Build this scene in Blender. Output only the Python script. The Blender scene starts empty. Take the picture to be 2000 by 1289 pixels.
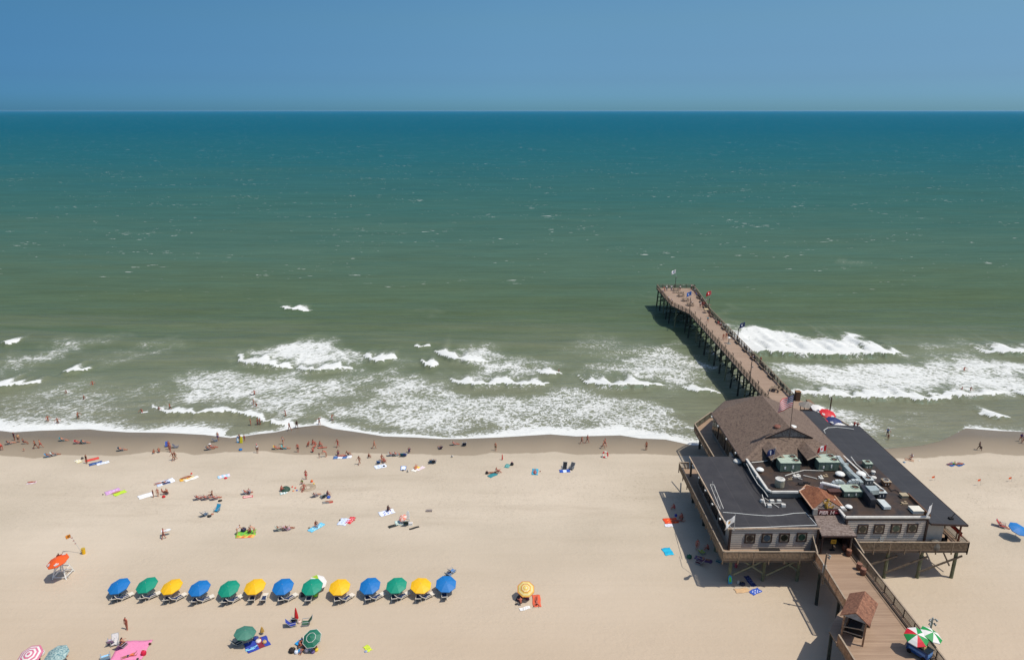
import bpy, bmesh, math, random
import numpy as np
from mathutils import Vector, Matrix
R = math.radians
rng = random.Random(7)
SC = bpy.context.scene
COL = SC.collection
# ---------------------------------------------------------------- camera, sky, sun, exposure
FPX, CX, CY, CZ = 1371.0, 1000.0, 644.5, 56.0
PITCH = math.atan(428.5 / FPX)
SP, CP = math.sin(PITCH), math.cos(PITCH)
cam = bpy.data.cameras.new('camera')
cam.sensor_width = 36.0
cam.lens = FPX / 2000.0 * 36.0
cam.clip_start = 0.5
cam.clip_end = 90000.0
camo = bpy.data.objects.new('camera', cam)
COL.objects.link(camo)
camo.location = (0, 0, CZ)
camo.rotation_euler = (R(90) - PITCH, 0, 0)
SC.camera = camo
SUNV = Vector((0.45, -0.17, 1.0)).normalized()      # direction towards the sun
w = bpy.data.worlds.new('World')
SC.world = w
w.use_nodes = True
wt = w.node_tree
wt.nodes.clear()
wo = wt.nodes.new('ShaderNodeOutputWorld')
wb = wt.nodes.new('ShaderNodeBackground')
sk = wt.nodes.new('ShaderNodeTexSky')
sk.sky_type = 'NISHITA'
sk.sun_disc = False
sk.sun_elevation = math.asin(SUNV.z)
sk.sun_rotation = math.atan2(SUNV.x, SUNV.y)
sk.air_density = 1.0
sk.dust_density = 0.6
sk.ozone_density = 2.0
# the clear sky here is deeper and bluer towards the horizon than the model's: grade it by elevation
tc = wt.nodes.new('ShaderNodeTexCoord')
sx = wt.nodes.new('ShaderNodeSeparateXYZ')
cr = wt.nodes.new('ShaderNodeValToRGB')
mx = wt.nodes.new('ShaderNodeMix')
mx.data_type = 'RGBA'
mx.blend_type = 'MULTIPLY'
mx.inputs[0].default_value = 1.0
el = cr.color_ramp.elements
el[0].position = 0.0
el[0].color = (0.172, 0.452, .832, 1)
el[1].position = 0.5
el[1].color = (1, 1, 1, 1)
for p_, c_ in ((.018, (.164, .412, .824)), (.038, (.164, .36, .693)), (.072, (.19, .37, .61)), (.112, (.228, .414, .578)), (.16, (.25, .45, .60))):
    e = el.new(p_)
    e.color = c_ + (1,)
wt.links.new(tc.outputs['Generated'], sx.inputs[0])
wt.links.new(sx.outputs[2], cr.inputs[0])
wt.links.new(sk.outputs[0], mx.inputs[6])
wt.links.new(cr.outputs[0], mx.inputs[7])
cx_ = wt.nodes.new('ShaderNodeValToRGB')                                # the sky is brighter on the sun's side, to the right
mp = wt.nodes.new('ShaderNodeMapRange'); mp.inputs[1].default_value = -1.0; mp.inputs[2].default_value = 1.0
wt.links.new(sx.outputs[0], mp.inputs[0]); wt.links.new(mp.outputs[0], cx_.inputs[0])
ee = cx_.color_ramp.elements
ee[0].position = .2; ee[0].color = (.56, .70, .77, 1)
ee[1].position = .8; ee[1].color = (1.38, 1.12, 1.0, 1)
e = ee.new(.5); e.color = (1.1, 1.02, .96, 1)
mx2 = wt.nodes.new('ShaderNodeMix'); mx2.data_type = 'RGBA'; mx2.blend_type = 'MULTIPLY'; mx2.inputs[0].default_value = 1.0
wt.links.new(mx.outputs[2], mx2.inputs[6]); wt.links.new(cx_.outputs[0], mx2.inputs[7])
wt.links.new(mx2.outputs[2], wb.inputs[0])
wb.inputs[1].default_value = 0.15
wt.links.new(wb.outputs[0], wo.inputs[0])
sl = bpy.data.lights.new('sun', 'SUN')
sl.energy = 3.8
sl.angle = R(0.53)
sl.color = (1.0, 0.95, 0.88)
so = bpy.data.objects.new('sun', sl)
COL.objects.link(so)
so.rotation_euler = SUNV.to_track_quat('Z', 'Y').to_euler()
so.location = SUNV * 300
SC.view_settings.view_transform = 'Standard'
SC.view_settings.look = 'None'
SC.view_settings.exposure = 0.0
SC.view_settings.gamma = 1.0
# ---------------------------------------------------------------- survey: photo positions to metres
def W(px, py, z=1.0):
    u = (px - CX) / FPX; v = (py - CY) / FPX
    t = (CZ - z) / (SP + v * CP)
    return Vector((t * u, t * (CP - v * SP), z))
def ZY(px, py, Y):
    u = (px - CX) / FPX; v = (py - CY) / FPX
    t = Y / (CP - v * SP)
    return Vector((t * u, Y, CZ - t * (SP + v * CP)))
SHORE = [(-300, 842), (0, 841), (25, 844), (75, 841), (175, 838), (200, 841), (250, 844), (325, 845), (400, 849), (450, 855),
         (475, 852), (500, 848), (537, 844), (575, 836), (612, 831), (630, 830), (650, 837), (700, 844), (750, 852), (812, 854),
         (862, 857), (900, 857), (975, 854), (1075, 848), (1125, 852), (1212, 850), (1250, 856), (1300, 858), (1350, 869),
         (1731, 876), (1770, 873), (1799, 870), (1835, 862), (1860, 850), (1886, 836), (1948, 841), (2000, 843), (2400, 846)]
DRY = [(-300, 889), (0, 889), (70, 896), (105, 888), (149, 890), (254, 889), (289, 883), (341, 883), (379, 890), (440, 883),
       (466, 885), (510, 881), (554, 887), (641, 890), (687, 885), (775, 887), (924, 890), (961, 885), (1040, 886), (1084, 882),
       (1127, 888), (1197, 886), (1250, 887), (1340, 890), (1751, 896), (1808, 895), (1886, 889), (1933, 885), (2000, 891), (2400, 892)]
_sh = np.array([tuple(W(a, b, 0.05))[:2] for a, b in SHORE])
_dr = np.array([tuple(W(a, b, 0.95))[:2] for a, b in DRY])
def yshore(x):
    return np.interp(x, _sh[:, 0], _sh[:, 1])
def ydry(x):
    return np.interp(x, _dr[:, 0], _dr[:, 1])
def sandz(x, y):
    ys, yd = yshore(x), ydry(x)
    t = np.clip((y - yd) / np.maximum(ys - yd, 1.0), 0, None)
    z = 1.0 - 0.98 * np.where(t < 1, t * t * (1.6 - 0.6 * t), 1.0) - 0.06 * np.maximum(y - ys, 0)
    d = 0.035 * np.sin(x * .19 + y * .31) * np.sin(x * .07 - y * .23) + 0.02 * np.sin(x * .53 + 1.3 * np.sin(y * .4))
    return z + d * np.clip((yd - y) / 3.0, 0, 1)
def G(px, py):
    z = 1.0
    for _ in range(5):
        p = W(px, py, z)
        z = max(float(sandz(p.x, p.y)), -0.0)
    return Vector((p.x, p.y, z))
# ---------------------------------------------------------------- materials
def lin(h):
    h = h.lstrip('#')
    o = []
    for i in (0, 2, 4):
        c = int(h[i:i + 2], 16) / 255.0
        o.append(c / 12.92 if c <= 0.04045 else ((c + 0.055) / 1.055) ** 2.4)
    return (o[0], o[1], o[2], 1.0)
MC = {}
def N(nt, t, **kw):
    n = nt.nodes.new(t)
    for k, v in kw.items():
        if k.startswith('i_'):
            n.inputs[k[2:].replace('_', ' ')].default_value = v
        elif k[0] == 'n' and k[1:].isdigit():
            n.inputs[int(k[1:])].default_value = v
        else:
            setattr(n, k, v)
    return n
def newmat(name):
    m = bpy.data.materials.new(name)
    m.use_nodes = True
    nt = m.node_tree
    return m, nt, nt.nodes['Principled BSDF']
def mapr(nt, src, a, b, c=0.0, d=1.0, smooth=False):
    n = N(nt, 'ShaderNodeMapRange')
    if smooth: n.interpolation_type = 'SMOOTHSTEP'
    n.inputs[1].default_value = a; n.inputs[2].default_value = b
    n.inputs[3].default_value = c; n.inputs[4].default_value = d
    nt.links.new(src, n.inputs[0])
    return n.outputs[0]
def math_(nt, op, a, b=None):
    n = N(nt, 'ShaderNodeMath', operation=op)
    for i, s in enumerate((a, b)):
        if s is None: continue
        if isinstance(s, (int, float)): n.inputs[i].default_value = s
        else: nt.links.new(s, n.inputs[i])
    return n.outputs[0]
def mix(nt, fac, a, b, blend='MIX'):
    n = N(nt, 'ShaderNodeMix', data_type='RGBA', blend_type=blend)
    for i, s in ((0, fac), (6, a), (7, b)):
        if isinstance(s, (int, float, tuple)): n.inputs[i].default_value = s
        else: nt.links.new(s, n.inputs[i])
    return n.outputs[2]
def noise(nt, vec, scale, detail=3, rough=.55, dist=0.0):
    n = N(nt, 'ShaderNodeTexNoise')
    n.inputs['Scale'].default_value = scale
    n.inputs['Detail'].default_value = detail
    n.inputs['Roughness'].default_value = rough
    n.inputs['Distortion'].default_value = dist
    if vec is not None: nt.links.new(vec, n.inputs['Vector'])
    return n.outputs['Fac']
def objvec(nt, scale=(1, 1, 1), rot=(0, 0, 0), geo=False):
    m = N(nt, 'ShaderNodeMapping')
    m.inputs['Scale'].default_value = scale
    m.inputs['Rotation'].default_value = rot
    if geo:
        nt.links.new(N(nt, 'ShaderNodeNewGeometry').outputs['Position'], m.inputs[0])
    else:
        nt.links.new(N(nt, 'ShaderNodeTexCoord').outputs['Object'], m.inputs[0])
    return m.outputs[0]
def bump(nt, b, h, strength=.5, dist=.05):
    n = N(nt, 'ShaderNodeBump')
    n.inputs['Strength'].default_value = strength
    n.inputs['Distance'].default_value = dist
    nt.links.new(h, n.inputs['Height'])
    nt.links.new(n.outputs[0], b.inputs['Normal'])
def mat(hexc, rough=.6, var=.18, scale=6.0, metal=0.0, stretch=(1, 1, 1), hex2=None, emi=None):
    """plain material with a procedural tone variation"""
    key = (hexc, rough, var, scale, metal, stretch, hex2)
    if key in MC: return MC[key]
    m, nt, b = newmat('surface_' + hexc.strip('#'))
    c = lin(hexc)
    v = objvec(nt, stretch)
    f = mapr(nt, noise(nt, v, scale, 4, .6), .3, .7)
    lo = tuple(x * (1 - var) for x in c[:3]) + (1,)
    hi = lin(hex2) if hex2 else tuple(min(1, x * (1 + var)) for x in c[:3]) + (1,)
    nt.links.new(mix(nt, f, lo, hi), b.inputs['Base Color'])
    b.inputs['Roughness'].default_value = rough
    b.inputs['Metallic'].default_value = metal
    MC[key] = m
    return m
def mat_planks(name, c1, c2, axis=1, pitch=.14, gap=.12, rough=.75, streak=.5):
    """boards laid side by side along an axis, tone differs from board to board, dark gaps"""
    m, nt, b = newmat(name)
    g = N(nt, 'ShaderNodeNewGeometry')
    s = N(nt, 'ShaderNodeSeparateXYZ')
    nt.links.new(g.outputs['Position'], s.inputs[0])
    t = math_(nt, 'MULTIPLY', s.outputs[axis], 1.0 / pitch)
    fl = math_(nt, 'FLOOR', t)
    fr = math_(nt, 'FRACT', t)
    wn = N(nt, 'ShaderNodeTexWhiteNoise', noise_dimensions='1D')
    nt.links.new(fl, wn.inputs['W'])
    sc_ = [.35, .35, .35]; sc_[axis] = 3.0
    f2 = noise(nt, objvec(nt, tuple(sc_), geo=True), 1.0, 4, .65)
    f3 = noise(nt, objvec(nt, (.12, .12, .12), geo=True), 1.0, 3, .6)
    f = math_(nt, 'ADD', math_(nt, 'MULTIPLY', wn.outputs[0], 1 - streak), math_(nt, 'MULTIPLY', mapr(nt, f2, .3, .7), streak))
    col = mix(nt, f, lin(c1), lin(c2))
    col = mix(nt, mapr(nt, f3, .42, .62, 0, .35), col, lin(c1))
    gp = math_(nt, 'LESS_THAN', fr, gap)
    col = mix(nt, math_(nt, 'MULTIPLY', gp, .6), col, (.03, .02, .016, 1))
    nt.links.new(col, b.inputs['Base Color'])
    b.inputs['Roughness'].default_value = rough
    return m
def mat_shingle(name, c1, c2, c3, bw=.3, bh=.14, mort=.02):
    m, nt, b = newmat(name)
    t = N(nt, 'ShaderNodeTexBrick')
    v = objvec(nt, geo=True)
    # run the courses up the slope: use x+0.37y along, z and distance across
    s = N(nt, 'ShaderNodeSeparateXYZ'); nt.links.new(v, s.inputs[0])
    cb = N(nt, 'ShaderNodeCombineXYZ')
    nt.links.new(math_(nt, 'ADD', s.outputs[1], math_(nt, 'MULTIPLY', s.outputs[0], .31)), cb.inputs[0])
    nt.links.new(math_(nt, 'MULTIPLY', s.outputs[2], 2.2), cb.inputs[1])
    nt.links.new(cb.outputs[0], t.inputs['Vector'])
    t.inputs['Color1'].default_value = lin(c1)
    t.inputs['Color2'].default_value = lin(c2)
    t.inputs['Mortar'].default_value = lin(c3)
    t.inputs['Scale'].default_value = 1.0
    t.inputs['Mortar Size'].default_value = mort
    t.inputs['Mortar Smooth'].default_value = .4
    t.inputs['Bias'].default_value = 0.0
    t.inputs['Brick Width'].default_value = bw
    t.inputs['Row Height'].default_value = bh
    big = noise(nt, v, .35, 4, .6)
    fine = noise(nt, v, 5.0, 4, .8)
    col = mix(nt, mapr(nt, big, .3, .7, 0, .35), t.outputs['Color'], lin(c3))
    col = mix(nt, mapr(nt, fine, .45, .6, 0, .5), col, lin(c2))
    col = mix(nt, mapr(nt, noise(nt, v, 3.2, 3, .7), .5, .62, 0, .75), col, lin(c3))
    nt.links.new(col, b.inputs['Base Color'])
    b.inputs['Roughness'].default_value = .85
    return m
def mat_tar(name, c1, c2, c3, stretch=(1, 1, 1)):
    m, nt, b = newmat(name)
    v = objvec(nt, stretch, geo=True)
    n1 = noise(nt, v, .45, 6, .65, .6)
    n2 = noise(nt, v, 3.5, 5, .75)
    n3 = noise(nt, objvec(nt, (.25, 2.2, 1), geo=True), 1.0, 4, .6)
    col = mix(nt, mapr(nt, n1, .38, .62), lin(c1), lin(c2))
    col = mix(nt, mapr(nt, n2, .52, .75, 0, .7), col, lin(c3))
    col = mix(nt, mapr(nt, n3, .55, .75, 0, .35), col, lin(c3))
    br = N(nt, 'ShaderNodeTexBrick')
    br.inputs['Color1'].default_value = (1, 1, 1, 1); br.inputs['Color2'].default_value = (.86, .86, .86, 1); br.inputs['Mortar'].default_value = (1.7, 1.65, 1.6, 1)
    br.inputs['Scale'].default_value = 1.0; br.inputs['Mortar Size'].default_value = .035; br.inputs['Brick Width'].default_value = 9.0; br.inputs['Row Height'].default_value = 2.6
    nt.links.new(objvec(nt, (1, 1, 1), (0, 0, R(90)), geo=True), br.inputs['Vector'])
    col = mix(nt, .75, col, br.outputs['Color'], 'MULTIPLY')
    st = noise(nt, objvec(nt, (.35, .2, 1), geo=True), 1.3, 6, .7, 1.2)
    col = mix(nt, mapr(nt, st, .56, .66, 0, .5), col, lin(c1))
    nt.links.new(col, b.inputs['Base Color'])
    b.inputs['Roughness'].default_value = .7
    bump(nt, b, n2, .4, .03)
    return m
# ---------------------------------------------------------------- mesh collector
class MB:
    def __init__(s):
        s.v = []; s.f = []; s.m = []; s.mi = 0
    def quad(s, *pts):
        i = len(s.v); s.v += [tuple(p) for p in pts]
        s.f.append(tuple(range(i, i + len(pts)))); s.m.append(s.mi)
        return s
    def hexa(s, b, t):
        """b, t: lists of n matching points, bottom and top, counter-clockwise from above"""
        i = len(s.v); n = len(b)
        s.v += [tuple(p) for p in b] + [tuple(p) for p in t]
        s.f.append(tuple(range(i + n - 1, i - 1, -1))); s.m.append(s.mi)
        s.f.append(tuple(range(i + n, i + 2 * n))); s.m.append(s.mi)
        for k in range(n):
            k2 = (k + 1) % n
            s.f.append((i + k, i + k2, i + n + k2, i + n + k)); s.m.append(s.mi)
        return s
    def box(s, x0, x1, y0, y1, z0, z1):
        b = [(x0, y0, z0), (x1, y0, z0), (x1, y1, z0), (x0, y1, z0)]
        return s.hexa(b, [(x, y, z1) for x, y, _ in b])
    def cbox(s, c, sx, sy, sz, rz=0.0):
        """box standing on c"""
        co, si = math.cos(rz), math.sin(rz)
        b = []
        for a, d in ((-1, -1), (1, -1), (1, 1), (-1, 1)):
            x, y = a * sx / 2, d * sy / 2
            b.append((c[0] + x * co - y * si, c[1] + x * si + y * co, c[2]))
        return s.hexa(b, [(x, y, z + sz) for x, y, z in b])
    def prism(s, pts, z0, z1):
        return s.hexa([(x, y, z0) for x, y in pts], [(x, y, z1) for x, y in pts])
    def beam(s, p, q, w, h=None, up=None):
        p, q = Vector(p), Vector(q); h = h or w
        d = (q - p).normalized()
        u = Vector(up) if up else (Vector((0, 0, 1)) if abs(d.z) < .95 else Vector((0, 1, 0)))
        a = d.cross(u).normalized(); b = a.cross(d).normalized()
        a *= w / 2; b *= h / 2
        o = [p - a - b, p + a - b, p + a + b, p - a + b]
        return s.hexa(o, [x + (q - p) for x in o])
    def cyl(s, p, q, r0, r1=None, n=8, cap=True):
        p, q = Vector(p), Vector(q); r1 = r0 if r1 is None else r1
        d = (q - p).normalized()
        u = Vector((0, 0, 1)) if abs(d.z) < .95 else Vector((0, 1, 0))
        a = d.cross(u).normalized(); b = a.cross(d).normalized()
        i = len(s.v)
        for c, r in ((p, r0), (q, r1)):
            for k in range(n):
                t = 2 * math.pi * k / n
                s.v.append(tuple(c + a * (r * math.cos(t)) + b * (r * math.sin(t))))
        for k in range(n):
            k2 = (k + 1) % n
            s.f.append((i + k, i + k2, i + n + k2, i + n + k)); s.m.append(s.mi)
        if cap:
            s.f.append(tuple(range(i + n - 1, i - 1, -1))); s.m.append(s.mi)
            s.f.append(tuple(range(i + n, i + 2 * n))); s.m.append(s.mi)
        return s
    def tube(s, pts, r, n=6):
        for a, b in zip(pts[:-1], pts[1:]):
            s.cyl(a, b, r, r, n)
        return s
    def lathe(s, c, prof, n=12, ax=None):
        """prof: (radius, height) pairs, axis straight up from c"""
        i = len(s.v)
        for r, z in prof:
            for k in range(n):
                t = 2 * math.pi * k / n
                s.v.append((c[0] + r * math.cos(t), c[1] + r * math.sin(t), c[2] + z))
        for j in range(len(prof) - 1):
            for k in range(n):
                k2 = (k + 1) % n
                a = i + j * n
                s.f.append((a + k, a + k2, a + n + k2, a + n + k)); s.m.append(s.mi)
        s.f.append(tuple(range(i + n - 1, i - 1, -1))); s.m.append(s.mi)
        a = i + (len(prof) - 1) * n
        s.f.append(tuple(range(a, a + n))); s.m.append(s.mi)
        return s
    def slab(s, pts, th):
        """thin plate with the given top outline, thickness th straight down"""
        t = [Vector(p) for p in pts]
        return s.hexa([p - Vector((0, 0, th)) for p in t], t)
    def mesh(s, name, mats, off=(0, 0, 0), smooth=False):
        me = bpy.data.meshes.new(name)
        o = Vector(off)
        me.from_pydata([tuple(Vector(v) - o) for v in s.v], [], s.f)
        if not isinstance(mats, (list, tuple)): mats = [mats]
        for mm in mats: me.materials.append(mm)
        me.polygons.foreach_set('material_index', s.m)
        if smooth: me.polygons.foreach_set('use_smooth', [True] * len(s.f))
        me.update()
        bm = bmesh.new(); bm.from_mesh(me)
        bmesh.ops.recalc_face_normals(bm, faces=bm.faces)
        bm.to_mesh(me); bm.free()
        return me
    def build(s, name, mats, parent=None, smooth=False, label=None):
        off = parent_world(parent) if parent else (0, 0, 0)
        o = bpy.data.objects.new(name, s.mesh(name, mats, off, smooth))
        COL.objects.link(o)
        if parent: o.parent = parent
        if label: o['label'] = label
        return o
def parent_world(p):
    v = Vector(p.location)
    while p.parent:
        p = p.parent
        v += Vector(p.location)
    return v
LABELS = {}
def thing(name, label, cat, loc=(0, 0, 0), rz=0.0, group=None):
    o = bpy.data.objects.new(name, None)
    o.empty_display_size = .3
    COL.objects.link(o)
    o.location = loc; o.rotation_euler = (0, 0, rz)
    return tag(o, label, cat, group)
def tag(o, label, cat, group=None):
    o['label'] = label; o['category'] = cat
    if group: o['group'] = group
    LABELS[label] = LABELS.get(label, 0) + 1
    return o
def solo(name, mb, mats, label, cat, group=None, smooth=False, loc=None):
    """a thing that is one mesh; loc = its base"""
    loc = Vector(loc) if loc is not None else Vector((0, 0, 0))
    o = bpy.data.objects.new(name, mb.mesh(name, mats, loc, smooth))
    COL.objects.link(o); o.location = loc
    return tag(o, label, cat, group)
def struct(name, o):
    o.name = name; o['kind'] = 'structure'
    return o
def dup(root, loc, rz=0.0, label=None, group=None, cat=None, scale=None):
    r = root.copy(); COL.objects.link(r)
    r.location = loc; r.rotation_euler = (0, 0, rz)
    if scale: r.scale = (scale,) * 3
    if label: r['label'] = label; LABELS[label] = LABELS.get(label, 0) + 1
    if group: r['group'] = group
    if cat: r['category'] = cat
    for ch in list(root.children):
        c = ch.copy(); COL.objects.link(c); c.parent = r
        for g in ch.children:
            d = g.copy(); COL.objects.link(d); d.parent = c
    return r
def recolor(o, slot, m):
    o.material_slots[slot].link = 'OBJECT'
    o.material_slots[slot].material = m
def rep(root, kid, mats):
    """repaint the named parts of a copied thing"""
    for c in root.children:
        if c.name.split('.')[0] == kid:
            for i, m in enumerate(mats if isinstance(mats, (list, tuple)) else [mats]):
                if m is not None: recolor(c, i, m)
# ================================================================ SAND
def grid_mesh(name, X, Y, Z, attrs, m):
    ny, nx = X.shape
    me = bpy.data.meshes.new(name)
    co = np.stack([X, Y, Z], -1).reshape(-1, 3).astype(np.float32)
    idx = np.arange(ny * nx).reshape(ny, nx)
    q = np.stack([idx[:-1, :-1], idx[:-1, 1:], idx[1:, 1:], idx[1:, :-1]], -1).reshape(-1, 4)
    me.vertices.add(len(co)); me.vertices.foreach_set('co', co.ravel())
    me.loops.add(q.size); me.loops.foreach_set('vertex_index', q.ravel().astype(np.int32))
    me.polygons.add(len(q))
    me.polygons.foreach_set('loop_start', np.arange(0, q.size, 4, dtype=np.int32))
    me.polygons.foreach_set('loop_total', np.full(len(q), 4, dtype=np.int32))
    me.polygons.foreach_set('use_smooth', np.ones(len(q), dtype=bool))
    me.update(calc_edges=True)
    for k, a in attrs.items():
        at = me.attributes.new(k, 'FLOAT', 'POINT')
        at.data.foreach_set('value', a.reshape(-1).astype(np.float32))
    me.materials.append(m)
    o = bpy.data.objects.new(name, me); COL.objects.link(o)
    return o
def sand_material():
    m, nt, b = newmat('beach_sand')
    pos = objvec(nt, geo=True)
    at = N(nt, 'ShaderNodeAttribute', attribute_name='wet')
    wob = math_(nt, 'MULTIPLY', math_(nt, 'SUBTRACT', noise(nt, pos, .25, 4, .6), .5), 1.6)
    d = math_(nt, 'ADD', at.outputs['Fac'], wob)                     # metres seaward of the dry line
    big = noise(nt, objvec(nt, (.03, .07, 1), geo=True), 1.0, 4, .6)
    dry = mix(nt, mapr(nt, big, .3, .7), lin('#b3a690'), lin('#c6b8a2'))
    # sparse dark shell and weed specks, thickest in the middle belt of the beach
    sp = N(nt, 'ShaderNodeSeparateXYZ'); nt.links.new(pos, sp.inputs[0])
    belt = math_(nt, 'MULTIPLY', mapr(nt, sp.outputs[1], 78, 90, 0, 1, True), mapr(nt, sp.outputs[1], 104, 97, .35, 1, True))
    patch = mapr(nt, noise(nt, pos, .12, 3, .6), .42, .62)
    patch = math_(nt, 'MULTIPLY', patch, mapr(nt, sp.outputs[0], -40, 10, .55, 1.0))
    spn = noise(nt, objvec(nt, (1.8, 2.6, 1), geo=True), 1.5, 5, .85)
    spk = math_(nt, 'MULTIPLY', mapr(nt, spn, .55, .62), math_(nt, 'MULTIPLY', belt, mapr(nt, patch, 0, 1, .25, 1)))
    dry = mix(nt, math_(nt, 'MULTIPLY', spk, .62), dry, lin('#7f725f'))
    # low tide marks left by earlier high water
    tl = noise(nt, objvec(nt, (.05, .35, 1), geo=True), 1.0, 5, .62)
    dry = mix(nt, math_(nt, 'MULTIPLY', mapr(nt, tl, .5, .66, 0, .3), belt), dry, lin('#9f907a'))
    # wheel and rake lines along the beach close to the camera
    rk = noise(nt, objvec(nt, (.02, 1.6, 1), (0, 0, R(2)), geo=True), 1.0, 3, .6)
    dry = mix(nt, math_(nt, 'MULTIPLY', mapr(nt, rk, .45, .65, 0, .14), mapr(nt, sp.outputs[1], 84, 74)), dry, lin('#aa9a82'))
    dry = mix(nt, mapr(nt, sp.outputs[1], 84, 62, 0, .6), dry, lin('#b8a389'))
    damp = mix(nt, mapr(nt, d, 1.0, 8.5), lin('#968873'), lin('#796d5a'))
    line = mapr(nt, d, -.25, .25, 0, 1, True)
    col = mix(nt, line, dry, damp)
    nt.links.new(col, b.inputs['Base Color'])
    nt.links.new(mapr(nt, d, 3, 9, .9, .42), b.inputs['Roughness'])
    b.inputs['Specular IOR Level'].default_value = .3
    # footprints: pits of many sizes, gone where the sand is wet and smooth
    f1 = noise(nt, pos, 1.4, 5, .7)
    f2 = N(nt, 'ShaderNodeTexVoronoi', feature='SMOOTH_F1'); f2.inputs['Scale'].default_value = 2.1
    nt.links.new(pos, f2.inputs['Vector'])
    f3 = noise(nt, objvec(nt, (.5, 1.3, 1), geo=True), 2.2, 4, .7)
    hgt = math_(nt, 'ADD', math_(nt, 'MULTIPLY', f1, .7), math_(nt, 'ADD', math_(nt, 'MULTIPLY', f2.outputs['Distance'], .12), math_(nt, 'MULTIPLY', f3, .5)))
    tread = mapr(nt, noise(nt, pos, .07, 3, .6), .38, .6, .45, 1)
    hgt = math_(nt, 'MULTIPLY', hgt, math_(nt, 'MULTIPLY', mapr(nt, d, -1, 1, 1, .05), tread))
    bump(nt, b, hgt, .8, .15)
    return m
xs = np.unique(np.concatenate([np.linspace(-700, -130, 20), np.arange(-130, 150.1, .6), np.linspace(150, 800, 22)]))
ys = np.unique(np.concatenate([np.linspace(-400, 40, 24), np.arange(40, 132, .45), np.linspace(132, 170, 8)]))
X, Y = np.meshgrid(xs, ys)
Zs = sandz(X, Y)
struct('sand', grid_mesh('sand', X, Y, Zs, {'wet': Y - ydry(X)}, sand_material()))
# ================================================================ SEA
# breaking fronts: photo points of the shoreward lip, thickness of the white roll in metres, wave height
FR = [([(-60, 757), (0, 758), (40, 753), (79, 746)], 3.4, .8), ([(121, 723), (135, 728), (160, 723), (180, 717)], 3.0, .7),
      ([(3, 668), (17, 672), (34, 667)], 3.6, .6), ([(464, 693), (470, 707), (500, 712), (550, 717), (572, 715)], 4.0, .9),
      ([(579, 717), (600, 724), (625, 726), (660, 720), (690, 718)], 3.6, .9), ([(711, 693), (725, 706), (740, 708), (760, 704), (775, 698)], 4.4, .8),
      ([(808, 673), (820, 677), (841, 673)], 1.4, .4), ([(820, 703), (832, 714), (845, 717), (857, 710)], 3.2, .7),
      ([(847, 683), (865, 698), (890, 706), (920, 709), (951, 707)], 5.0, 1.), ([(877, 737), (890, 748), (930, 755), (980, 752), (1020, 754), (1060, 752), (1077, 746)], 3.2, .8),
      ([(1049, 721), (1060, 729), (1075, 732), (1097, 727)], 2.6, .6), ([(1128, 731), (1145, 747), (1180, 755), (1220, 756), (1260, 755), (1297, 751)], 3.8, .9),
      ([(1333, 753), (1345, 761), (1370, 765), (1410, 767)], 2.6, .6),
      ([(295, 790), (310, 800), (330, 806), (380, 807), (440, 803), (480, 809), (510, 820), (545, 829), (590, 833), (622, 830)], 1.7, .5),
      ([(1440, 684), (1470, 690), (1550, 694), (1620, 697), (1700, 695), (1740, 695), (1762, 687)], 7.5, 1.3),
      ([(1903, 678), (1930, 688), (1970, 691), (2060, 692)], 5.0, 1.), ([(1540, 766), (1570, 770), (1640, 776), (1700, 779), (1760, 778), (1800, 783), (1840, 780), (1862, 777)], 3.2, .8),
      ([(1812, 769), (1850, 774), (1900, 774), (1940, 772), (1966, 765)], 2.4, .7), ([(1896, 796), (1915, 808), (1950, 816), (1977, 815)], 2.4, .6),
      ([(1980, 765), (2000, 772), (2040, 776)], 2.6, .6), ([(549, 599), (560, 603), (600, 608), (611, 605)], 3.0, .5)]
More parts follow.
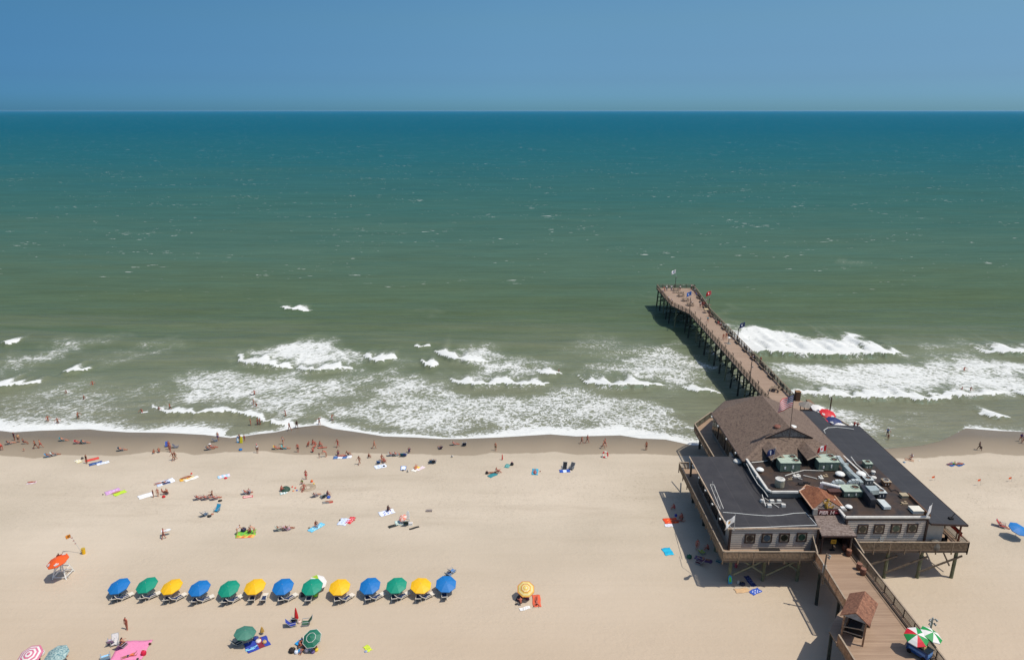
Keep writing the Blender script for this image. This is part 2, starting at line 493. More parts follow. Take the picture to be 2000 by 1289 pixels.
# lacy foam areas: photo outline, density
PG = [([(0, 700), (60, 684), (140, 662), (240, 648), (205, 668), (150, 692), (80, 708), (0, 745)], .60),
      ([(170, 705), (250, 682), (370, 655), (382, 662), (300, 692), (200, 714)], .48),
      ([(464, 695), (480, 688), (540, 668), (620, 660), (658, 664), (700, 688), (690, 718), (600, 720), (500, 711)], .82),
      ([(690, 690), (760, 690), (800, 700), (760, 715), (690, 725)], .5),
      ([(847, 684), (900, 675), (965, 667), (962, 690), (950, 709), (890, 706)], .84),
      ([(880, 740), (890, 712), (1000, 695), (1060, 705), (1075, 745)], .58),
      ([(880, 700), (960, 680), (1040, 690), (1100, 730), (1050, 750), (900, 745)], .4),
      ([(1128, 731), (1180, 708), (1250, 680), (1330, 668), (1390, 720), (1420, 768), (1300, 752)], .66),
      ([(1100, 665), (1160, 650), (1240, 660), (1320, 672), (1250, 700), (1130, 705)], .38),
      ([(296, 788), (330, 745), (470, 702), (640, 725), (800, 715), (900, 745), (1130, 745), (1330, 765), (1350, 800), (1330, 862), (1100, 850), (850, 855),
        (650, 832), (540, 822), (440, 802)], .60),
      ([(300, 795), (360, 720), (470, 700), (620, 728), (560, 770), (440, 800)], .18),
      ([(700, 800), (880, 745), (1100, 760), (1080, 840), (800, 850)], .08),
      ([(1400, 640), (1480, 639), (1560, 655), (1650, 650), (1700, 672), (1762, 688), (1700, 696), (1440, 690)], .97),
      ([(1490, 702), (1620, 698), (1760, 700), (1900, 692), (2060, 694), (2060, 772), (1850, 775), (1760, 780), (1560, 770)], .76),
      ([(1560, 735), (1700, 740), (1850, 750), (1850, 775), (1700, 778), (1560, 768)], .16),
      ([(1870, 668), (1980, 662), (2060, 672), (2060, 690), (1900, 688)], .55),
      ([(1760, 655), (1860, 664), (1910, 690), (1800, 700), (1750, 690)], .42),
      ([(1560, 770), (1660, 780), (1760, 860), (1800, 872), (1700, 880), (1500, 860)], .62),
      ([(1660, 782), (1820, 785), (1900, 830), (1800, 845), (1700, 830)], .22),
      ([(1420, 600), (1520, 760), (1480, 790), (1380, 660)], .6),
      ([(-60, 835), (60, 800), (190, 785), (210, 840), (100, 850), (-60, 850)], .5),
      ([(-60, 780), (120, 745), (300, 740), (300, 800), (150, 830), (-60, 830)], .38),
      ([(200, 825), (330, 808), (440, 818), (560, 838), (450, 860), (300, 852), (200, 848)], .52),
      ([(1640, 506), (1690, 512), (1686, 520), (1650, 514)], .5), ([(575, 388), (590, 387), (592, 394), (572, 395)], .3),
      ([(540, 588), (575, 590), (560, 594)], .4), ([(1240, 575), (1290, 580), (1285, 590), (1250, 586)], .4), ([(815, 607), (840, 604), (838, 612), (820, 613)], .4)]
# quieter lanes of open water through the foam
LANES = [([(600, 800), (640, 780), (780, 722), (850, 700), (840, 725), (720, 780), (650, 815)], .30),
         ([(1290, 770), (1370, 770), (1440, 790), (1400, 850), (1330, 820)], .38), ([(440, 812), (520, 822), (560, 832), (500, 838), (420, 815)], .32)]
def sdist(px, py, poly):
    d = np.full(px.shape, 1e9); ins = np.zeros(px.shape, bool)
    n = len(poly)
    for i in range(n):
        ax, ay = poly[i]; bx, by = poly[(i + 1) % n]
        ex, ey = bx - ax, by - ay
        t = np.clip(((px - ax) * ex + (py - ay) * ey) / (ex * ex + ey * ey), 0, 1)
        d = np.minimum(d, np.hypot(px - ax - t * ex, py - ay - t * ey))
        c = ((ay > py) != (by > py)) & (px < (bx - ax) * (py - ay) / (by - ay + 1e-12) + ax)
        ins ^= c
    return np.where(ins, d, -d)
def water_material():
    m, nt, b = newmat('sea_water')
    pos = objvec(nt, geo=True)
    sp = N(nt, 'ShaderNodeSeparateXYZ'); nt.links.new(pos, sp.inputs[0])
    lg = math_(nt, 'LOGARITHM', sp.outputs[1], 10.0)
    # patches of silt and clearer water, long in the direction of the shore
    pt = noise(nt, objvec(nt, (.004, .012, 1), (0, 0, R(-4)), geo=True), 1.0, 5, .6)
    pt2 = noise(nt, objvec(nt, (.02, .09, 1), (0, 0, R(-5)), geo=True), 1.0, 4, .55)
    lgs = math_(nt, 'ADD', lg, math_(nt, 'MULTIPLY', math_(nt, 'SUBTRACT', pt, .5), .22))
    lgs = math_(nt, 'ADD', lgs, math_(nt, 'MULTIPLY', math_(nt, 'SUBTRACT', pt2, .5), .12))
    ramp = N(nt, 'ShaderNodeValToRGB')
    e = ramp.color_ramp.elements
    stops = [(2.03, '#75725c'), (2.15, '#6b7058'), (2.27, '#516047'), (2.45, '#476255'), (2.65, '#375e59'), (2.95, '#255b62'), (3.35, '#175767'), (3.9, '#155a6d'), (4.4, '#035f7b')]
    T = lambda v: (v - 2.0) / 2.5
    e[0].position = T(stops[0][0]); e[0].color = lin(stops[0][1])
    e[1].position = T(stops[-1][0]); e[1].color = lin(stops[-1][1])
    for p, h in stops[1:-1]:
        k = e.new(T(p)); k.color = lin(h)
    nt.links.new(mapr(nt, lgs, 2.0, 4.5), ramp.inputs[0])
    col = ramp.outputs[0]
    # long low swell and wind streaks, seen as faint lighter and darker lines along the crests
    s1 = noise(nt, objvec(nt, (.012, .085, 0), (0, 0, R(3)), geo=True), 1.0, 4, .6, .4)
    s2 = noise(nt, objvec(nt, (.05, .42, 0), (0, 0, R(-3)), geo=True), 1.0, 4, .62, .3)
    stv = math_(nt, 'ADD', math_(nt, 'MULTIPLY', mapr(nt, s1, .3, .7, -.07, .07), 1.0), mapr(nt, s2, .3, .7, -.09, .09))
    sg = N(nt, 'ShaderNodeHueSaturation'); sg.inputs['Fac'].default_value = 1.0
    nt.links.new(math_(nt, 'ADD', stv, 1.0), sg.inputs['Value']); nt.links.new(col, sg.inputs['Color'])
    col = sg.outputs[0]
    # foam
    fa = N(nt, 'ShaderNodeAttribute', attribute_name='foam').outputs['Fac']
    wv = N(nt, 'ShaderNodeTexNoise'); wv.inputs['Scale'].default_value = .55; wv.inputs['Detail'].default_value = 3
    nt.links.new(pos, wv.inputs['Vector'])
    def warped(scale, amt):
        a = N(nt, 'ShaderNodeVectorMath', operation='SCALE'); a.inputs[3].default_value = amt
        nt.links.new(wv.outputs['Color'], a.inputs[0])
        c = N(nt, 'ShaderNodeVectorMath', operation='ADD')
        nt.links.new(objvec(nt, scale, (0, 0, R(-12)), geo=True), c.inputs[0]); nt.links.new(a.outputs[0], c.inputs[1])
        return c.outputs[0]
    def cells(v, s):
        n = N(nt, 'ShaderNodeTexVoronoi', feature='DISTANCE_TO_EDGE'); n.inputs['Scale'].default_value = s
        nt.links.new(v, n.inputs['Vector'])
        return n.outputs['Distance']
    c1 = math_(nt, 'POWER', mapr(nt, cells(warped((.75, 1.0, 0), 1.8), .95), 0, .5, 1, 0), 1.7)
    def turned(deg, sc):                                              # noise space turned first and stretched after, so streaks follow the angle
        a = N(nt, 'ShaderNodeMapping'); a.inputs['Scale'].default_value = sc
        nt.links.new(objvec(nt, (1, 1, 1), (0, 0, R(deg)), geo=True), a.inputs[0])
        return a.outputs[0]
    def ridges(v, s, det=3, dist=.8):                                  # thin filaments where the noise crosses its middle
        n_ = noise(nt, v, s, det, .6, dist)
        r_ = math_(nt, 'ABSOLUTE', math_(nt, 'SUBTRACT', n_, .5))
        return math_(nt, 'POWER', mapr(nt, r_, 0, .16, 1, 0), 2.0)
    def web(deg, sx, sy):
        v = turned(deg, (sx, sy, 0))
        a = ridges(v, .8); b_ = ridges(v, 1.9, 3, .5)
        return math_(nt, 'ADD', math_(nt, 'MULTIPLY', a, .45), math_(nt, 'MULTIPLY', b_, .35))
    f1 = noise(nt, turned(-30, (.7, 1.6, 0)), 1.2, 5, .72)
    wl = web(-42, .38, 1.25); wm = web(0, .8, 1.1); wr = web(32, .38, 1.2)
    def fmix(f, a, b_):
        n_ = N(nt, 'ShaderNodeMix', data_type='FLOAT')
        nt.links.new(f, n_.inputs[0]); nt.links.new(a, n_.inputs[2]); nt.links.new(b_, n_.inputs[3])
        return n_.outputs[0]
    wx = math_(nt, 'ADD', sp.outputs[0], math_(nt, 'MULTIPLY', math_(nt, 'SUBTRACT', noise(nt, pos, .03, 2, .5), .5), 60))
    wb_ = fmix(mapr(nt, wx, -35, 0, 0, 1, True), wl, wm)
    wb_ = fmix(mapr(nt, wx, 48, 62, 0, 1, True), wb_, wr)
    L = math_(nt, 'ADD', math_(nt, 'MULTIPLY', wb_, .85), math_(nt, 'ADD', math_(nt, 'MULTIPLY', c1, .26), math_(nt, 'MULTIPLY', f1, .42)))
    blot = math_(nt, 'MULTIPLY', math_(nt, 'SUBTRACT', noise(nt, objvec(nt, (.10, .22, 0), geo=True), 1.0, 4, .6), .5), .7)
    dens = math_(nt, 'ADD', fa, math_(nt, 'MULTIPLY', blot, mapr(nt, fa, .05, .4)))
    th = math_(nt, 'SUBTRACT', 1.22, math_(nt, 'MULTIPLY', dens, 1.05))
    mk = mapr(nt, math_(nt, 'SUBTRACT', L, th), 0, .2, 0, 1)
    mk = math_(nt, 'MULTIPLY', mk, mapr(nt, fa, .03, .2))
    mk = math_(nt, 'MULTIPLY', mk, mapr(nt, fa, .25, .9, .82, 1))
    solid = mapr(nt, math_(nt, 'ADD', fa, math_(nt, 'MULTIPLY', math_(nt, 'SUBTRACT', f1, .5), .9)), 1.0, 1.18, 0, 1, True)
    mk = math_(nt, 'MAXIMUM', mk, solid)
    # open-sea whitecaps: rare short crests
    wc = noise(nt, objvec(nt, (.16, .75, 0), (0, 0, R(-3)), geo=True), 1.0, 4, .62)
    wg = noise(nt, objvec(nt, (.02, .04, 0), geo=True), 1.0, 2, .5)
    wcm = mapr(nt, math_(nt, 'ADD', wc, math_(nt, 'MULTIPLY', math_(nt, 'SUBTRACT', wg, .5), .3)), .69, .715)
    wc2 = noise(nt, objvec(nt, (.05, .16, 0), geo=True), 1.0, 4, .62)
    far_ = math_(nt, 'MULTIPLY', mapr(nt, wc2, .69, .71), mapr(nt, sp.outputs[1], 600, 1100, 0, .8))
    wcm = math_(nt, 'MAXIMUM', wcm, far_)
    wcm = math_(nt, 'MULTIPLY', wcm, mapr(nt, sp.outputs[1], 205, 260))
    mk = math_(nt, 'MAXIMUM', mk, wcm)
    milk = math_(nt, 'MULTIPLY', mapr(nt, fa, .03, .8), .30)
    col = mix(nt, milk, col, lin('#a6aa93'))
    col = mix(nt, mk, col, lin('#d6d7d0'))
    nt.links.new(col, b.inputs['Base Color'])
    b.inputs['IOR'].default_value = 1.333
    nt.links.new(mapr(nt, mk, 0, 1, .28, .9), b.inputs['Roughness'])
    nt.links.new(mapr(nt, lg, 2.05, 2.32, .18, 0), b.inputs['Specular IOR Level'])
    b.inputs['Specular Tint'].default_value = (.3, .85, 1.0, 1)
    # ripples and chop; the shortest waves fade with distance
    h1 = noise(nt, objvec(nt, (.06, .25, 0), (0, 0, R(-6)), geo=True), 1.0, 3, .55)
    h2 = noise(nt, objvec(nt, (.35, .9, 0), (0, 0, R(-10)), geo=True), 1.0, 4, .6)
    h = math_(nt, 'ADD', math_(nt, 'MULTIPLY', h1, 1.6), math_(nt, 'MULTIPLY', h2, mapr(nt, lg, 2.1, 3.3, .55, .2)))
    h = math_(nt, 'ADD', h, math_(nt, 'MULTIPLY', mk, .12))
    bn = N(nt, 'ShaderNodeBump'); bn.inputs['Distance'].default_value = .9
    nt.links.new(mapr(nt, lg, 2.1, 3.6, .75, .3), bn.inputs['Strength'])
    nt.links.new(h, bn.inputs['Height']); nt.links.new(bn.outputs[0], b.inputs['Normal'])
    return m
dd = np.concatenate([np.arange(0, 100, .33), 100 * np.geomspace(1, 450, 170)])     # metres from the water's edge
ss = np.linspace(-175, 190, 1050)
S, D = np.meshgrid(ss, dd)
base = yshore(S)
k = np.clip(D / 45.0, 0, 1); k = k * k * (3 - 2 * k)
Yw = base * (1 - k) + 117.0 * k + D
Xw = S * (1 + D / 118.0)
foam = np.zeros_like(Xw); hz = np.zeros_like(Xw)
near = (Yw < 330)
xn, yn = Xw[near], Yw[near]
fn = np.zeros_like(xn); hn = np.zeros_like(xn)
# ragged outlines for the foam areas
xw_ = xn + 2.6 * np.sin(yn * .31 + 1.7 * np.sin(xn * .17)) + 1.3 * np.sin(yn * .83 + xn * .4) + .8 * np.sin(xn * 1.7 + yn * 1.1)
yw_ = yn + 2.4 * np.sin(xn * .27 + 1.5 * np.sin(yn * .21)) + 1.4 * np.sin(xn * .71 - yn * .3) + .7 * np.sin(xn * 2.1)
for poly, den in PG:
    p = [tuple(W(a, c, .1))[:2] for a, c in poly]
    s_ = sdist(xw_, yw_, p)
    edge = 5.0 if den < .9 else 3.0
    kk = np.clip((s_ + edge * .6) / (edge * 1.8), 0, 1)
    v = den * kk
    fn = np.where(v + fn < 1.0, np.maximum(fn, v) + .35 * np.minimum(fn, v), np.maximum(fn, v))
for poly, den in LANES:
    p = [tuple(W(a, c, .1))[:2] for a, c in poly]
    fn = fn - den * np.clip((sdist(xw_, yw_, p) + 2) / 5, 0, 1) * (fn > 0)
fn = np.maximum(fn, 0)
surf = np.clip((190 - yn) / 40, 0, 1)
fn = np.where(fn < .8, fn * .86 + .10 * surf, fn)
wob = .55 * np.sin(xn * 1.9 + 1.1 * np.sin(xn * .7)) + .35 * np.sin(xn * 4.3 + 2) + .22 * np.sin(xn * 9.1)
for pts, th, hh in FR:
    p = np.array([tuple(W(a, c, .3))[:2] for a, c in pts])
    yf = np.interp(xn, p[:, 0], p[:, 1]) + wob * .5
    L_ = p[-1, 0] - p[0, 0]
    th = th * (.78 + .32 * np.sin(xn * .83 + 3 * th) + .2 * np.sin(xn * 2.1 + th))
    tx = (xn - p[0, 0]) / L_
    tap = np.clip(np.minimum(tx, 1 - tx) * max(L_, 6) / min(6.0, L_ * .35) , 0, 1) ** .6 * ((tx > 0) & (tx < 1))
    d = yn - yf
    ok = (d > -.15) & (d < 1.7 * th * tap) & (tap > .08)
    fn = np.where(ok, np.maximum(fn, 1.6 - .75 * np.clip(d, 0, None) / (th * np.maximum(tap, .1))), fn)
    trail = np.exp(-np.clip(d - th * tap, 0, None) / (th * .9)) * (d > 0) * tap
    fn = np.maximum(fn, trail * .85)
    up = np.where(d > 0, np.exp(-(d / (th * 1.6)) ** 2), np.exp(-(d / .9) ** 2)) * tap
    hn = np.maximum(hn, hh * up)
    ahead = np.exp(-((d + 3.2) / 2.2) ** 2) * tap            # smooth face in front of the lip carries no foam
    fn = np.where(d < -.15, fn * (1 - .75 * ahead), fn)
# swash: a white rim along the water's edge
ds = D[near]
wd = 1.9 + .9 * np.sin(xn * .11) + .6 * np.sin(xn * .31 + 1)
rim = np.interp(xn, [-92, -60, -20, 12, 38, 45, 60, 70, 80, 86], [1.3, 1.2, .7, 1.15, .9, .8, .45, .1, .15, .5])
rim = np.where((xn > -52) & (xn < -37), .45, rim)
fn = np.maximum(fn, np.where(ds < wd * rim, (1.6 - .7 * ds / np.maximum(wd * rim, .1)) * np.clip(rim * 1.3, 0, 1), 0))
fn = np.maximum(fn, .9 * np.exp(-np.clip(ds - wd * rim, 0, None) / 3.0) * np.clip(rim, .2, 1))
foam[near] = fn; hz[near] = hn
far = np.clip((D - 3) / 40, 0, 1)
sw = .16 * np.sin(Yw * .42 + .02 * Xw + .8 * np.sin(Xw * .045)) + .10 * np.sin(Yw * .83 - .05 * Xw + 1.7 * np.sin(Xw * .06 + 1)) + .05 * np.sin(Yw * 1.7 + Xw * .35)
sw *= np.clip(1 - (D - 120) / 500, 0, 1)
Zw = .05 + hz * np.clip(D / 3, .15, 1) + sw * far
struct('sea', grid_mesh('sea', Xw, Yw, Zw, {'foam': foam}, water_material()))
# ================================================================ MATERIALS FOR THE BUILDING AND THE PIER
WOOD = mat_planks('deck_boards', '#8f755d', '#ad9277', 1, .15)
WOODP = mat_planks('pier_boards', '#8c7560', '#ab937c', 1, .15)
RAILW = mat('#6e5c49', .8, .3, 3.0, hex2='#8b7860')
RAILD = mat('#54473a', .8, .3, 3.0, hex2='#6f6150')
CAPW = mat('#9a8973', .75, .2, 3.0)
RAILO = mat('#8a6546', .8, .25, 3.0, hex2='#a88464')
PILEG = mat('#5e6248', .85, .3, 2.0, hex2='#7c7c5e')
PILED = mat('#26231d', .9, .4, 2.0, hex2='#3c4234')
BRACEG = mat('#6f715b', .85, .25, 2.0)
SIDING = mat('#b1a697', .7, .08, 1.5)
STUCCO = mat('#9d9486', .8, .07, 1.0)
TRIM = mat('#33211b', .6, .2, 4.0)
FASCIA = mat('#c3ab8f', .6, .25, 2.0)
GLASSD = mat('#15191b', .12, .3, 1.0)
GLASSG = mat('#3a4a44', .15, .5, 3.0)
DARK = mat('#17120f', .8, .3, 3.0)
WHITE = mat('#dcdcd4', .6, .06, 3.0)
WHITEP = mat('#c9c6bb', .6, .15, 2.0)
SHING = mat_shingle('roof_shingles', '#705d4e', '#84705e', '#4a3b31')
SHINGO = mat_shingle('orange_shingles', '#7f4c2f', '#94603f', '#643720', .5, .3, .012)
SHINGA = mat_shingle('entry_shingles', '#75655b', '#94857a', '#55463d', .22, .12)
SHINGK = mat_shingle('kiosk_shingles', '#835640', '#9a6c50', '#5a3828', .3, .16)
SHINGG = mat_shingle('gable_shakes', '#857f75', '#a39d92', '#4c463f', .35, .22, .03)
TAR = mat_tar('roof_felt', '#2b292a', '#363434', '#3f3c3a')
TARB = mat_tar('roof_tar', '#201b19', '#43301f', '#4b4039')
TARG = mat_tar('roof_sheet', '#2b2b2c', '#333334', '#3b3b3b', (.3, 1, 1))
ACG = mat('#5e6e5f', .5, .2, 2.0)
ACT = mat('#a6b29e', .5, .15, 2.0)
STEEL = mat('#aab3ad', .4, .15, 2.0, .3)
STEELW = mat('#c3c8c2', .45, .12, 2.0, .1)
NAVY = mat('#1a2536', .5, .5, 1.2, hex2='#3b3a3a')
RUST = mat('#6a4a33', .8, .4, 4.0)
DK, RL = 5.3, 6.4              # walking level and rail height of the restaurant deck
PDK, PRL = 5.65, 6.75          # the same on the pier
# ================================================================ helpers for rails
def rail(m, a, b, top, h=1.1, post=1.9, bal=.15, skirt=0.0, cap=.16, slot=None, bw=.045):
    """cap + balusters + posts between two points (x, y); material slots 0 body 1 cap"""
    a = Vector((a[0], a[1], top)); b = Vector((b[0], b[1], top))
    L = (b - a).length; d = (b - a) / L
    m.mi = 1; m.beam(a, b, cap, .06)
    m.mi = 0
    for z in (-.12, -h + .12): m.beam(a + Vector((0, 0, z)), b + Vector((0, 0, z)), .05, .1)
    n = max(1, round(L / post))
    for i in range(n + 1):
        p = a + d * (L * i / n)
        m.beam(p + Vector((0, 0, -.03)), p + Vector((0, 0, -h - skirt)), .11, .11, up=(d.x, d.y, 0))
    if bal:
        k = int(L / bal)
        for i in range(1, k):
            p = a + d * (L * i / k)
            m.beam(p + Vector((0, 0, -.05)), p + Vector((0, 0, -h + .06)), bw, bw, up=(d.x, d.y, 0))
    if slot:
        m.beam(a + Vector((0, 0, -h - slot / 2)), b + Vector((0, 0, -h - slot / 2)), .08, slot)
def rail3(m, a, b, top, h=1.1, post=1.75):
    a = Vector((a[0], a[1], top)); b = Vector((b[0], b[1], top))
    L = (b - a).length; d = (b - a) / L
    m.mi = 1; m.beam(a, b, .2, .06); m.mi = 0
    for z in (-.34, -.62, -.9): m.beam(a + Vector((0, 0, z)), b + Vector((0, 0, z)), .05, .13)
    m.beam(a + Vector((0, 0, -1.32)), b + Vector((0, 0, -1.32)), .1, .4)
    n = max(1, round(L / post))
    for i in range(n + 1):
        p = a + d * (L * i / n)
        m.beam(p, p + Vector((0, 0, -h - .5)), .14, .14, up=(d.x, d.y, 0))
# ================================================================ RESTAURANT
rest = thing('beach_restaurant', 'weathered restaurant on stilts with brown shingled and flat black roofs beside the sea', 'building', (40, 72, 1))
# ---- decks
m = MB()
m.box(24.95, 35.95, 71.2, 93.2, DK - .1, DK)
m.prism([(24.95, 93.2), (33.2, 93.2), (33.2, 106.5), (34.6, 110.9), (30.4, 106.6), (30.4, 93.6)][:1] + [(30.4, 93.2), (33.2, 93.2), (33.2, 93.19), (24.95, 93.19)], DK - .1, DK - .004)
m.prism([(30.35, 93.2), (33.3, 93.2), (33.3, 104.6), (35.6, 111.0), (34.2, 111.3), (30.35, 106.6)], DK - .1, DK)
m.box(41.75, 55.1, 73.1, 101.2, DK - .1, DK)
m.box(35.95, 41.75, 72.6, 112, DK - .1, DK - .003)
m.prism([(47.4, 101.2), (56.2, 101.2), (56.2, 104), (53.6, 114.2), (45.2, 114.2)], DK - .1, DK)
m.build('deck', WOOD, rest)
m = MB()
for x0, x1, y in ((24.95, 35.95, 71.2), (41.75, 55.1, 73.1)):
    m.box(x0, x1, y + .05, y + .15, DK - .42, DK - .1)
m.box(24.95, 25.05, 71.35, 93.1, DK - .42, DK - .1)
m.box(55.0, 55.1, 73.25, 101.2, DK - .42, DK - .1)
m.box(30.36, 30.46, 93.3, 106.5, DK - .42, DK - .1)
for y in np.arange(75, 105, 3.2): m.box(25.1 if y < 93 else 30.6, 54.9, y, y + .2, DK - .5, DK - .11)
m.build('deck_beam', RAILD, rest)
# ---- railings
m = MB(); rail(m, (24.95, 71.2), (35.9, 71.2), RL, 1.1, 1.85, .16, .62, bw=.1)
m.build('deck_railing', [RAILW, CAPW], rest)
m = MB(); rail(m, (24.95, 71.2), (24.75, 93.2), RL, 1.1, 2.4, .17, .6, bw=.1); rail(m, (24.75, 93.2), (26.1, 93.2), RL, 1.1, 1.3, .15)
m.build('deck_railing', [RAILW, CAPW], rest)
m = MB(); rail(m, (41.85, 73.1), (55.1, 73.1), RL, 1.1, 1.85, .16, .62, bw=.1)
m.build('deck_railing', [RAILW, CAPW], rest)
m = MB(); rail(m, (55.1, 73.1), (55.1, 101.2), RL, 1.1, 2.4, .17, .5)
m.build('deck_railing', [RAILW, CAPW], rest)
m = MB(); rail(m, (30.35, 93.4), (30.35, 106.6), RL, 1.1, 2.2, .2, .3); rail(m, (30.35, 106.6), (34.2, 111.2), RL, 1.1, 2.2, .2, .3)
rail(m, (34.2, 111.2), (45.0, 111.6), RL, 1.1, 2.2, .3)
m.build('deck_railing', [RAILD, CAPW], rest)
m = MB(); rail(m, (55.1, 101.2), (56.2, 104), RL, 1.1, 1.5, .2); rail(m, (56.2, 104), (53.4, 114.4), RL, 1.1, 2, .2)
m.build('deck_railing', [RAILD, CAPW], rest)
# ---- stilts, each a part of the building, and their braces
def stilt(x, y, z0, z1=DK - .5, r=.2, lean=0.0, mt=None):
    q = MB(); q.cyl((x + lean, y, z0 - .5), (x, y, z1), r * 1.05, r, 8)
    return q.build('stilt', mt or PILEG, rest)
for x in (26.6, 30.7, 34.9, 39.4, 45.9, 50.0, 54.2):
    for y in (73.0, 79.0, 85.0, 91.0, 97.0, 103.0, 109.0):
        if y > 92 and x < 33: x_ = 32.2
        else: x_ = x
        if y > 92 and x in (26.6,): continue
        if y > 104 and x > 51: continue
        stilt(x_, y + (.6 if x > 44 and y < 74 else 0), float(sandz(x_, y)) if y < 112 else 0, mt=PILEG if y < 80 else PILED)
m = MB()
zt, zb = DK - .55, 1.5
for (xa, za, xb, zb_) in ((26.8, zt, 30.6, 2.2), (26.9, 2.1, 31.6, zt), (31.6, zt, 34.8, 2.6), (30.9, 2.0, 35.6, zt)):
    m.beam((xa, 72.85 if za > zb_ else 72.7, za), (xb, 72.85 if za > zb_ else 72.7, zb_), .09, .22)
m.build('brace', BRACEG, rest)
m = MB()
for (xa, za, xb, zb_) in ((43.4, 2.9, 46.9, 4.3), (45.8, 1.9, 50.6, 4.2), (49.9, 2.0, 54.8, 4.3)):
    m.beam((xa, 73.35, za), (xb, 73.35, zb_), .09, .24)
for (ya, za, yb, zb_) in ((74.2, 4.5, 78.6, 1.8), (79, 4.5, 74.6, 2.0), (79.4, 4.5, 84.6, 1.8)):
    m.beam((54.4, ya, za), (54.4, yb, zb_), .09, .22)
m.build('brace', RAILD, rest)
m = MB()
for y in (79, 85, 91):
    m.beam((26.5, y, 4.6), (26.5, y + 5.5, 1.8), .1, .2); m.beam((26.4, y + 5.5, 4.6), (26.4, y, 1.8), .1, .2)
m.build('brace', RAILD, rest)
# ---- lower left wing
ZL = 8.35
m = MB(); m.box(26.2, 36.7, 73.25, 88.2, DK, ZL - .2)
m.build('wall', STUCCO, rest)
def clap(m, x0, x1, y, z0, z1, step=.29):
    z = z0
    while z < z1 - .01:
        t = min(z + step, z1)
        m.hexa([(x0, y - .09, z), (x1, y - .09, z), (x1, y, z), (x0, y, z)],
               [(x0, y - .035, t), (x1, y - .035, t), (x1, y, t), (x0, y, t)])
        m.mi = 1; m.box(x0, x1, y - .07, y - .034, t - .05, t - .002); m.mi = 0  # trim-dark strip painted in for the shadow line under each lap
        z += step
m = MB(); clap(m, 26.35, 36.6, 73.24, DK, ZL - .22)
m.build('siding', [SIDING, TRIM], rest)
for x in (26.08, 36.6):
    m = MB(); m.box(x, x + .23, 73.02, 73.3, DK, ZL - .2); m.build('corner_board', TRIM, rest)
m = MB(); m.prism([(25.95, 73.14), (36.95, 73.14), (36.95, 75.6), (37.15, 79.9), (33.1, 79.9), (32.5, 91.3), (25.7, 91.3)], ZL - .2, ZL)
m.build('roof', TAR, rest)
m = MB(); m.beam((25.95, 73.09, ZL - .06), (36.95, 73.09, ZL - .06), .1, .2)
m.beam((25.87, 72.9, ZL - .06), (25.62, 91.3, ZL - .06), .1, .18)
m.build('fascia', [FASCIA], rest)
for x in (25.95, 28.9, 32.3):                                        # open porch at the seaward end of this wing
    q = MB(); q.beam((x, 91.1, DK), (x, 91.1, ZL - .2), .25, .25); q.build('post', RAILW, rest)
q = MB(); q.box(31.9, 32.2, 88.2, 93.0, DK, ZL - .2); q.build('wall', STUCCO, rest)
for k, (y0, y1) in enumerate(((74.9, 77.7), (78.3, 81.1), (81.6, 84.4), (84.9, 87.5))):
    q = MB(); q.box(26.10, 26.2, y0, y1, 6.15, 7.95); f = q.build('window', TRIM, rest)
    q = MB(); q.box(26.06, 26.1, y0 + .12, y1 - .12, 6.27, 7.83); q.build('pane', GLASSD, f)
for t in range(5):                                                   # small lamps along the left eave
    m = MB(); m.cbox((25.6, 75.5 + 3.4 * t, 8.0), .18, .3, .14); m.build('eave_lamp', WHITE, rest)
def porthole(px, py, Y, glass):
    c = ZY(px, py, Y)
    q = MB(); s = .62
    for a in ((c.x - s, c.x + s, c.z + s - .14, c.z + s), (c.x - s, c.x + s, c.z - s, c.z - s + .14), (c.x - s, c.x - s + .14, c.z - s + .14, c.z + s - .14), (c.x + s - .14, c.x + s, c.z - s + .14, c.z + s - .14)):
        q.box(a[0], a[1], Y - .2, Y - .08, a[2], a[3])
    f = q.build('window', TRIM, rest)
    q = MB(); q.box(c.x - s + .14, c.x + s - .14, Y - .14, Y - .07, c.z - s + .14, c.z + s - .14); q.build('window_board', mat('#a9987c', .6, .2, 3), f)
    q = MB(); q.cyl((c.x, Y - .14, c.z), (c.x, Y - .18, c.z), .42, .42, 16); q.build('pane', glass, f)
GL = [mat('#3e342e', .15, .5, 3), mat('#3f4a52', .15, .6, 3), mat('#23261f', .15, .5, 3), mat('#2c3f34', .15, .6, 3)]
for i, (a, b) in enumerate(((1464, 1050), (1497, 1049), (1531, 1048.5), (1565, 1047.5))): porthole(a, b, 73.24, GL[i])
for i, (a, b) in enumerate(((1684, 1032), (1716, 1031.5), (1749, 1030.5), (1781, 1030))): porthole(a, b, 73.94, GL[(2, 0, 3, 2)[i]])
# ---- upper flat-roofed block
ZU = 9.2
m = MB(); m.prism([(40.3, 73.95), (50.1, 73.95), (50.1, 88), (33.3, 88), (33.3, 80.2), (40.3, 80.2)], DK, ZU - .25)
m.build('wall', STUCCO, rest)
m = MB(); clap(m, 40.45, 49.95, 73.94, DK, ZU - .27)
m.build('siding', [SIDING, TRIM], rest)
for x in (40.2, 49.96):
    m = MB(); m.box(x, x + .23, 73.72, 74, DK, ZU - .25); m.build('corner_board', TRIM, rest)
m = MB(); m.prism([(40.15, 73.86), (50.2, 73.86), (50.2, 88.3), (33.0, 88.3), (33.0, 79.95), (40.15, 79.95)], ZU - .25, ZU)
m.build('roof', TARB, rest)
PR = [(32.9, 88.6), (32.95, 80.3), (33.3, 79.75), (36.7, 79.75)]
m = MB()
for a, b in zip(PR[:-1], PR[1:]): m.beam((a[0], a[1], ZU + .12), (b[0], b[1], ZU + .12), .3, .24)
m.build('parapet', WHITEP, rest)
m = MB()
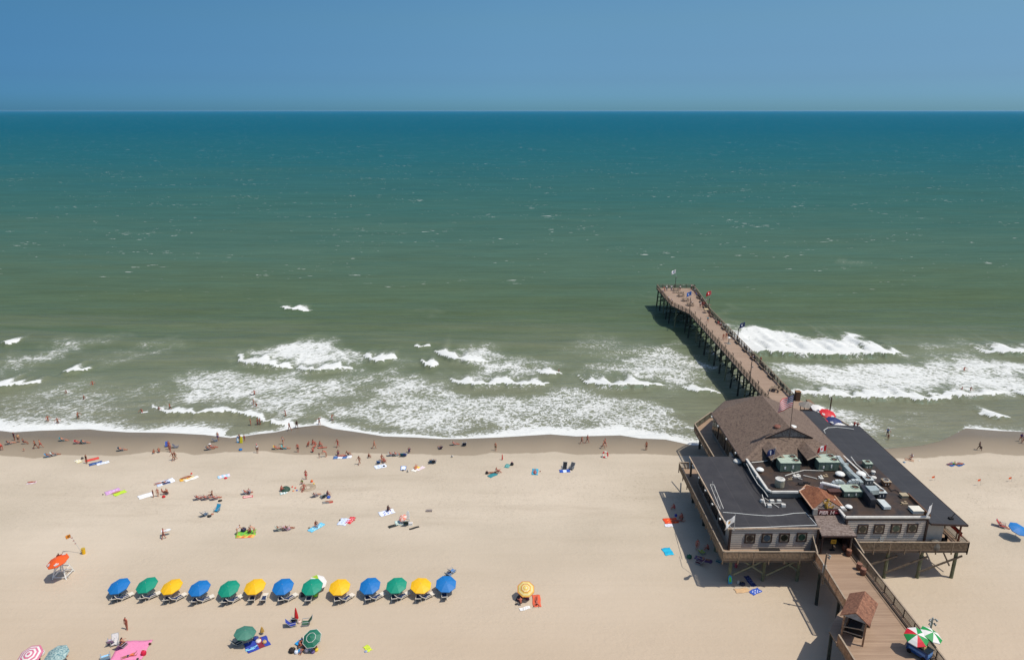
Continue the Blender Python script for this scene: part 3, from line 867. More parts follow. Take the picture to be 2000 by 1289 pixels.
for a, b in (((40.1, 75.6), (40.1, 73.9)), ((40.1, 73.9), (50.25, 73.9))):
    m.beam((a[0], a[1], ZU + .12), (b[0], b[1], ZU + .12), .28, .22)
m.build('parapet', WHITEP, rest)
m = MB()
for a, b in (((46.9, 89.6), (47.2, 84.6)), ((47.2, 84.6), (47.9, 79.8))): m.beam((a[0], a[1], ZU + .12), (b[0], b[1], ZU + .12), .22, .2)
m.build('roof_curb', WHITEP, rest)
m = MB(); m.beam((50.35, 79.0, ZU + .2), (50.3, 73.9, ZU + .2), .14, .45)
m.build('parapet', RUST, rest)
# ---- long dark lean-to roof on the right with its porch
m = MB()
m.hexa([(50.25, 73.5, 8.55), (54.75, 73.5, 8.3), (54.75, 101.2, 8.3), (50.25, 101.2, 8.55)],
       [(50.25, 73.5, 8.75), (54.75, 73.5, 8.5), (54.75, 101.2, 8.5), (50.25, 101.2, 8.75)])
m.hexa([(47.5, 88.35, 8.55), (50.24, 88.35, 8.55), (50.24, 106.4, 8.55), (47.5, 106.4, 8.55)],
       [(47.5, 88.35, 8.80), (50.24, 88.35, 8.752), (50.24, 106.4, 8.752), (47.5, 106.4, 8.80)])
m.build('roof', TARG, rest)
m = MB(); m.beam((54.78, 73.45, 8.42), (54.78, 101.2, 8.42), .08, .22); m.beam((50.3, 73.46, 8.62), (54.8, 73.46, 8.42), .08, .24)
m.build('fascia', TRIM, rest)
m = MB(); m.box(50.2, 52.3, 73.99, 98, DK, 8.52)
m.build('wall', mat('#a09a8e', .8, .1, 1.5), rest)
for y in (74.2, 79.5, 85, 90.5, 96, 100.8):
    q = MB(); q.beam((54.5, y, DK), (54.5, y, 8.3), .16, .16); q.build('post', mat('#6b3a28', .7, .2, 3), rest)
# ---- main hall with the shingled roof
ZE, ZR = 9.2, 12.75
xl, xr, xm = 32.25, 47.35, 39.75
yf, yb = 88.3, 109.6
E0, E1, E2, E3, E4, E5 = (xl, yf), (xr, yf), (xr, 105.2), (43.7, yb), (36.0, yb), (xl, 104.4)
m = MB(); m.prism([(32.7, 88.6), (46.9, 88.6), (46.9, 105.0), (43.5, 109.3), (36.1, 109.3), (32.7, 104.2)], DK, ZE)
m.build('wall', mat('#7d7468', .8, .1, 1.2), rest)
RF, RB = (xm, 91.9, ZR), (xm, 103.6, ZR)
zg = 11.35; kx = (ZR - zg) / (ZR - ZE)
gl, gr = (xm - (xm - xl) * kx, 91.9, zg), (xm + (xr - xm) * kx, 91.9, zg)
e = lambda p: (p[0], p[1], ZE)
m = MB()
m.quad(e(E0), gl, (gl[0], 91.6, zg + .0), e(E0))if False else None
m.quad(e(E5), RB, RF, gl, e(E0))
m.quad(e(E1), gr, RF, RB, e(E2))
m.quad(e(E0), gl, gr, e(E1))
m.quad(e(E5), e(E4), RB); m.quad(e(E4), e(E3), RB); m.quad(e(E3), e(E2), RB)
m.build('roof', SHING, rest)
m = MB()
for a, b in ((E0, E1), (E1, E2), (E2, E3), (E3, E4), (E4, E5), (E5, E0)):
    m.beam((a[0], a[1], ZE - .1), (b[0], b[1], ZE - .1), .1, .22)
m.build('fascia', TRIM, rest)
m = MB(); m.prism([(p[0] + (xm - p[0]) * .01, p[1]) for p in (E0, E1, E2, E3, E4, E5)], ZE - .12, ZE - .03)
m.build('soffit', STUCCO, rest)
# gablet overhang and face
m = MB()
pk = Vector((xm, 91.45, ZR + .1))
for s in (-1, 1):
    a = Vector((xm + s * 3.35, 91.45, zg - .12)); b = a + Vector((0, .6, .05)); c = pk + Vector((0, .6, 0))
    m.hexa([pk - Vector((0, 0, .14)), a - Vector((0, 0, .14)), b - Vector((0, 0, .14)), c - Vector((0, 0, .14))], [pk, a, b, c])
m.build('gable_roof', SHING, rest)
m = MB(); m.hexa([(xm - 2.95, 91.6, zg - .02), (xm + 2.95, 91.6, zg - .02), (xm, 91.6, ZR - .08)], [(xm - 2.95, 91.95, zg), (xm + 2.95, 91.95, zg), (xm, 91.95, ZR - .08)])
m.build('gable', SHINGG, rest)
m = MB()
for s in (-1, 1): m.beam((xm, 91.42, ZR + .06), (xm + s * 3.4, 91.42, zg - .16), .06, .14)
m.build('gable_trim', TRIM, rest)
# two dormers over the front eave
for cx in (36.75, 41.75):
    zd, hw, y0, y1 = 10.95, 1.25, 86.6, 91.2
    zs = zd - .65
    m = MB()
    m.hexa([(cx, y0, zd - .08), (cx - hw, y0, zs - .08), (cx - hw, y1, zs - .08), (cx, y1, zd - .08)], [(cx, y0, zd), (cx - hw, y0, zs), (cx - hw, y1, zs), (cx, y1, zd)])
    m.hexa([(cx + hw, y0, zs - .08), (cx, y0, zd - .08), (cx, y1, zd - .08), (cx + hw, y1, zs - .08)], [(cx + hw, y0, zs), (cx, y0, zd), (cx, y1, zd), (cx + hw, y1, zs)])
    d = m.build('dormer', SHING, rest)
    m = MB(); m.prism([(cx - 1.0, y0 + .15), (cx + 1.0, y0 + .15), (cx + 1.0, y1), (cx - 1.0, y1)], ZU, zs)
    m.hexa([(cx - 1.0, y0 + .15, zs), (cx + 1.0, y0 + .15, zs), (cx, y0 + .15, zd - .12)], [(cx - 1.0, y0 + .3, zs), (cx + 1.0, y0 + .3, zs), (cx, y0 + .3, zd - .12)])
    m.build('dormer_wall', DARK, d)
    m = MB()
    for s in (-1, 1): m.beam((cx, y0 - .03, zd - .03), (cx + s * hw, y0 - .03, zs - .03), .07, .14)
    m.build('dormer_trim', FASCIA, d)
# side windows of the hall
for k in range(4):
    y0 = 90.0 + 3.7 * k
    q = MB(); q.box(32.58, 32.7, y0, y0 + 3.2, 6.2, 8.7); f = q.build('window', TRIM, rest)
    for j in range(3):
        q = MB(); q.box(32.54, 32.58, y0 + .12 + j * 1.02, y0 + 1.02 + j * 1.02, 6.32, 8.55); q.build('pane', mat('#4a3f30', .12, .6, .8), f)
q = MB(); q.hexa([(32.75, 104.5, 6.3), (32.9, 104.5, 6.3), (35.9, 108.9, 6.3), (35.75, 108.9, 6.3)], [(32.75, 104.5, 8.7), (32.9, 104.5, 8.7), (35.9, 108.9, 8.7), (35.75, 108.9, 8.7)])
q.build('window', GLASSD, rest)
for y in (91, 95.5, 100, 103.5):
    m = MB(); m.cbox((32.15, y, ZE - .25), .25, .25, .2); m.build('eave_lamp', WHITE, rest)
# ---- entrance: orange hipped roof with a sculpture, sign board, shingled canopy and the dark passage
m = MB()
a0, a1, a2, a3, a4 = (36.95, 75.7, ZU + .05), (36.95, 79.9, ZU + .05), (38.5, 81.6, ZU + .05), (41.0, 79.3, ZU + .05), (40.9, 75.7, ZU + .05)
ap = (38.9, 79.3, 10.3); pf = (38.95, 76.9, 10.15)
m.quad(a0, pf, ap, a1); m.quad(a1, ap, a2); m.quad(a2, ap, a3); m.quad(a3, ap, pf, a4)
m.build('entrance_roof', SHINGO, rest)
m = MB()
for a, b in ((a0, a1), (a1, a2), (a2, a3), (a3, a4)): m.beam(Vector(a) + Vector((0, 0, .04)), Vector(b) + Vector((0, 0, .04)), .16, .12)
m.build('entrance_roof_edge', mat('#b0896b', .6, .2, 3), rest)
m = MB(); m.hexa([(37.2, 75.9, ZU - .1), (40.7, 75.9, ZU - .1), (40.7, 76.6, ZU - .1), (37.2, 76.6, ZU - .1)], [(37.2, 75.9, ZU + .1), (40.7, 75.9, ZU + .1), (38.95, 76.85, 10.0), (38.9, 76.85, 10.0)])
m.build('entrance_gable', SHINGA, rest)
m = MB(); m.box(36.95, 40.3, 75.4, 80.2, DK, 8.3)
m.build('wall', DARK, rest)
m = MB(); m.hexa([(36.98, 75.6, 8.55), (40.45, 75.6, 8.55), (40.7, 71.9, 7.95), (36.6, 71.9, 7.95)][::-1], [(36.98, 75.6, 8.7), (40.45, 75.6, 8.7), (40.7, 71.9, 8.1), (36.6, 71.9, 8.1)][::-1])
m.build('canopy', SHINGA, rest)
m = MB(); m.beam((36.6, 71.85, 7.98), (40.7, 71.85, 7.98), .1, .2)
for x in (36.95, 40.35): m.beam((x, 72.3, DK), (x, 72.3, 7.95), .16, .16)
m.box(40.3, 40.4, 72.4, 75.4, DK, 7.4)
m.build('canopy_frame', TRIM, rest)
# slanted wing boards either side of the entrance
for x, s in ((35.9, -1), (41.35, 1)):
    m = MB(); m.hexa([(x - .05, 70.9, DK), (x + .05, 70.9, DK), (x + .05 - s * .3, 73.2, DK), (x - .05 - s * .3, 73.2, DK)], [(x - .05, 70.9, 6.4), (x + .05, 70.9, 6.4), (x + .05 - s * .3, 73.2, 7.2), (x - .05 - s * .3, 73.2, 7.2)])
    m.build('wing_board', mat('#5d5850', .8, .2, 2), rest)
    m = MB(); m.beam((x, 70.88, 6.43), (x - s * .3, 73.2, 7.23), .14, .06); m.build('wing_cap', CAPW, rest)
# lettered sign
c = W(1615, 1000.5, 8.75)
sg = thing('restaurant_sign', 'long dark red sign board lettered PIER 14 above the shingled entrance canopy', 'sign', (c.x, 75.4, 8.5))
m = MB(); m.box(37.4, 40.4, 75.35, 75.5, 8.72, 9.38); m.build('board', mat('#4c1512', .6, .25, 3), sg)
m = MB(); m.box(36.85, 37.4, 75.3, 75.56, 8.7, 9.5); m.box(40.4, 40.95, 75.3, 75.56, 8.8, 9.45); m.build('end_block', mat('#8f8a80', .7, .1, 3), sg)
def text_mesh(name, txt, size, mt, parent, loc, rx=R(90), off=.0, ext=.02, shear=0.0):
    cu = bpy.data.curves.new('t', 'FONT'); cu.body = txt; cu.size = size; cu.extrude = ext; cu.offset = off; cu.shear = shear
    cu.align_x = 'CENTER'; cu.align_y = 'CENTER'
    o = bpy.data.objects.new('t', cu); COL.objects.link(o)
    dg = bpy.context.evaluated_depsgraph_get()
    me = bpy.data.meshes.new_from_object(o.evaluated_get(dg))
    bpy.data.objects.remove(o)
    me.materials.clear(); me.materials.append(mt)
    me.transform(Matrix.Rotation(rx, 4, 'X'))
    n = bpy.data.objects.new(name, me); COL.objects.link(n)
    n.location = Vector(loc) - (parent_world(parent) if parent else Vector()); n.parent = parent
    return n
text_mesh('lettering', 'PIER 14', .6, mat('#e8cfc4', .5, .05, 3), sg, (38.5, 75.31, 9.05), off=.014, shear=.15)
text_mesh('lettering', 'restaurant', .25, mat('#b8535a', .5, .05, 3), sg, (39.78, 75.31, 9.05), off=.006, shear=.3)
# golden figure above the sign
c0 = Vector((38.75, 76.05, 9.3))
m = MB()
m.cyl(c0, c0 + Vector((-.1, 0, .5)), .26, .2, 8); m.cyl(c0 + Vector((-.1, 0, .5)), c0 + Vector((.05, 0, .95)), .2, .13, 8)
m.lathe(c0 + Vector((.1, 0, .95)), [(.05, 0), (.15, .08), (.16, .2), (.06, .32)], 8)
m.tube([c0 + Vector((0, 0, .8)), c0 + Vector((-.42, -.1, .72)), c0 + Vector((-.55, -.1, 1.05))], .07)
m.tube([c0 + Vector((.05, 0, .8)), c0 + Vector((.45, -.1, .7)), c0 + Vector((.3, -.2, .4))], .07)
m.tube([c0 + Vector((.1, 0, .1)), c0 + Vector((.6, -.1, .05)), c0 + Vector((.85, -.1, .35))], .1)
solo('sculpture', m, mat('#b08a3c', .45, .35, 5, .2), 'small golden figure mounted in the orange gable above the PIER 14 sign', 'sculpture', loc=c0)
# rooftop cable and seams of the left wing
def cable(name, pts, r, mt, label, cat='cable', group=None):
    q = MB(); q.tube([Vector(p) for p in pts], r, 5)
    return solo(name, q, mt, label, cat, group, loc=pts[0])
cable('roof_cable', [W(a, b, ZL + .03) for a, b in ((1412, 1000), (1440, 1002), (1470, 1005), (1500, 1007), (1525, 1006), (1550, 1002), (1574, 1001), (1595, 1025), (1540, 1027), (1500, 1029), (1432, 1031))], .035, WHITE, 'white cable wandering across the flat black roof of the left wing')
cable('roof_cable', [W(a, b, ZU + .02) for a, b in ((1458, 905), (1468, 925), (1480, 945), (1492, 958), (1500, 970))], .05, WHITEP, 'pale conduit running beside the white parapet between the two flat roofs')
cable('roof_cable', [W(a, b, 8.82) for a, b in ((1612, 846), (1609, 840), (1617, 835), (1634, 834), (1655, 836), (1668, 838))], .045, WHITE, 'white hose curving over the far end of the long dark roof')
cable('flag_stay', [W(1400, 988, ZL + .9), W(1407, 1007, ZL + .9), W(1433, 1035, ZL + .25)], .03, WHITEP, 'white pipe rail along the left edge of the lower black roof')
m = MB()
for a, b in ((1391, 952), (1396, 962), (1401, 980), (1407, 995)): m.beam(W(a, b, ZL), W(a, b, ZL) + Vector((0, 0, .9)), .05)
q0, q1 = W(1387, 946, ZL + .9), W(1406, 993, ZL + .9)
m.beam(q0, q1, .05); q2 = W(1394, 946, ZL + .9); m.beam(q0, q2, .05); m.beam(q2, W(1413, 993, ZL + .9), .05)
solo('roof_rack', m, WHITEP, 'white pipe frame standing on the left edge of the lower black roof', 'pipe frame', loc=W(1391, 952, ZL))
q = MB(); p = W(1441, 901.5, ZL); q.lathe(p, [(.62, 0), (.62, .15), (.5, .25), (.1, .3)], 12)
solo('roof_vent', q, WHITEP, 'round pale cap near the far end of the lower black roof', 'roof vent', loc=p, smooth=False)
p = W(1510, 985, ZL)
m = MB()
for dx, dy in ((-1.2, .6), (0, .5), (.9, .5), (1.1, -.5), (-.7, -.6)):
    m.cbox(p + Vector((dx, dy, 0)), .5, .35, .35); 
m.beam(p + Vector((-1.2, 0, .2)), p + Vector((1.3, 0, .2)), .08); m.beam(p + Vector((-1.2, -.7, .2)), p + Vector((-1.2, .9, .9)), .07); m.beam(p + Vector((-.6, 1.4, .1)), p + Vector((.4, -.9, .1)), .06)
solo('antenna_rack', m, WHITEP, 'low metal rack with small blocks standing on the lower black roof', 'antenna rack', loc=p)
# ================================================================ ROOF EQUIPMENT
AC_COL = []
def ac_unit(px, py, w, d, h, fans, label, z=ZU, body=ACG, top=ACT, name='air_conditioner'):
    """px, py: photo position of the near bottom left corner"""
    p = W(px, py, z)
    r = thing(name, label, 'air conditioner', p, 0, 'air conditioners on the flat roof')
    m = MB(); m.box(p.x, p.x + w, p.y, p.y + d, z + .12, z + h)
    for k in range(4): m.box(p.x + w * (.1 + .22 * k), p.x + w * (.1 + .22 * k) + .05, p.y - .02, p.y, z + .25, z + h - .12)
    m.build('housing', body, r)
    m = MB(); m.box(p.x - .05, p.x + w + .05, p.y - .05, p.y + d + .05, z + h, z + h + .07); m.build('lid', top, r)
    m = MB(); m.box(p.x + .1, p.x + w - .1, p.y + .1, p.y + d - .1, z, z + .12); m.build('curb', DARK, r)
    for fx, fy, fr in fans:
        m = MB(); c = (p.x + fx, p.y + fy, z + h + .07)
        m.lathe(c, [(fr, 0), (fr, .09), (fr * .88, .1), (fr * .86, .02)], 16); f = m.build('fan_ring', STEELW if body is not ACG else ACT, r)
        m = MB(); m.cyl(c, (c[0], c[1], c[2] + .03), fr * .84, fr * .84, 16)
        m.mi = 1; m.cyl((c[0], c[1], c[2] + .03), (c[0], c[1], c[2] + .07), fr * .25, fr * .25, 8)
        for t in range(3):
            an = t * 2.094
            m.beam((c[0], c[1], c[2] + .05), (c[0] + fr * .8 * math.cos(an), c[1] + fr * .8 * math.sin(an), c[2] + .05), fr * .18, .02)
        m.build('fan', [DARK, RUST], r)
    m = MB(); m.box(p.x + w * .2, p.x + w * .28, p.y - .05, p.y, z + h * .35, z + h * .6); m.box(p.x + w * .6, p.x + w * .66, p.y - .05, p.y, z + h * .4, z + h * .75)
    m.build('service_plate', WHITE, r)
    return r
ac_unit(1523, 922, 2.7, 2.3, 1.35, [(2.2, 1.75, .5), (2.25, .65, .5)], 'green rooftop air conditioner with two fans, the left one below the brown roof')
ac_unit(1598, 920.5, 2.7, 2.3, 1.35, [(2.2, 1.75, .5), (2.25, .65, .5)], 'green rooftop air conditioner with two fans, beside the top of the long metal duct')
ac_unit(1648, 972, 2.35, 1.7, .85, [(1.75, 1.0, .52)], 'low green rooftop air conditioner with a single fan behind the orange entrance roof')
ac_unit(1689, 919, .95, 1.0, 1.0, [(.48, .5, .38)], 'square green condenser standing alone where the dark lean-to roof begins', z=8.85)
ac_unit(1690, 948, 1.0, 1.0, .75, [(.5, .5, .42)], 'small white-topped condenser beside the middle of the long metal duct', body=mat('#6b6f6c', .5, .2, 2), top=STEELW)
ac_unit(1714, 974, 1.05, 1.05, .8, [(.52, .52, .44)], 'small white-topped condenser next to the dark blue hood at the near end of the duct', body=mat('#3c4046', .5, .2, 2), top=STEELW)
ac_unit(1726, 950, .9, .9, .6, [(.45, .45, .36)], 'rusty square condenser on legs on the right of the flat roof', body=RUST, top=mat('#a08c70', .7, .3, 4))
# the big hall duct in jointed lengths and its dark exhaust housing
du = thing('roof_duct', 'long jointed grey metal duct running down the flat roof to a dark blue housing', 'duct', W(1650, 912, ZU))
def duct_seg(pts, h0, h1, mt=STEEL, under=None, nm='duct_length'):
    """pts: photo positions of the top face corners at height h1"""
    t = [W(a, b, ZU + h1) for a, b in pts]
    m = MB(); m.hexa([v - Vector((0, 0, h1 - h0)) for v in t], t)
    return m.build(nm, mt, du)
DKD = mat('#4f5a5a', .45, .2, 2, .2)
for q in (((1642, 903), (1650, 903), (1640.5, 889.5), (1634, 889.5)), ((1649.5, 907.5), (1658, 904.5), (1651, 903.6), (1642.5, 903.6))):
    duct_seg(q, .7, 1.2)
for q in (((1658.5, 920.5), (1666.5, 920.5), (1654, 907.5), (1646, 907.5)), ((1672, 932.5), (1680.5, 932.5), (1666.5, 921.3), (1659, 921.3)), ((1680, 941.5), (1687, 941.5), (1679.5, 933.3), (1672, 933.3))):
    duct_seg(q, .35, 1.1)
duct_seg(((1700, 958), (1718, 957), (1711, 948), (1690, 948)), .9, 1.5)
duct_seg(((1727, 990), (1741, 989.5), (1727, 975), (1712, 974)), .1, .45, STEELW)
m = MB()
a, b, c_, d_ = W(1680, 946, ZU + 1.3), W(1692, 946, ZU + 1.4), W(1712, 976, ZU + 1.2), W(1701, 976, ZU + 1.1)
m.hexa([Vector((v.x, v.y, ZU)) for v in (d_, c_, b, a)], [d_, c_, b, a])
m.build('exhaust_housing', NAVY, du)
for px, py, s in ((1633, 897, 1), (1637, 944, 1), (1669, 943, 1)):
    p = W(px, py, ZU + .8); q = []
    for t in range(7):
        an = math.pi * t / 6
        q.append(p + Vector((-.7 * math.cos(an), 0, .55 * math.sin(an) - .3)))
    m = MB()
    for u, v in zip(q[:-1], q[1:]): m.beam(u, v, .55, .38, up=(0, 1, 0))
    m.build('elbow', STEELW, du)
p0, p1 = W(1605.5, 943, ZU + .75), W(1642, 952, ZU + .75)
m = MB(); m.cyl(p0, p1, .21, .21, 12); m.cyl(p0, p0 + Vector((0, 0, -.75)), .23, .23, 10)
for t in (.25, .5, .75): m.cyl(p0.lerp(p1, t), p0.lerp(p1, t + .02), .235, .235, 12)
solo('vent_pipe', m, WHITE, 'fat white round pipe lying from the roof to the low green air conditioner', 'pipe', loc=(p0.x, p0.y, ZU))
def round_vent(px, py, r, h, label, mt=WHITE, z=ZU, cap=True, skirt=True):
    p = W(px, py, z)
    t = thing('roof_vent', label, 'roof vent', p, 0, 'vents on the flat roof')
    m = MB(); m.lathe(p, [(r * .7, 0), (r * .7, h)], 12); m.build('pipe', RUST if mt is WHITE else mt, t)
    m = MB(); m.lathe(p + Vector((0, 0, h)), [(r, 0), (r, r * .22), (r * .75, r * .45), (r * .2, r * .55)], 14); m.build('cap', mt, t, smooth=False)
    return t
round_vent(1484, 922, .5, .35, 'white domed vent just right of the white parapet corner')
round_vent(1640, 931, .62, .35, 'wide white round fan vent below the right-hand two-fan air conditioner')
round_vent(1681, 930, .62, .3, 'wide white round fan vent just right of the metal duct')
round_vent(1705, 925, .3, .3, 'little cream mushroom vent below the lone green condenser', WHITEP)
round_vent(1706, 936, .36, .25, 'little cream mushroom vent nearer the rusty condenser', WHITEP)
round_vent(1657, 994, .42, .3, 'white domed vent on a square base near the right end of the sign')
round_vent(1478, 934, .14, .3, 'thin white vent pipe left of the tall beige ventilator', WHITEP)
p = W(1522, 950, ZU)
t = thing('roof_ventilator', 'tall beige barrel-shaped ventilator standing on the flat roof behind the white parapet', 'roof vent', p)
m = MB(); m.lathe(p, [(.55, 0), (.6, .1), (.6, .95), (.55, 1.05)], 14); m.build('housing', mat('#8f8a76', .6, .2, 3), t)
m = MB(); m.lathe(p + Vector((0, 0, 1.05)), [(.62, 0), (.62, .1), (.4, .14), (.38, .06)], 14); m.build('lid', WHITEP, t)
m = MB(); m.cyl(p + Vector((0, 0, 1.06)), p + Vector((0, 0, 1.11)), .35, .35, 12); m.build('fan', DARK, t)
for px, py, w_, d_, h_, mt_, lb in ((1761, 974, .9, .8, .35, mat('#a59678', .7, .15, 3), 'flat tan box on the roof below the tangle of pipes'), (1783, 1004, 1.35, 1.25, .35, mat('#d6d0be', .6, .06, 3), 'wide cream-white lidded box at the front right of the flat roof'),
                                    (1643, 996, .5, .45, .2, WHITE, 'tiny white square box by the right end of the sign'), (1617, 967, .5, .5, .25, WHITE, 'small white box beside the orange roof edge')):
    p = W(px, py, ZU); m = MB(); m.cbox(p + Vector((w_ / 2, d_ / 2, 0)), w_ - .1, d_ - .1, h_); m.cbox(p + Vector((w_ / 2, d_ / 2, h_)), w_, d_, .08)
    solo('roof_box', m, mt_, lb, 'roof box', 'boxes on the flat roof', loc=p)
for px, py, w_, d_, lb, mt_ in ((1612, 931, .6, .5, 'small tan machine part lying in front of the wide fan vent', 'a'), (1603, 934, .5, .7, 'pale bracket left of the small tan machine part', 'b'), (1543, 937, .5, .3, 'tan scrap of wood right of the tall beige ventilator', 'a'), (1556, 931, .9, .6, 'low pump with pipe stubs in the middle of the flat roof', 'b'), (1570, 946, 1.4, .5, 'dark charred frame lying behind the orange entrance roof', 'c'), (1628, 980, .5, .3, 'thin curved offcut of white pipe below the low green air conditioner', 'b'), (1766, 984, .7, .5, 'pale round plate between the two cream boxes', 'a')):
    p = W(px, py, ZU); m = MB(); m.cbox(p, w_, d_, .18); m.cbox(p + Vector((w_ * .2, d_ * .2, .18)), w_ * .4, d_ * .5, .14); m.beam(p + Vector((-w_ * .8, -.2, .06)), p + Vector((w_ * .7, .3, .1)), .06)
    solo('roof_scrap', m, {'a': mat('#97856a', .7, .2, 4), 'b': WHITEP, 'c': DARK}[mt_], lb, 'scrap', 'scrap on the flat roof', loc=p)
p = W(1628, 966, ZU); m = MB(); m.cbox(p, 1.5, .8, .6); m.cbox(p + Vector((0, 0, .6)), 1.6, .9, .08)
solo('roof_box', m, mat('#4a2c22', .7, .3, 3), 'dark brown box left of the low green air conditioner', 'roof box', 'boxes on the flat roof', loc=p)
for pts, r_, lb in (([(1533, 929), (1548, 924), (1570, 918), (1608, 919)], .06, 'thin white pipe lying in front of the two big green air conditioners'),
                    ([(1569, 928), (1590, 933), (1596, 935)], .06, 'short white pipe on the roof left of the wide fan vent'),
                    ([(1543, 918), (1552, 926), (1560, 934), (1567, 936)], .05, 'bent white pipe between the beige ventilator and the green air conditioners'),
                    ([(1733, 948), (1741, 958), (1748, 956), (1757, 962)], .05, 'black hose curling from the rusty condenser to the tan box'),
                    ([(1662, 892), (1672, 906), (1690, 921), (1712, 948)], .07, 'long white conduit along the right side of the metal duct'),
                    ([(1468, 903), (1490, 901), (1500, 899)], .07, 'white pipe stub at the left end of the brown roof eave'),
                    ([(1560, 958), (1572, 953), (1583, 949.5), (1600, 952), (1622, 956)], .06, 'cream pipe bending round the back of the orange entrance roof')):
    cable('roof_pipe', [W(a, b, ZU + .12) for a, b in pts], r_, DARK if 'black' in lb else WHITEP, lb, 'pipe', 'pipes on the flat roof')
p = W(1519, 833, 12.2); m = MB(); m.lathe(p + Vector((0, 0, -.15)), [(.55, 0), (.55, .2), (.4, .32), (.1, .36)], 12)
solo('roof_vent', m, mat('#7a4a38', .7, .2, 3), 'reddish round vent cap on the brown shingled slope left of the flagpole', 'roof vent', loc=p)
p = W(1549, 832, 12.3); m = MB(); m.lathe(p + Vector((0, 0, -.1)), [(.5, 0), (.5, .08), (.3, .14)], 12)
solo('satellite_dish', m, WHITE, 'small white dish on the brown roof right of the flagpole', 'satellite dish', loc=p)
q = MB(); q.tube([W(1857, 1013, 8.75), W(1862, 1006, 9.1), W(1865, 1003, 9.3)], .05); q.cbox(W(1857, 1013, 8.6), .5, .4, .2)
solo('roof_bracket', q, DARK, 'dark bent bracket on the near end of the long dark roof', 'bracket', loc=W(1857, 1013, 8.6))
# ================================================================ ENTRANCE BOARDWALK
bw = thing('boardwalk', 'broad raised plank walkway leading from the bottom of the photo to the restaurant entrance', 'boardwalk', (38, 60, 1))
m = MB(); m.prism([(35.7, 72.6), (35.5, 62.8), (34.2, 61.6), (32.4, 59.2), (32.4, 20), (41.1, 20), (41.1, 72.6)][::-1], DK - .08, DK + .004)
m.build('deck', WOOD, bw)
m = MB()
for x in (32.6, 35.6, 38.3, 40.9): m.beam((x, 20, DK - .24), (x, 72.2 if x > 35 else 59, DK - .24), .14, .3)
m.build('deck_beam', RAILD, bw)
m = MB(); rail(m, (35.85, 71.3), (35.5, 62.8), RL, 1.1, 2.0, .15, .35); m.build('railing', [RAILO, CAPW], bw)
m = MB(); rail(m, (32.45, 57.5), (32.45, 20), RL, 1.1, 2.0, .15, .35, bw=.1); m.build('railing', [RAILO, CAPW], bw)
m = MB(); rail(m, (41.05, 73.1), (41.05, 20), RL, 1.1, 1.95, .15, .35); m.build('railing', [RAILW, CAPW], bw)
m = MB(); m.beam((40.6, 72.0, DK + .12), (40.6, 20, DK + .12), .12, .16); m.beam((40.42, 72.0, DK + .3), (40.42, 20, DK + .3), .05, .08); m.build('curb_rail', RAILD, bw)
for y in (69.5, 64.5, 59.5, 54.5, 49.5):
    for x in (35.8 if y > 60 else 32.8, 40.7):
        q = MB(); q.cyl((x - (.35 if x < 38 else 0), y - 1.0, .4), (x, y, DK - .38), .2, .17, 8); q.build('stilt', PILED if x < 38 else RAILD, bw)
    q = MB(); q.beam((32.6 if y < 60 else 35.6, y, DK - .5), (41.0, y, DK - .5), .2, .22); q.build('cross_beam', RAILD, bw)
# ---- ticket kiosk, turned about forty degrees to the walkway
ks = thing('kiosk', 'small open wooden kiosk with a rust brown shingled gable roof on the walkway', 'kiosk', (34.95, 59.05, DK), -math.atan2(.6, .8))
def kbuild(m, nm, mt):
    me = m.mesh(nm, mt); o = bpy.data.objects.new(nm, me); COL.objects.link(o); o.parent = ks; return o
for x in (-1, 1):
    for y in (-1.65, 1.65):
        m = MB(); m.box(x - .08, x + .08, y - .08, y + .08, 0, 2.75); kbuild(m, 'post', RAILO)
m = MB()
for s in (-1, 1):
    a = [(0, -2.05, 3.65), (s * 1.35, -2.05, 2.75), (s * 1.35, 2.05, 2.75), (0, 2.05, 3.65)]
    t = [Vector(v) + Vector((0, 0, .09)) for v in a]
    m.hexa([Vector(v) for v in a] if s > 0 else [Vector(v) for v in a][::-1], t if s > 0 else t[::-1])
kbuild(m, 'roof', SHINGK)
m = MB(); m.hexa([(-1.2, -1.75, 2.72), (1.2, -1.75, 2.72), (0, -1.75, 3.55)], [(-1.2, -1.68, 2.72), (1.2, -1.68, 2.72), (0, -1.68, 3.55)]); kbuild(m, 'gable', mat('#8c8f90', .7, .3, 3))
m = MB(); m.box(-1, 1, 1.6, 1.66, 0, 2.7); kbuild(m, 'back_panel', DARK)
m = MB(); m.box(-1.06, -1.0, -1.6, 1.6, 0, 1.0); m.box(-1.15, -.85, -1.6, 1.6, 1.0, 1.06); kbuild(m, 'counter', RAILO)
m = MB(); m.box(-.75, .75, -.6, .6, 0, .9); kbuild(m, 'cabinet', DARK)
m = MB(); m.beam((-.95, -1.66, 1.4), (.95, -1.66, 1.9), .06, .1); m.beam((-.95, -1.66, .9), (.95, -1.66, 1.1), .06, .1); kbuild(m, 'crossbar', CAPW)
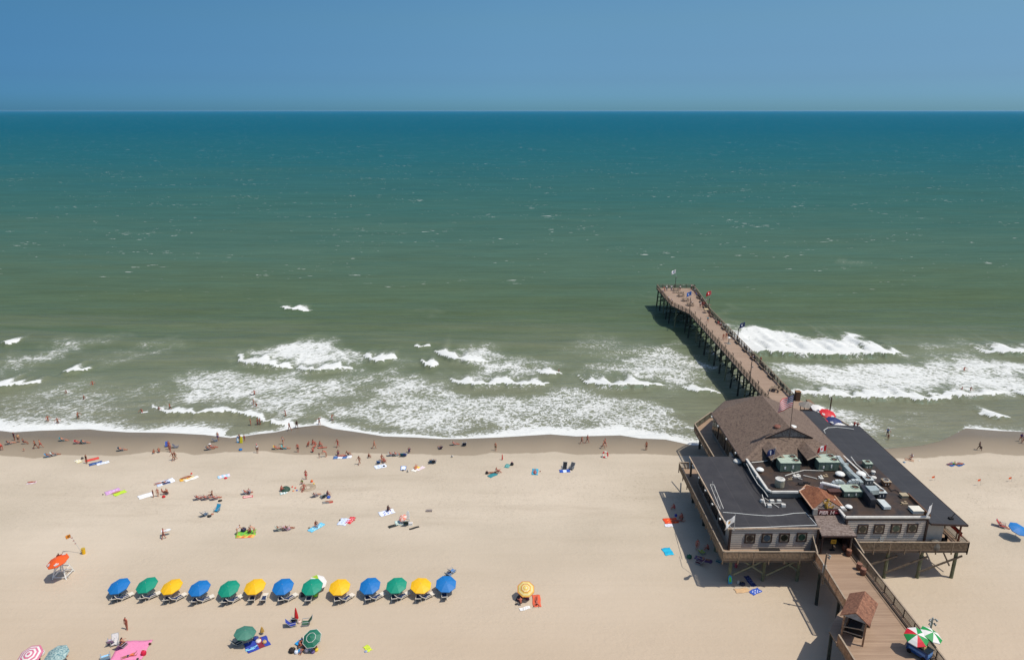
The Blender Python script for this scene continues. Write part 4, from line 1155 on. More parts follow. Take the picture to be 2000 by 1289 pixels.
# ---- things along the walkway
for px, py, lb in ((1665, 1075, 'brown barrel by the right rail of the walkway, nearest the entrance'), (1672, 1085, 'brown barrel by the right rail of the walkway, second from the entrance'),
                   (1691, 1112, 'brown barrel by the right rail of the walkway, third from the entrance'), (1700, 1122, 'brown barrel by the right rail of the walkway, farthest from the entrance')):
    p = W(px, py, DK); p.x = min(p.x, 40.15)
    t = thing('barrel', lb, 'barrel', p, 0, 'barrels along the walkway rail')
    m = MB(); m.lathe(p, [(.24, 0), (.31, .2), (.33, .45), (.28, .78)], 12); m.build('body', mat('#6d4634', .7, .3, 5), t)
    m = MB(); m.lathe(p + Vector((0, 0, .78)), [(.3, 0), (.3, .05), (.2, .07)], 12); m.build('lid', mat('#835a45', .7, .2, 5), t)
p = W(1625, 1074, DK)
t = thing('yellow_sign', 'small yellow notice on a post in front of the dark entrance', 'sign', p)
m = MB(); m.beam(p, p + Vector((0, 0, 1.1)), .08); m.beam(p + Vector((-.3, 0, .03)), p + Vector((.3, 0, .03)), .3, .05); m.build('post', DARK, t)
m = MB(); m.box(p.x - .32, p.x + .32, p.y - .08, p.y - .04, p.z + .95, p.z + 1.5); m.build('panel', mat('#c99a1d', .5, .08, 5), t)
m = MB(); m.box(p.x - .24, p.x + .24, p.y - .09, p.y - .08, p.z + 1.12, p.z + 1.17); m.box(p.x - .2, p.x + .2, p.y - .09, p.y - .08, p.z + 1.26, p.z + 1.31); m.build('notice_line', DARK, t)
def lamp_pole(base, topz, label, r=.11, heads=((.35, 0), (.3, -.3)), mt=RAILW):
    t = thing('lamp_post', label, 'lamp post', base)
    m = MB(); m.cyl(base, (base[0], base[1], topz), r, r * .8, 8); m.build('pole', mt, t)
    for dx, dz in heads:
        c = Vector((base[0], base[1], topz + dz - .15))
        m = MB(); m.beam(c, c + Vector((dx * .6, -.1, 0)), .06); m.cyl(c + Vector((dx * .6, -.05, .06)), c + Vector((dx * 1.1, -.2, -.08)), .07, .13, 8); m.build('floodlight', mat('#6e726e', .5, .3, 3), t)
    return t
b = W(1622, 1140, 4.6); b.x = 35.3
lamp_pole(b, ZY(1631, 1081, b.y).z, 'grey floodlight pole rising beside the left rail of the walkway')
b = Vector((41.5, 57.6, 3.0))
lamp_pole(b, ZY(1815, 1206, 57.6).z, 'floodlight pole beyond the right rail near the striped umbrellas', heads=((.35, 0), (-.35, 0), (-.3, -.45), (.3, -.5)), mt=mat('#8b8e88', .5, .3, 3))
p = W(1617, 1112, 5.9)
m = MB(); m.cbox(Vector((35.72, p.y, 5.5)), .3, .3, 1.0); solo('utility_box', m, mat('#a9aaa2', .6, .1, 2), 'pale grey box fixed to the left rail of the walkway by the floodlight pole', 'utility box', loc=(35.72, p.y, 5.5))
# ---- items on the front decks
for px, lb in ((1699, 'silver keg standing left of the other on the right front deck'), (1711, 'silver keg standing right of the other on the right front deck')):
    p = ZY(px, 1056, 73.55); p.z = DK
    t = thing('keg', lb, 'keg', p, 0, 'kegs on the right front deck')
    m = MB(); m.lathe(p, [(.2, 0), (.24, .1), (.24, .5), (.2, .6)], 12); m.build('body', STEEL, t)
    m = MB(); m.lathe(p + Vector((0, 0, .6)), [(.2, 0), (.2, .12), (.17, .12), (.16, .02)], 12); m.build('rim', STEELW, t)
p = Vector((ZY(1723, 1056, 73.6).x, 73.6, DK)); m = MB()
for s in (-.15, .15): m.beam(p + Vector((s, 0, .1)), p + Vector((s, .2, 1.35)), .05)
for k in range(4): m.beam(p + Vector((-.15, .05 * k, .3 + .27 * k)), p + Vector((.15, .05 * k, .3 + .27 * k)), .04)
m.beam(p + Vector((-.2, -.15, .05)), p + Vector((.2, -.15, .05)), .3, .04)
solo('hand_truck', m, STEELW, 'pale metal hand truck leaning on the wall beside the kegs', 'hand truck', loc=p)
p = Vector((ZY(1750, 1056, 73.6).x, 73.6, DK)); m = MB(); m.lathe(p, [(.32, 0), (.38, .35), (.36, .7), (.15, .8)], 12)
solo('bin', m, DARK, 'black lidded bin on the right front deck below the portholes', 'bin', loc=p)
p = Vector((51.3, 73.5, DK)); m = MB(); m.lathe(p, [(.55, 0), (.6, .4), (.45, .95), (.1, 1.15)], 14)
solo('covered_grill', m, mat('#5e5950', .8, .2, 3), 'rounded grey covered object at the corner of the pale wall on the right deck', 'grill', loc=p)
p = Vector((30.9, 72.6, DK)); m = MB(); m.cbox(p, 2.3, .4, .4); m.cbox(p + Vector((0, 0, .4)), 2.5, .45, .06)
solo('long_bench', m, DARK, 'long dark bench against the clapboard wall below the left portholes', 'bench', loc=p)
t = thing('banner', 'red banner hung along the inside of the far porch rail', 'banner', (54.9, 76.5, 5.6))
m = MB(); m.hexa([(54.86, 74.3, 6.35), (54.9, 74.3, 6.35), (54.9, 81, 6.35), (54.86, 81, 6.35)], [(54.86, 74.3, 6.85), (54.9, 74.3, 6.85), (54.9, 81, 6.85), (54.86, 81, 6.85)]); m.build('cloth', mat('#c02018', .5, .15, 3), t)
m = MB(); m.beam((54.88, 74.2, 6.9), (54.88, 81.1, 6.9), .05); m.build('rod', DARK, t)
for k in range(3):
    p = Vector((53.2 + .1 * k, 74.8 + 1.7 * k, DK)); m = MB(); m.cbox(p, .5, .5, .45); m.cbox(p + Vector((.2, 0, .45)), .06, .5, .5); m.cbox(p + Vector((-.9, 0, 0)), .7, .7, .75)
    solo('porch_table', m, DARK, ('dark table and chair on the right porch nearest the front rail', 'dark table and chair on the right porch behind the nearest one', 'dark table and chair farthest back on the right porch')[k], 'table', loc=p)
# ================================================================ PIER
pier = thing('fishing_pier', 'long wooden fishing pier on piles running out through the surf to a wider head', 'pier', (48.9, 160, 0))
PX0, PX1 = 46.4, 51.55
outl = [(45.0, 110.5), (53.6, 110.5), (53.2, 117.5), (PX1, 119), (51.7, 176), (53.5, 197), (53.5, 202.7), (43.0, 202.7), (43.15, 183.5), (46.1, 175.2), (PX0, 116), (45.2, 112)]
m = MB(); m.prism(outl, PDK - .1, PDK); m.build('deck', WOODP, pier)
m = MB()
rail3(m, (46.3, 112), (46.45, 149), PRL); rail3(m, (46.45, 149), (46.1, 175.2), PRL); rail3(m, (46.1, 175.2), (43.15, 183.5), PRL)
rail3(m, (43.15, 183.5), (43.0, 202.7), PRL)
for y in np.arange(118, 174, 5.3):                                   # rod-rest posts standing above the left rail
    m.beam((46.45, y, PRL - .2), (46.45, y, PRL + .55), .12); m.beam((46.45, y - .3, PRL + .55), (46.45, y + .6, PRL + .55), .12, .08)
m.build('railing', [RAILD, RAILW], pier)
m = MB(); rail3(m, (43.0, 202.7), (53.5, 202.7), PRL); m.build('railing', [RAILD, RAILW], pier)
m = MB(); rail3(m, (51.3, 118.5), (51.5, 132), PRL); rail3(m, (51.5, 132), (51.7, 176), PRL); rail3(m, (51.7, 176), (53.5, 197), PRL); rail3(m, (53.5, 197), (53.5, 202.7), PRL)
m.build('railing', [RAILD, RAILW], pier)
bents = list(np.arange(116.5, 203, 4.3))
rp = random.Random(3)
for i, y in enumerate(bents):
    x0, x1 = (46.35, 51.4) if y < 178 else (43.4, 53.2)
    if 172 < y < 183: x0, x1 = (45.6, 51.8) if y < 178 else (43.9, 52.4)
    xs_ = (x0 + .1, (x0 + x1) / 2, x1 - .1)
    for k, x in enumerate(xs_):
        lean = (-.35, 0, .35)[k] * rp.uniform(.3, 1.4)
        q = MB(); q.cyl((x + lean, y + rp.uniform(-.2, .2), -1.6), (x, y, PDK - .45), .21, .18, 8); q.build('pile', PILED if k or i % 3 else PILEG, pier)
    q = MB(); q.beam((x0 - .2, y, PDK - .38), (x1 + .2, y, PDK - .38), .28, .3); q.build('pile_cap', PILED, pier)
    q = MB(); q.beam((x0 - .1, y + .2, PDK - .6), (x1 - .3, y + .2, 1.8), .08, .2); q.beam((x1, y - .2, PDK - .6), (x0 + .2, y - .2, 1.8), .08, .2)
    q.beam((x0, y + .22, 2.9), (x1, y + .22, 2.9), .08, .2); q.build('brace', PILED, pier)
m = MB()
for y0, y1 in zip(bents[:-1:2], bents[1::2]):
    x0 = 46.15 if y0 < 176 else 43.3
    m.beam((x0, y0, PDK - .5), (x0, y1, 2.2), .07, .18)
m.build('side_brace', BRACEG, pier)
m = MB()
for x in (46.6, 48.1, 49.7, 51.2): m.beam((x, 112, PDK - .16), (x, 202.5, PDK - .16), .12, .24)
m.build('joist', PILED, pier)
# pale stairs and ladder at the seaward left corner
m = MB()
for k in range(6): m.beam((43.6, 198.2 - .5 * k, PDK - .5 - .38 * k), (45.0, 198.2 - .5 * k, PDK - .5 - .38 * k), .3, .06)
m.beam((43.6, 198.4, PDK - .4), (43.6, 195.4, PDK - 2.8), .06, .16)
solo('under_pier_ladder', m, BRACEG, 'pale slatted ladder under the far left corner of the pier head', 'ladder', loc=(43.6, 198, 3))
# benches against the right rail
BORD = ['first', 'second', 'third', 'fourth', 'fifth', 'sixth', 'seventh', 'eighth', 'ninth', 'tenth', 'eleventh', 'twelfth', 'thirteenth', 'fourteenth']
bench0 = None
for i, y in enumerate(list(np.arange(124, 175, 5.4)) + [180.5, 186, 191]):
    x = 51.0 if y < 176 else 51.0 + (y - 176) * .086
    if bench0 is None:
        bench0 = thing('bench', 'grey wooden bench against the right rail of the pier, first from the shore end', 'bench', (x, y, PDK), 0, 'benches along the right rail of the pier')
        m = MB(); m.box(x - .25, x + .2, y - 1.1, y + 1.1, PDK + .4, PDK + .46); m.build('seat', RAILW, bench0)
        m = MB(); m.box(x + .2, x + .26, y - 1.1, y + 1.1, PDK + .5, PDK + .95); m.build('backrest', RAILD, bench0)
        for s in (-.95, .95):
            m = MB(); m.box(x - .2, x + .15, y + s - .05, y + s + .05, PDK, PDK + .4); m.build('leg', RAILD, bench0)
    else: dup(bench0, (x, y, PDK), 0, 'grey wooden bench against the right rail of the pier, %s from the shore end' % BORD[i])
pic0 = None
def picnic(px, py, label, rz=0.0, mt=None):
    global pic0
    p = W(px, py, PDK)
    if pic0 is None:
        pic0 = thing('picnic_table', label, 'picnic table', (0, 0, 0), 0, 'picnic tables on the pier')
        m = MB(); m.box(-.95, .95, -.38, .38, .72, .77); m.build('tabletop', RAILW, pic0)
        for s in (-1, 1):
            m = MB(); m.box(-.95, .95, s * .75 - .14, s * .75 + .14, .43, .47); m.build('seat', RAILW, pic0)
        for x in (-.65, .65):
            m = MB(); m.beam((x, -.3, .72), (x, -.6, 0), .07, .1); m.beam((x, .3, .72), (x, .6, 0), .07, .1); m.beam((x + .09, -.85, .4), (x + .09, .85, .4), .06, .1); m.build('leg', RAILD, pic0)
        pic0.location = p; pic0.rotation_euler = (0, 0, rz)
        return pic0
    return dup(pic0, p, rz, label)
picnic(1330, 579, 'picnic table on the pier head, farthest of the row of three from shore', .15)
picnic(1339, 588, 'picnic table on the pier head, middle one of the row of three', .15)
picnic(1348, 597, 'picnic table on the pier head, nearest shore of the row of three', .1)
picnic(1514, 763, 'lone picnic table on the pier deck just behind the brown roof', R(60))
picnic(1320, 568, 'picnic table under the white flag at the far end rail of the pier', 0)
p = W(1325, 572.5, PDK); m = MB(); m.cbox(p + Vector((0, 0, .42)), 3.2, .5, .06)
for k in range(7): m.cbox(p + Vector((-1.5 + .5 * k, 0, 0)), .1, .4, .42)
solo('long_bench', m, CAPW, 'long low slatted bench lying across the pier head', 'bench', loc=p)
p = W(1379, 611, PDK); t = thing('fish_table', 'tall pale-topped cleaning table at the right rail of the pier head', 'table', p)
m = MB(); m.cbox(p + Vector((0, 0, .95)), 1.0, 1.2, .08); m.build('tabletop', mat('#c9b184', .6, .1, 3), t)
for a in (-.4, .4):
    for b_ in (-.5, .5):
        m = MB(); m.cbox(p + Vector((a, b_, 0)), .09, .09, .95); m.build('leg', RAILD, t)
p = W(1423, 671, PDK); t = thing('litter_bin', 'round litter bin with a white hood in the middle of the pier deck', 'litter bin', p)
m = MB(); m.lathe(p, [(.5, 0), (.5, .06), (.1, .1), (.07, 1.3)], 12); m.build('stand', mat('#7b7f78', .6, .1, 3), t)
m = MB(); m.lathe(p + Vector((0, 0, 1.3)), [(.3, 0), (.34, .1), (.1, .3)], 12); m.build('hood', WHITE, t)
p = W(1551, 779, PDK); t = thing('shed', 'narrow brown wooden cabinet at the corner of the pier and the restaurant deck', 'cabinet', Vector((51.9, 118.3, PDK)))
m = MB(); m.box(51.5, 52.3, 117.8, 118.7, PDK, PDK + 1.7); m.build('body', mat('#4f3725', .7, .2, 3), t)
m = MB(); m.box(51.45, 52.35, 117.75, 118.75, PDK + 1.7, PDK + 1.78); m.build('lid', mat('#85603a', .7, .2, 3), t)
m = MB(); m.box(52.9, 53.6, 113.0, 116.8, PDK, PDK + .75); solo('counter', m, mat('#7f6146', .7, .2, 3), 'long light brown counter along the outer rail behind the brown cabinet', 'counter', loc=(53, 115, PDK))
# ================================================================ POLES AND FLAGS
FW = mat('#d8d8d4', .6, .04, 4); FR_ = mat('#c0141f', .6, .08, 4); FB = mat('#1d2c5c', .6, .1, 4); FBL = mat('#2456a0', .6, .1, 4)
def flag_part(parent, top, L, H, kind, direction=(-1, -.25), droop=.35, seed=0, name='flag'):
    """cloth from the pole top outwards; kinds paint their own pattern face by face"""
    n, k = 26, 13
    d = Vector((direction[0], direction[1], 0)).normalized(); pn = Vector((-d.y, d.x, 0))
    me = bpy.data.meshes.new(name); v = []; f = []; mi = []
    for j in range(k + 1):
        for i in range(n + 1):
            s = i / n; t = j / k
            off = .09 * L * s * math.sin(7 * s + 2.2 * t + seed)
            v.append(top + d * (L * s * (1 - .12 * s)) + pn * off + Vector((0, 0, -H * t - droop * L * s ** 1.4 + .03 * L * math.sin(9 * s + seed))))
    mats = {'us': [FR_, FW, FB], 'state': [FB, FW], 'canada': [FR_, FW], 'red': [FR_, FW], 'blue': [FBL, FW], 'white': [FW, FBL], 'cream': [FW, mat('#b8862f', .6, .1, 4)], 'navywhite': [FB, FW], 'orange': [mat('#e08a1e', .6, .1, 4), mat('#7c4a14', .6, .1, 4)]}[kind]
    for j in range(k):
        for i in range(n):
            a = j * (n + 1) + i
            f.append((a, a + 1, a + n + 2, a + n + 1))
            s = (i + .5) / n; t = (j + .5) / k; c = 0
            if kind == 'us':
                c = j % 2
                if j < 7 and s < .4:
                    c = 2
                    if (i % 2 == 1) and (j % 2 == 1) and 0 < i < 10: c = 1
            elif kind == 'state':
                r = math.hypot((s - .5) * 1.5, t - .35)
                if (r < .2 and (i + j) % 2 == 0) or (abs(s - .5) < .035 and .35 < t < .85): c = 1
                if math.hypot((s - .18) * 1.5, t - .2) < .09 and s < .19: c = 1
            elif kind == 'canada':
                c = 1 if .25 < s < .75 else 0
                if math.hypot((s - .5) * 1.3, (t - .48)) < .17 or (abs(s - .5) < .025 and .5 < t < .8): c = 0
            elif kind in ('red', 'blue', 'white', 'cream', 'navywhite'):
                r = math.hypot((s - .5) * 1.5, t - .5)
                c = 1 if (r < .2 and not (kind in ('red', 'navywhite') and r < .08)) else 0
            elif kind == 'orange': c = 1 if math.hypot(s - .5, t - .5) < .2 else 0
            mi.append(c)
    off = parent_world(parent)
    me.from_pydata([tuple(p - off) for p in v], [], f)
    for q in mats: me.materials.append(q)
    me.polygons.foreach_set('material_index', mi); me.polygons.foreach_set('use_smooth', [True] * len(f)); me.update()
    o = bpy.data.objects.new(name, me); COL.objects.link(o); o.parent = parent
    sm = o.modifiers.new('cloth', 'SOLIDIFY'); sm.thickness = .012
    return o
POLEM = mat('#4b4038', .7, .2, 3); POLEW = mat('#b9b9b2', .5, .1, 3)
def flagpole(base, topx, topy, label, kind, L, H, r=.05, mt=POLEW, drop=0.0, direction=(-1, -.25), seed=0, lean=None, cat='flag'):
    tp = ZY(topx, topy, base.y) if lean is None else lean
    t = thing('flagpole', label, cat, base)
    m = MB(); m.cyl(base, tp, r, r * .7, 8); m.lathe(tp, [(r * 1.4, 0), (r * 1.4, .08), (r * .4, .12)], 8); m.build('pole', mt, t)
    flag_part(t, tp - Vector((0, 0, .08 + drop)), L, H, kind, direction, seed=seed)
    return t
flagpole(Vector((39.55, 91.0, 11.2)), 1551, 771, 'tall flagpole with a red, white and blue striped starred flag on the brown roof', 'us', 2.35, 1.8, .05, POLEM, direction=(-1, -.1), seed=.6)
flagpole(W(1509, 901, 10.3), 1515, 875, 'dark blue flag with a white palm and crescent by the left dormer', 'state', 1.2, .9, .03, direction=(-1, .1), seed=1.2)
flagpole(W(1613, 905, 9.3), 1615, 868, 'red and white maple leaf flag behind the right dormer', 'canada', 1.3, .85, .03, direction=(-1, .0), seed=2.0)
flagpole(W(1434, 1036, 8.35), 1436, 1006, 'white pennant with a small gold emblem at the front left corner of the black roof', 'cream', 1.7, .9, .03, direction=(-1, -.55), seed=.3)
flagpole(W(1812, 1012, 9.2), 1821, 984, 'small white flag with a dark emblem at the front right corner of the flat roof', 'white', .9, 1.1, .03, direction=(-.8, -.5), seed=1.6)
b = W(1318.6, 563, PDK)
t = lamp_pole(b, ZY(1319, 541, b.y).z, 'thin lamp pole at the far end rail of the pier carrying a white flag', r=.08, heads=((.3, 0),), mt=POLEM)
flag_part(t, ZY(1320, 527, b.y), 1.5, 1.1, 'white', (-1, -.1), seed=.9)
m = MB(); m.cyl((b.x, b.y, ZY(1319, 541, b.y).z), ZY(1320, 526, b.y), .04, .03, 6); m.build('flagstaff', POLEW, t)
b = W(1347, 606, PDK)
t = lamp_pole(b, ZY(1349, 582, b.y).z, 'dark lamp pole in the middle of the pier head with a blue flag', r=.11, heads=(), mt=POLEM)
flag_part(t, ZY(1351, 569, b.y), 1.5, 1.1, 'blue', (-1, -.1), seed=.2)
m = MB(); m.cyl((b.x, b.y, ZY(1349, 582, b.y).z), ZY(1351, 568, b.y), .04, .03, 6); m.build('flagstaff', POLEW, t)
b = Vector((51.9, W(1387, 606, PDK).y, PDK - .4))
t = lamp_pole(b, ZY(1388, 582, b.y).z, 'lamp pole at the right rail of the pier head with a red flag', r=.1, heads=((-.3, -.1),), mt=POLEM)
flag_part(t, ZY(1389.5, 568, b.y), 1.5, 1.1, 'red', (-1, -.1), seed=2.2)
m = MB(); m.cyl((b.x, b.y, ZY(1388, 582, b.y).z), ZY(1389.5, 567, b.y), .04, .03, 6); m.build('flagstaff', POLEW, t)
b = Vector((51.85, W(1452, 664, PDK).y, PDK - .4))
t = lamp_pole(b, ZY(1454, 642, b.y).z, 'dark pole outside the right pier rail with a navy flag above the breaking wave', r=.12, heads=(), mt=POLEM)
flag_part(t, ZY(1455.5, 629, b.y), 1.4, 1.15, 'navywhite', (-1, -.1), seed=1.1)
m = MB(); m.cyl((b.x, b.y, ZY(1454, 642, b.y).z), ZY(1455.5, 628, b.y), .04, .03, 6); m.build('flagstaff', POLEW, t)
b = Vector((46.2, W(1471, 746, PDK).y, PDK))
lamp_pole(b, ZY(1475.5, 706, b.y).z, 'tall dark lamp pole at the left rail of the pier near the brown roof', r=.1, heads=((.25, -.9),), mt=POLEM)
b = Vector((55.2, W(1624, 812, DK).y, DK))
lamp_pole(b, ZY(1628.5, 776, b.y).z, 'dark brown lamp post behind the red umbrella on the bar deck', r=.12, heads=((-.35, -.05),), mt=mat('#4a2f22', .7, .2, 3))
# ================================================================ PEOPLE: one skinned body per pose
def A(a): return R(a)
def skin_mesh(name, pts, edges, root=0, sub=1):
    me = bpy.data.meshes.new(name)
    bm = bmesh.new()
    sl_ = bm.verts.layers.skin.verify()
    vs = []
    for p, r in pts:
        v = bm.verts.new(p); v[sl_].radius = (r, r) if isinstance(r, (int, float)) else r; vs.append(v)
    vs[root][sl_].use_root = True
    for a, b in edges: bm.edges.new((vs[a], vs[b]))
    bm.to_mesh(me); bm.free()
    o = bpy.data.objects.new(name, me); COL.objects.link(o)
    s = o.modifiers.new('skin', 'SKIN'); s.use_smooth_shade = True; s.branch_smoothing = .6
    if sub: q = o.modifiers.new('sub', 'SUBSURF'); q.levels = sub; q.render_levels = sub
    dg = bpy.context.evaluated_depsgraph_get()
    out = bpy.data.meshes.new_from_object(o.evaluated_get(dg))
    bpy.data.objects.remove(o); bpy.data.meshes.remove(me)
    out.name = name
    out.materials.clear(); out.materials.append(None)
    for p in out.polygons: p.use_smooth = True; p.material_index = 0
    return out
# torso lean, (thigh, knee) left and right, (shoulder swing, side spread, elbow) left and right, head nod; degrees, 0 = straight
POSES = {
    'stand': dict(t=2, L=(3, 0), Rr=(-3, 0), al=(8, 12, 15), ar=(-5, 12, 12), h=0),
    'walk': dict(t=6, L=(26, 12), Rr=(-22, 14), al=(-24, 10, 25), ar=(28, 10, 30), h=0),
    'carry': dict(t=4, L=(18, 8), Rr=(-14, 8), al=(20, 35, 60), ar=(30, 30, 60), h=5),
    'armsup': dict(t=0, L=(8, 0), Rr=(-6, 0), al=(60, 70, 40), ar=(50, 75, 40), h=0),
    'wade': dict(t=4, L=(15, 10), Rr=(-10, 5), al=(25, 50, 30), ar=(20, 45, 35), h=0),
    'bend': dict(t=62, L=(10, 12), Rr=(-4, 8), al=(80, 8, 15), ar=(95, 8, 10), h=-30),
    'lean': dict(t=22, L=(6, 4), Rr=(-8, 2), al=(55, 15, 55), ar=(60, 12, 60), h=8),
    'sit': dict(t=-14, L=(100, 72), Rr=(92, 60), al=(-32, 14, 8), ar=(48, 10, 40), h=8),
    'sitfwd': dict(t=20, L=(112, 98), Rr=(104, 92), al=(62, 12, 30), ar=(58, 12, 36), h=20),
    'squat': dict(t=38, L=(112, 128), Rr=(100, 124), al=(70, 12, 20), ar=(62, 12, 30), h=-10),
    'chair': dict(t=-42, L=(98, 38), Rr=(94, 30), al=(10, 16, 50), ar=(14, 16, 45), h=22),
    'lieback': dict(t=-88, L=(92, 4), Rr=(97, 18), al=(2, 14, 10), ar=(6, 18, 14), h=0),
    'liefront': dict(t=86, L=(-94, -4), Rr=(-90, -8), al=(150, 22, 70), ar=(150, 22, 70), h=-24),
}
def skeleton(q):
    t = A(q['t'])
    up = Vector((0, math.sin(t), math.cos(t))); side = Vector((1, 0, 0)); fwd = Vector((0, math.cos(t), -math.sin(t)))
    pe = Vector((0, 0, 0)); wa = pe + up * .17; ch = pe + up * .36; nk = pe + up * .50
    hn = A(q['t'] * .55 + q['h']) if abs(q['t']) < 70 else A(q['t'] + q['h'])
    hu = Vector((0, math.sin(hn), math.cos(hn))); hf = Vector((0, math.cos(hn), -math.sin(hn)))
    h0 = nk + hu * .09; h1 = nk + hu * .20
    P = [(pe, (.15, .11)), (wa, (.125, .095)), (ch, (.15, .11)), (nk, .055), (h0, (.072, .085)), (h1, (.078, .092)), (h0 + hf * .085 + hu * .045, .02)]
    E = [(0, 1), (1, 2), (2, 3), (3, 4), (4, 5), (4, 6)]
    J = dict(pe=pe, wa=wa, ch=ch, nk=nk, h0=h0, h1=h1, hu=hu, hf=hf, up=up, fwd=fwd)
    for s, key in ((-1, 'L'), (1, 'Rr')):
        th, kn = q[key]
        a = A(th); b = A(th - kn)
        hip = pe + side * (s * .095) - up * .04
        knee = hip + Vector((s * .02, math.sin(a), -math.cos(a))) * .43
        ank = knee + Vector((0, math.sin(b), -math.cos(b))) * .42
        toe = ank + Vector((s * .03, math.cos(b), math.sin(b))) * .16 if abs(q['t']) < 70 or q['t'] < 0 else ank + Vector((s * .03, math.sin(b), -math.cos(b))) * .15
        i = len(P)
        P += [(hip, .092), (hip.lerp(knee, .45), .082), (knee, .057), (knee.lerp(ank, .35), .057), (ank, .036), (toe, .034)]
        E += [(0, i), (i, i + 1), (i + 1, i + 2), (i + 2, i + 3), (i + 3, i + 4), (i + 4, i + 5)]
        J['hip' + key] = hip; J['knee' + key] = knee; J['ank' + key] = ank
    for s, key in ((-1, 'al'), (1, 'ar')):
        sw, sp, el_ = q[key]
        base = A(q['t'] if abs(q['t']) < 70 else q['t'])
        def dirv(ang, spread):
            # ang measured from hanging along the trunk, forwards
            v = -up * math.cos(A(ang)) + fwd * math.sin(A(ang))
            return (v * math.cos(A(spread)) + side * (s * math.sin(A(spread)))).normalized()
        if abs(q['t']) < 70 and q['t'] != 0:
            pass
        sh = pe + up * .45 + side * (s * .175)
        d1 = dirv(sw, sp)
        elb = sh + d1 * .29
        d2 = dirv(sw + el_, sp * .3)
        wr = elb + d2 * .25
        hd = wr + d2 * .07
        i = len(P)
        P += [(sh, .058), (elb, .041), (wr, .028), (hd, (.034, .020))]
        E += [(2, i), (i, i + 1), (i + 1, i + 2), (i + 2, i + 3)]
        n1 = d2.cross(side).normalized(); lat = side if abs(d2.dot(side)) < .9 else up
        lat = (lat - d2 * lat.dot(d2)).normalized()
        for k, (o_, ln) in enumerate(((-.026, .062), (-.009, .075), (.009, .072), (.026, .058))):
            j = len(P)
            P += [(hd + lat * o_ + d2 * .03, .0095), (hd + lat * (o_ * 1.2) + d2 * (.03 + ln * .6) + n1 * .006, .0085), (hd + lat * (o_ * 1.25) + d2 * (.03 + ln) + n1 * .018, .0075)]
            E += [(i + 3, j), (j, j + 1), (j + 1, j + 2)]
        j = len(P)
        P += [(hd - lat * .045 - d2 * .005, .011), (hd - lat * .062 + d2 * .03, .009)]
        E += [(i + 3, j), (j, j + 1)]
        J['sh' + key] = sh; J['el' + key] = elb; J['wr' + key] = wr
    return P, E, J
BODY = {}
def pose_data(pose):
    if pose in BODY: return BODY[pose]
    P, E, J = skeleton(POSES[pose])
    body = skin_mesh('body', P, E)
    zmin = min(v.co.z for v in body.vertices)
    D = dict(J=J, P=P, E=E, dz=-zmin, body=body, cl={})
    up, fwd = J['up'], J['fwd']
    def cl(name, pts, edges): D['cl'][name] = skin_mesh(name, pts, edges)
    J_ = J
    hips = [(J['pe'] + up * .03, (.162, .124)), (J['pe'] + up * .1, (.15, .115))]
    def leg(key, f, r0, r1): return [(J['hip' + key], r0), (J['hip' + key].lerp(J['knee' + key], f), r1)]
    cl('trunks', hips + leg('L', .62, .108, .098) + leg('Rr', .62, .108, .098), [(0, 1), (0, 2), (2, 3), (0, 4), (4, 5)])
    cl('bikini_bottom', [(J['pe'] - up * .03, (.150, .115)), (J['pe'] + up * .06, (.158, .118))], [(0, 1)])
    cl('bikini_top', [(J['ch'] - up * .035, (.158, .118)), (J['ch'] + up * .03, (.162, .122))], [(0, 1)])
    cl('swimsuit', [(J['pe'] - up * .04, (.155, .118)), (J['wa'], (.135, .105)), (J['ch'], (.162, .122)), (J['ch'] + up * .07, (.13, .09))], [(0, 1), (1, 2), (2, 3)])
    cl('shirt', [(J['pe'] + up * .02, (.168, .128)), (J['wa'], (.15, .118)), (J['ch'], (.168, .128)), (J['ch'] + up * .1, (.12, .085)), (J['shal'], .078), (J['shal'].lerp(J['elal'], .55), .064), (J['shar'], .078), (J['shar'].lerp(J['elar'], .55), .064)],
       [(0, 1), (1, 2), (2, 3), (2, 4), (4, 5), (2, 6), (6, 7)])
    cl('trousers', hips + [(J['hipL'], .112), (J['kneeL'], .075), (J['ankL'], .06), (J['hipRr'], .112), (J['kneeRr'], .075), (J['ankRr'], .06)], [(0, 1), (0, 2), (2, 3), (3, 4), (0, 5), (5, 6), (6, 7)])
    hb = J['h1'] - J['hf'] * .018
    cl('hair', [(hb + J['hu'] * .012, (.088, .098)), (J['h0'] - J['hf'] * .03 + J['hu'] * .03, (.075, .075))], [(0, 1)])
    cl('long_hair', [(hb + J['hu'] * .012, (.09, .1)), (J['h0'] - J['hf'] * .05, (.082, .07)), (J['nk'] - J['hf'] * .07 - up * .06, (.07, .045))], [(0, 1), (1, 2)])
    m = MB(); c = J['h1'] + J['hu'] * .05
    ax = J['hu']
    m.cyl(c, c + ax * .015, .2, .2, 14); m.cyl(c + ax * .015, c + ax * .12, .11, .09, 12)
    D['cl']['hat'] = m.mesh('hat', [None]) if False else m.mesh('hat', [WHITE])
    m = MB(); m.cyl(c - ax * .01, c + ax * .07, .1, .07, 12); f_ = c + J['hf'] * .1; m.beam(f_ - J['hf'] * .03, f_ + J['hf'] * .07, .13, .015, up=tuple(ax)); D['cl']['cap'] = m.mesh('cap', [WHITE])
    BODY[pose] = D
    return D
SKIN = {'fair': mat('#b5795c', .55, .06, 8), 'tan': mat('#9a5c40', .55, .06, 8), 'red': mat('#b0604a', .55, .06, 8), 'brown': mat('#5f3b2a', .55, .06, 8), 'pale': mat('#c39579', .55, .06, 8)}
HAIRC = {'dark': mat('#1d1512', .6, .2, 20), 'brown': mat('#3e281b', .6, .2, 20), 'blond': mat('#9c7c4b', .6, .2, 20), 'grey': mat('#8d8a84', .6, .2, 20)}
NP = 0
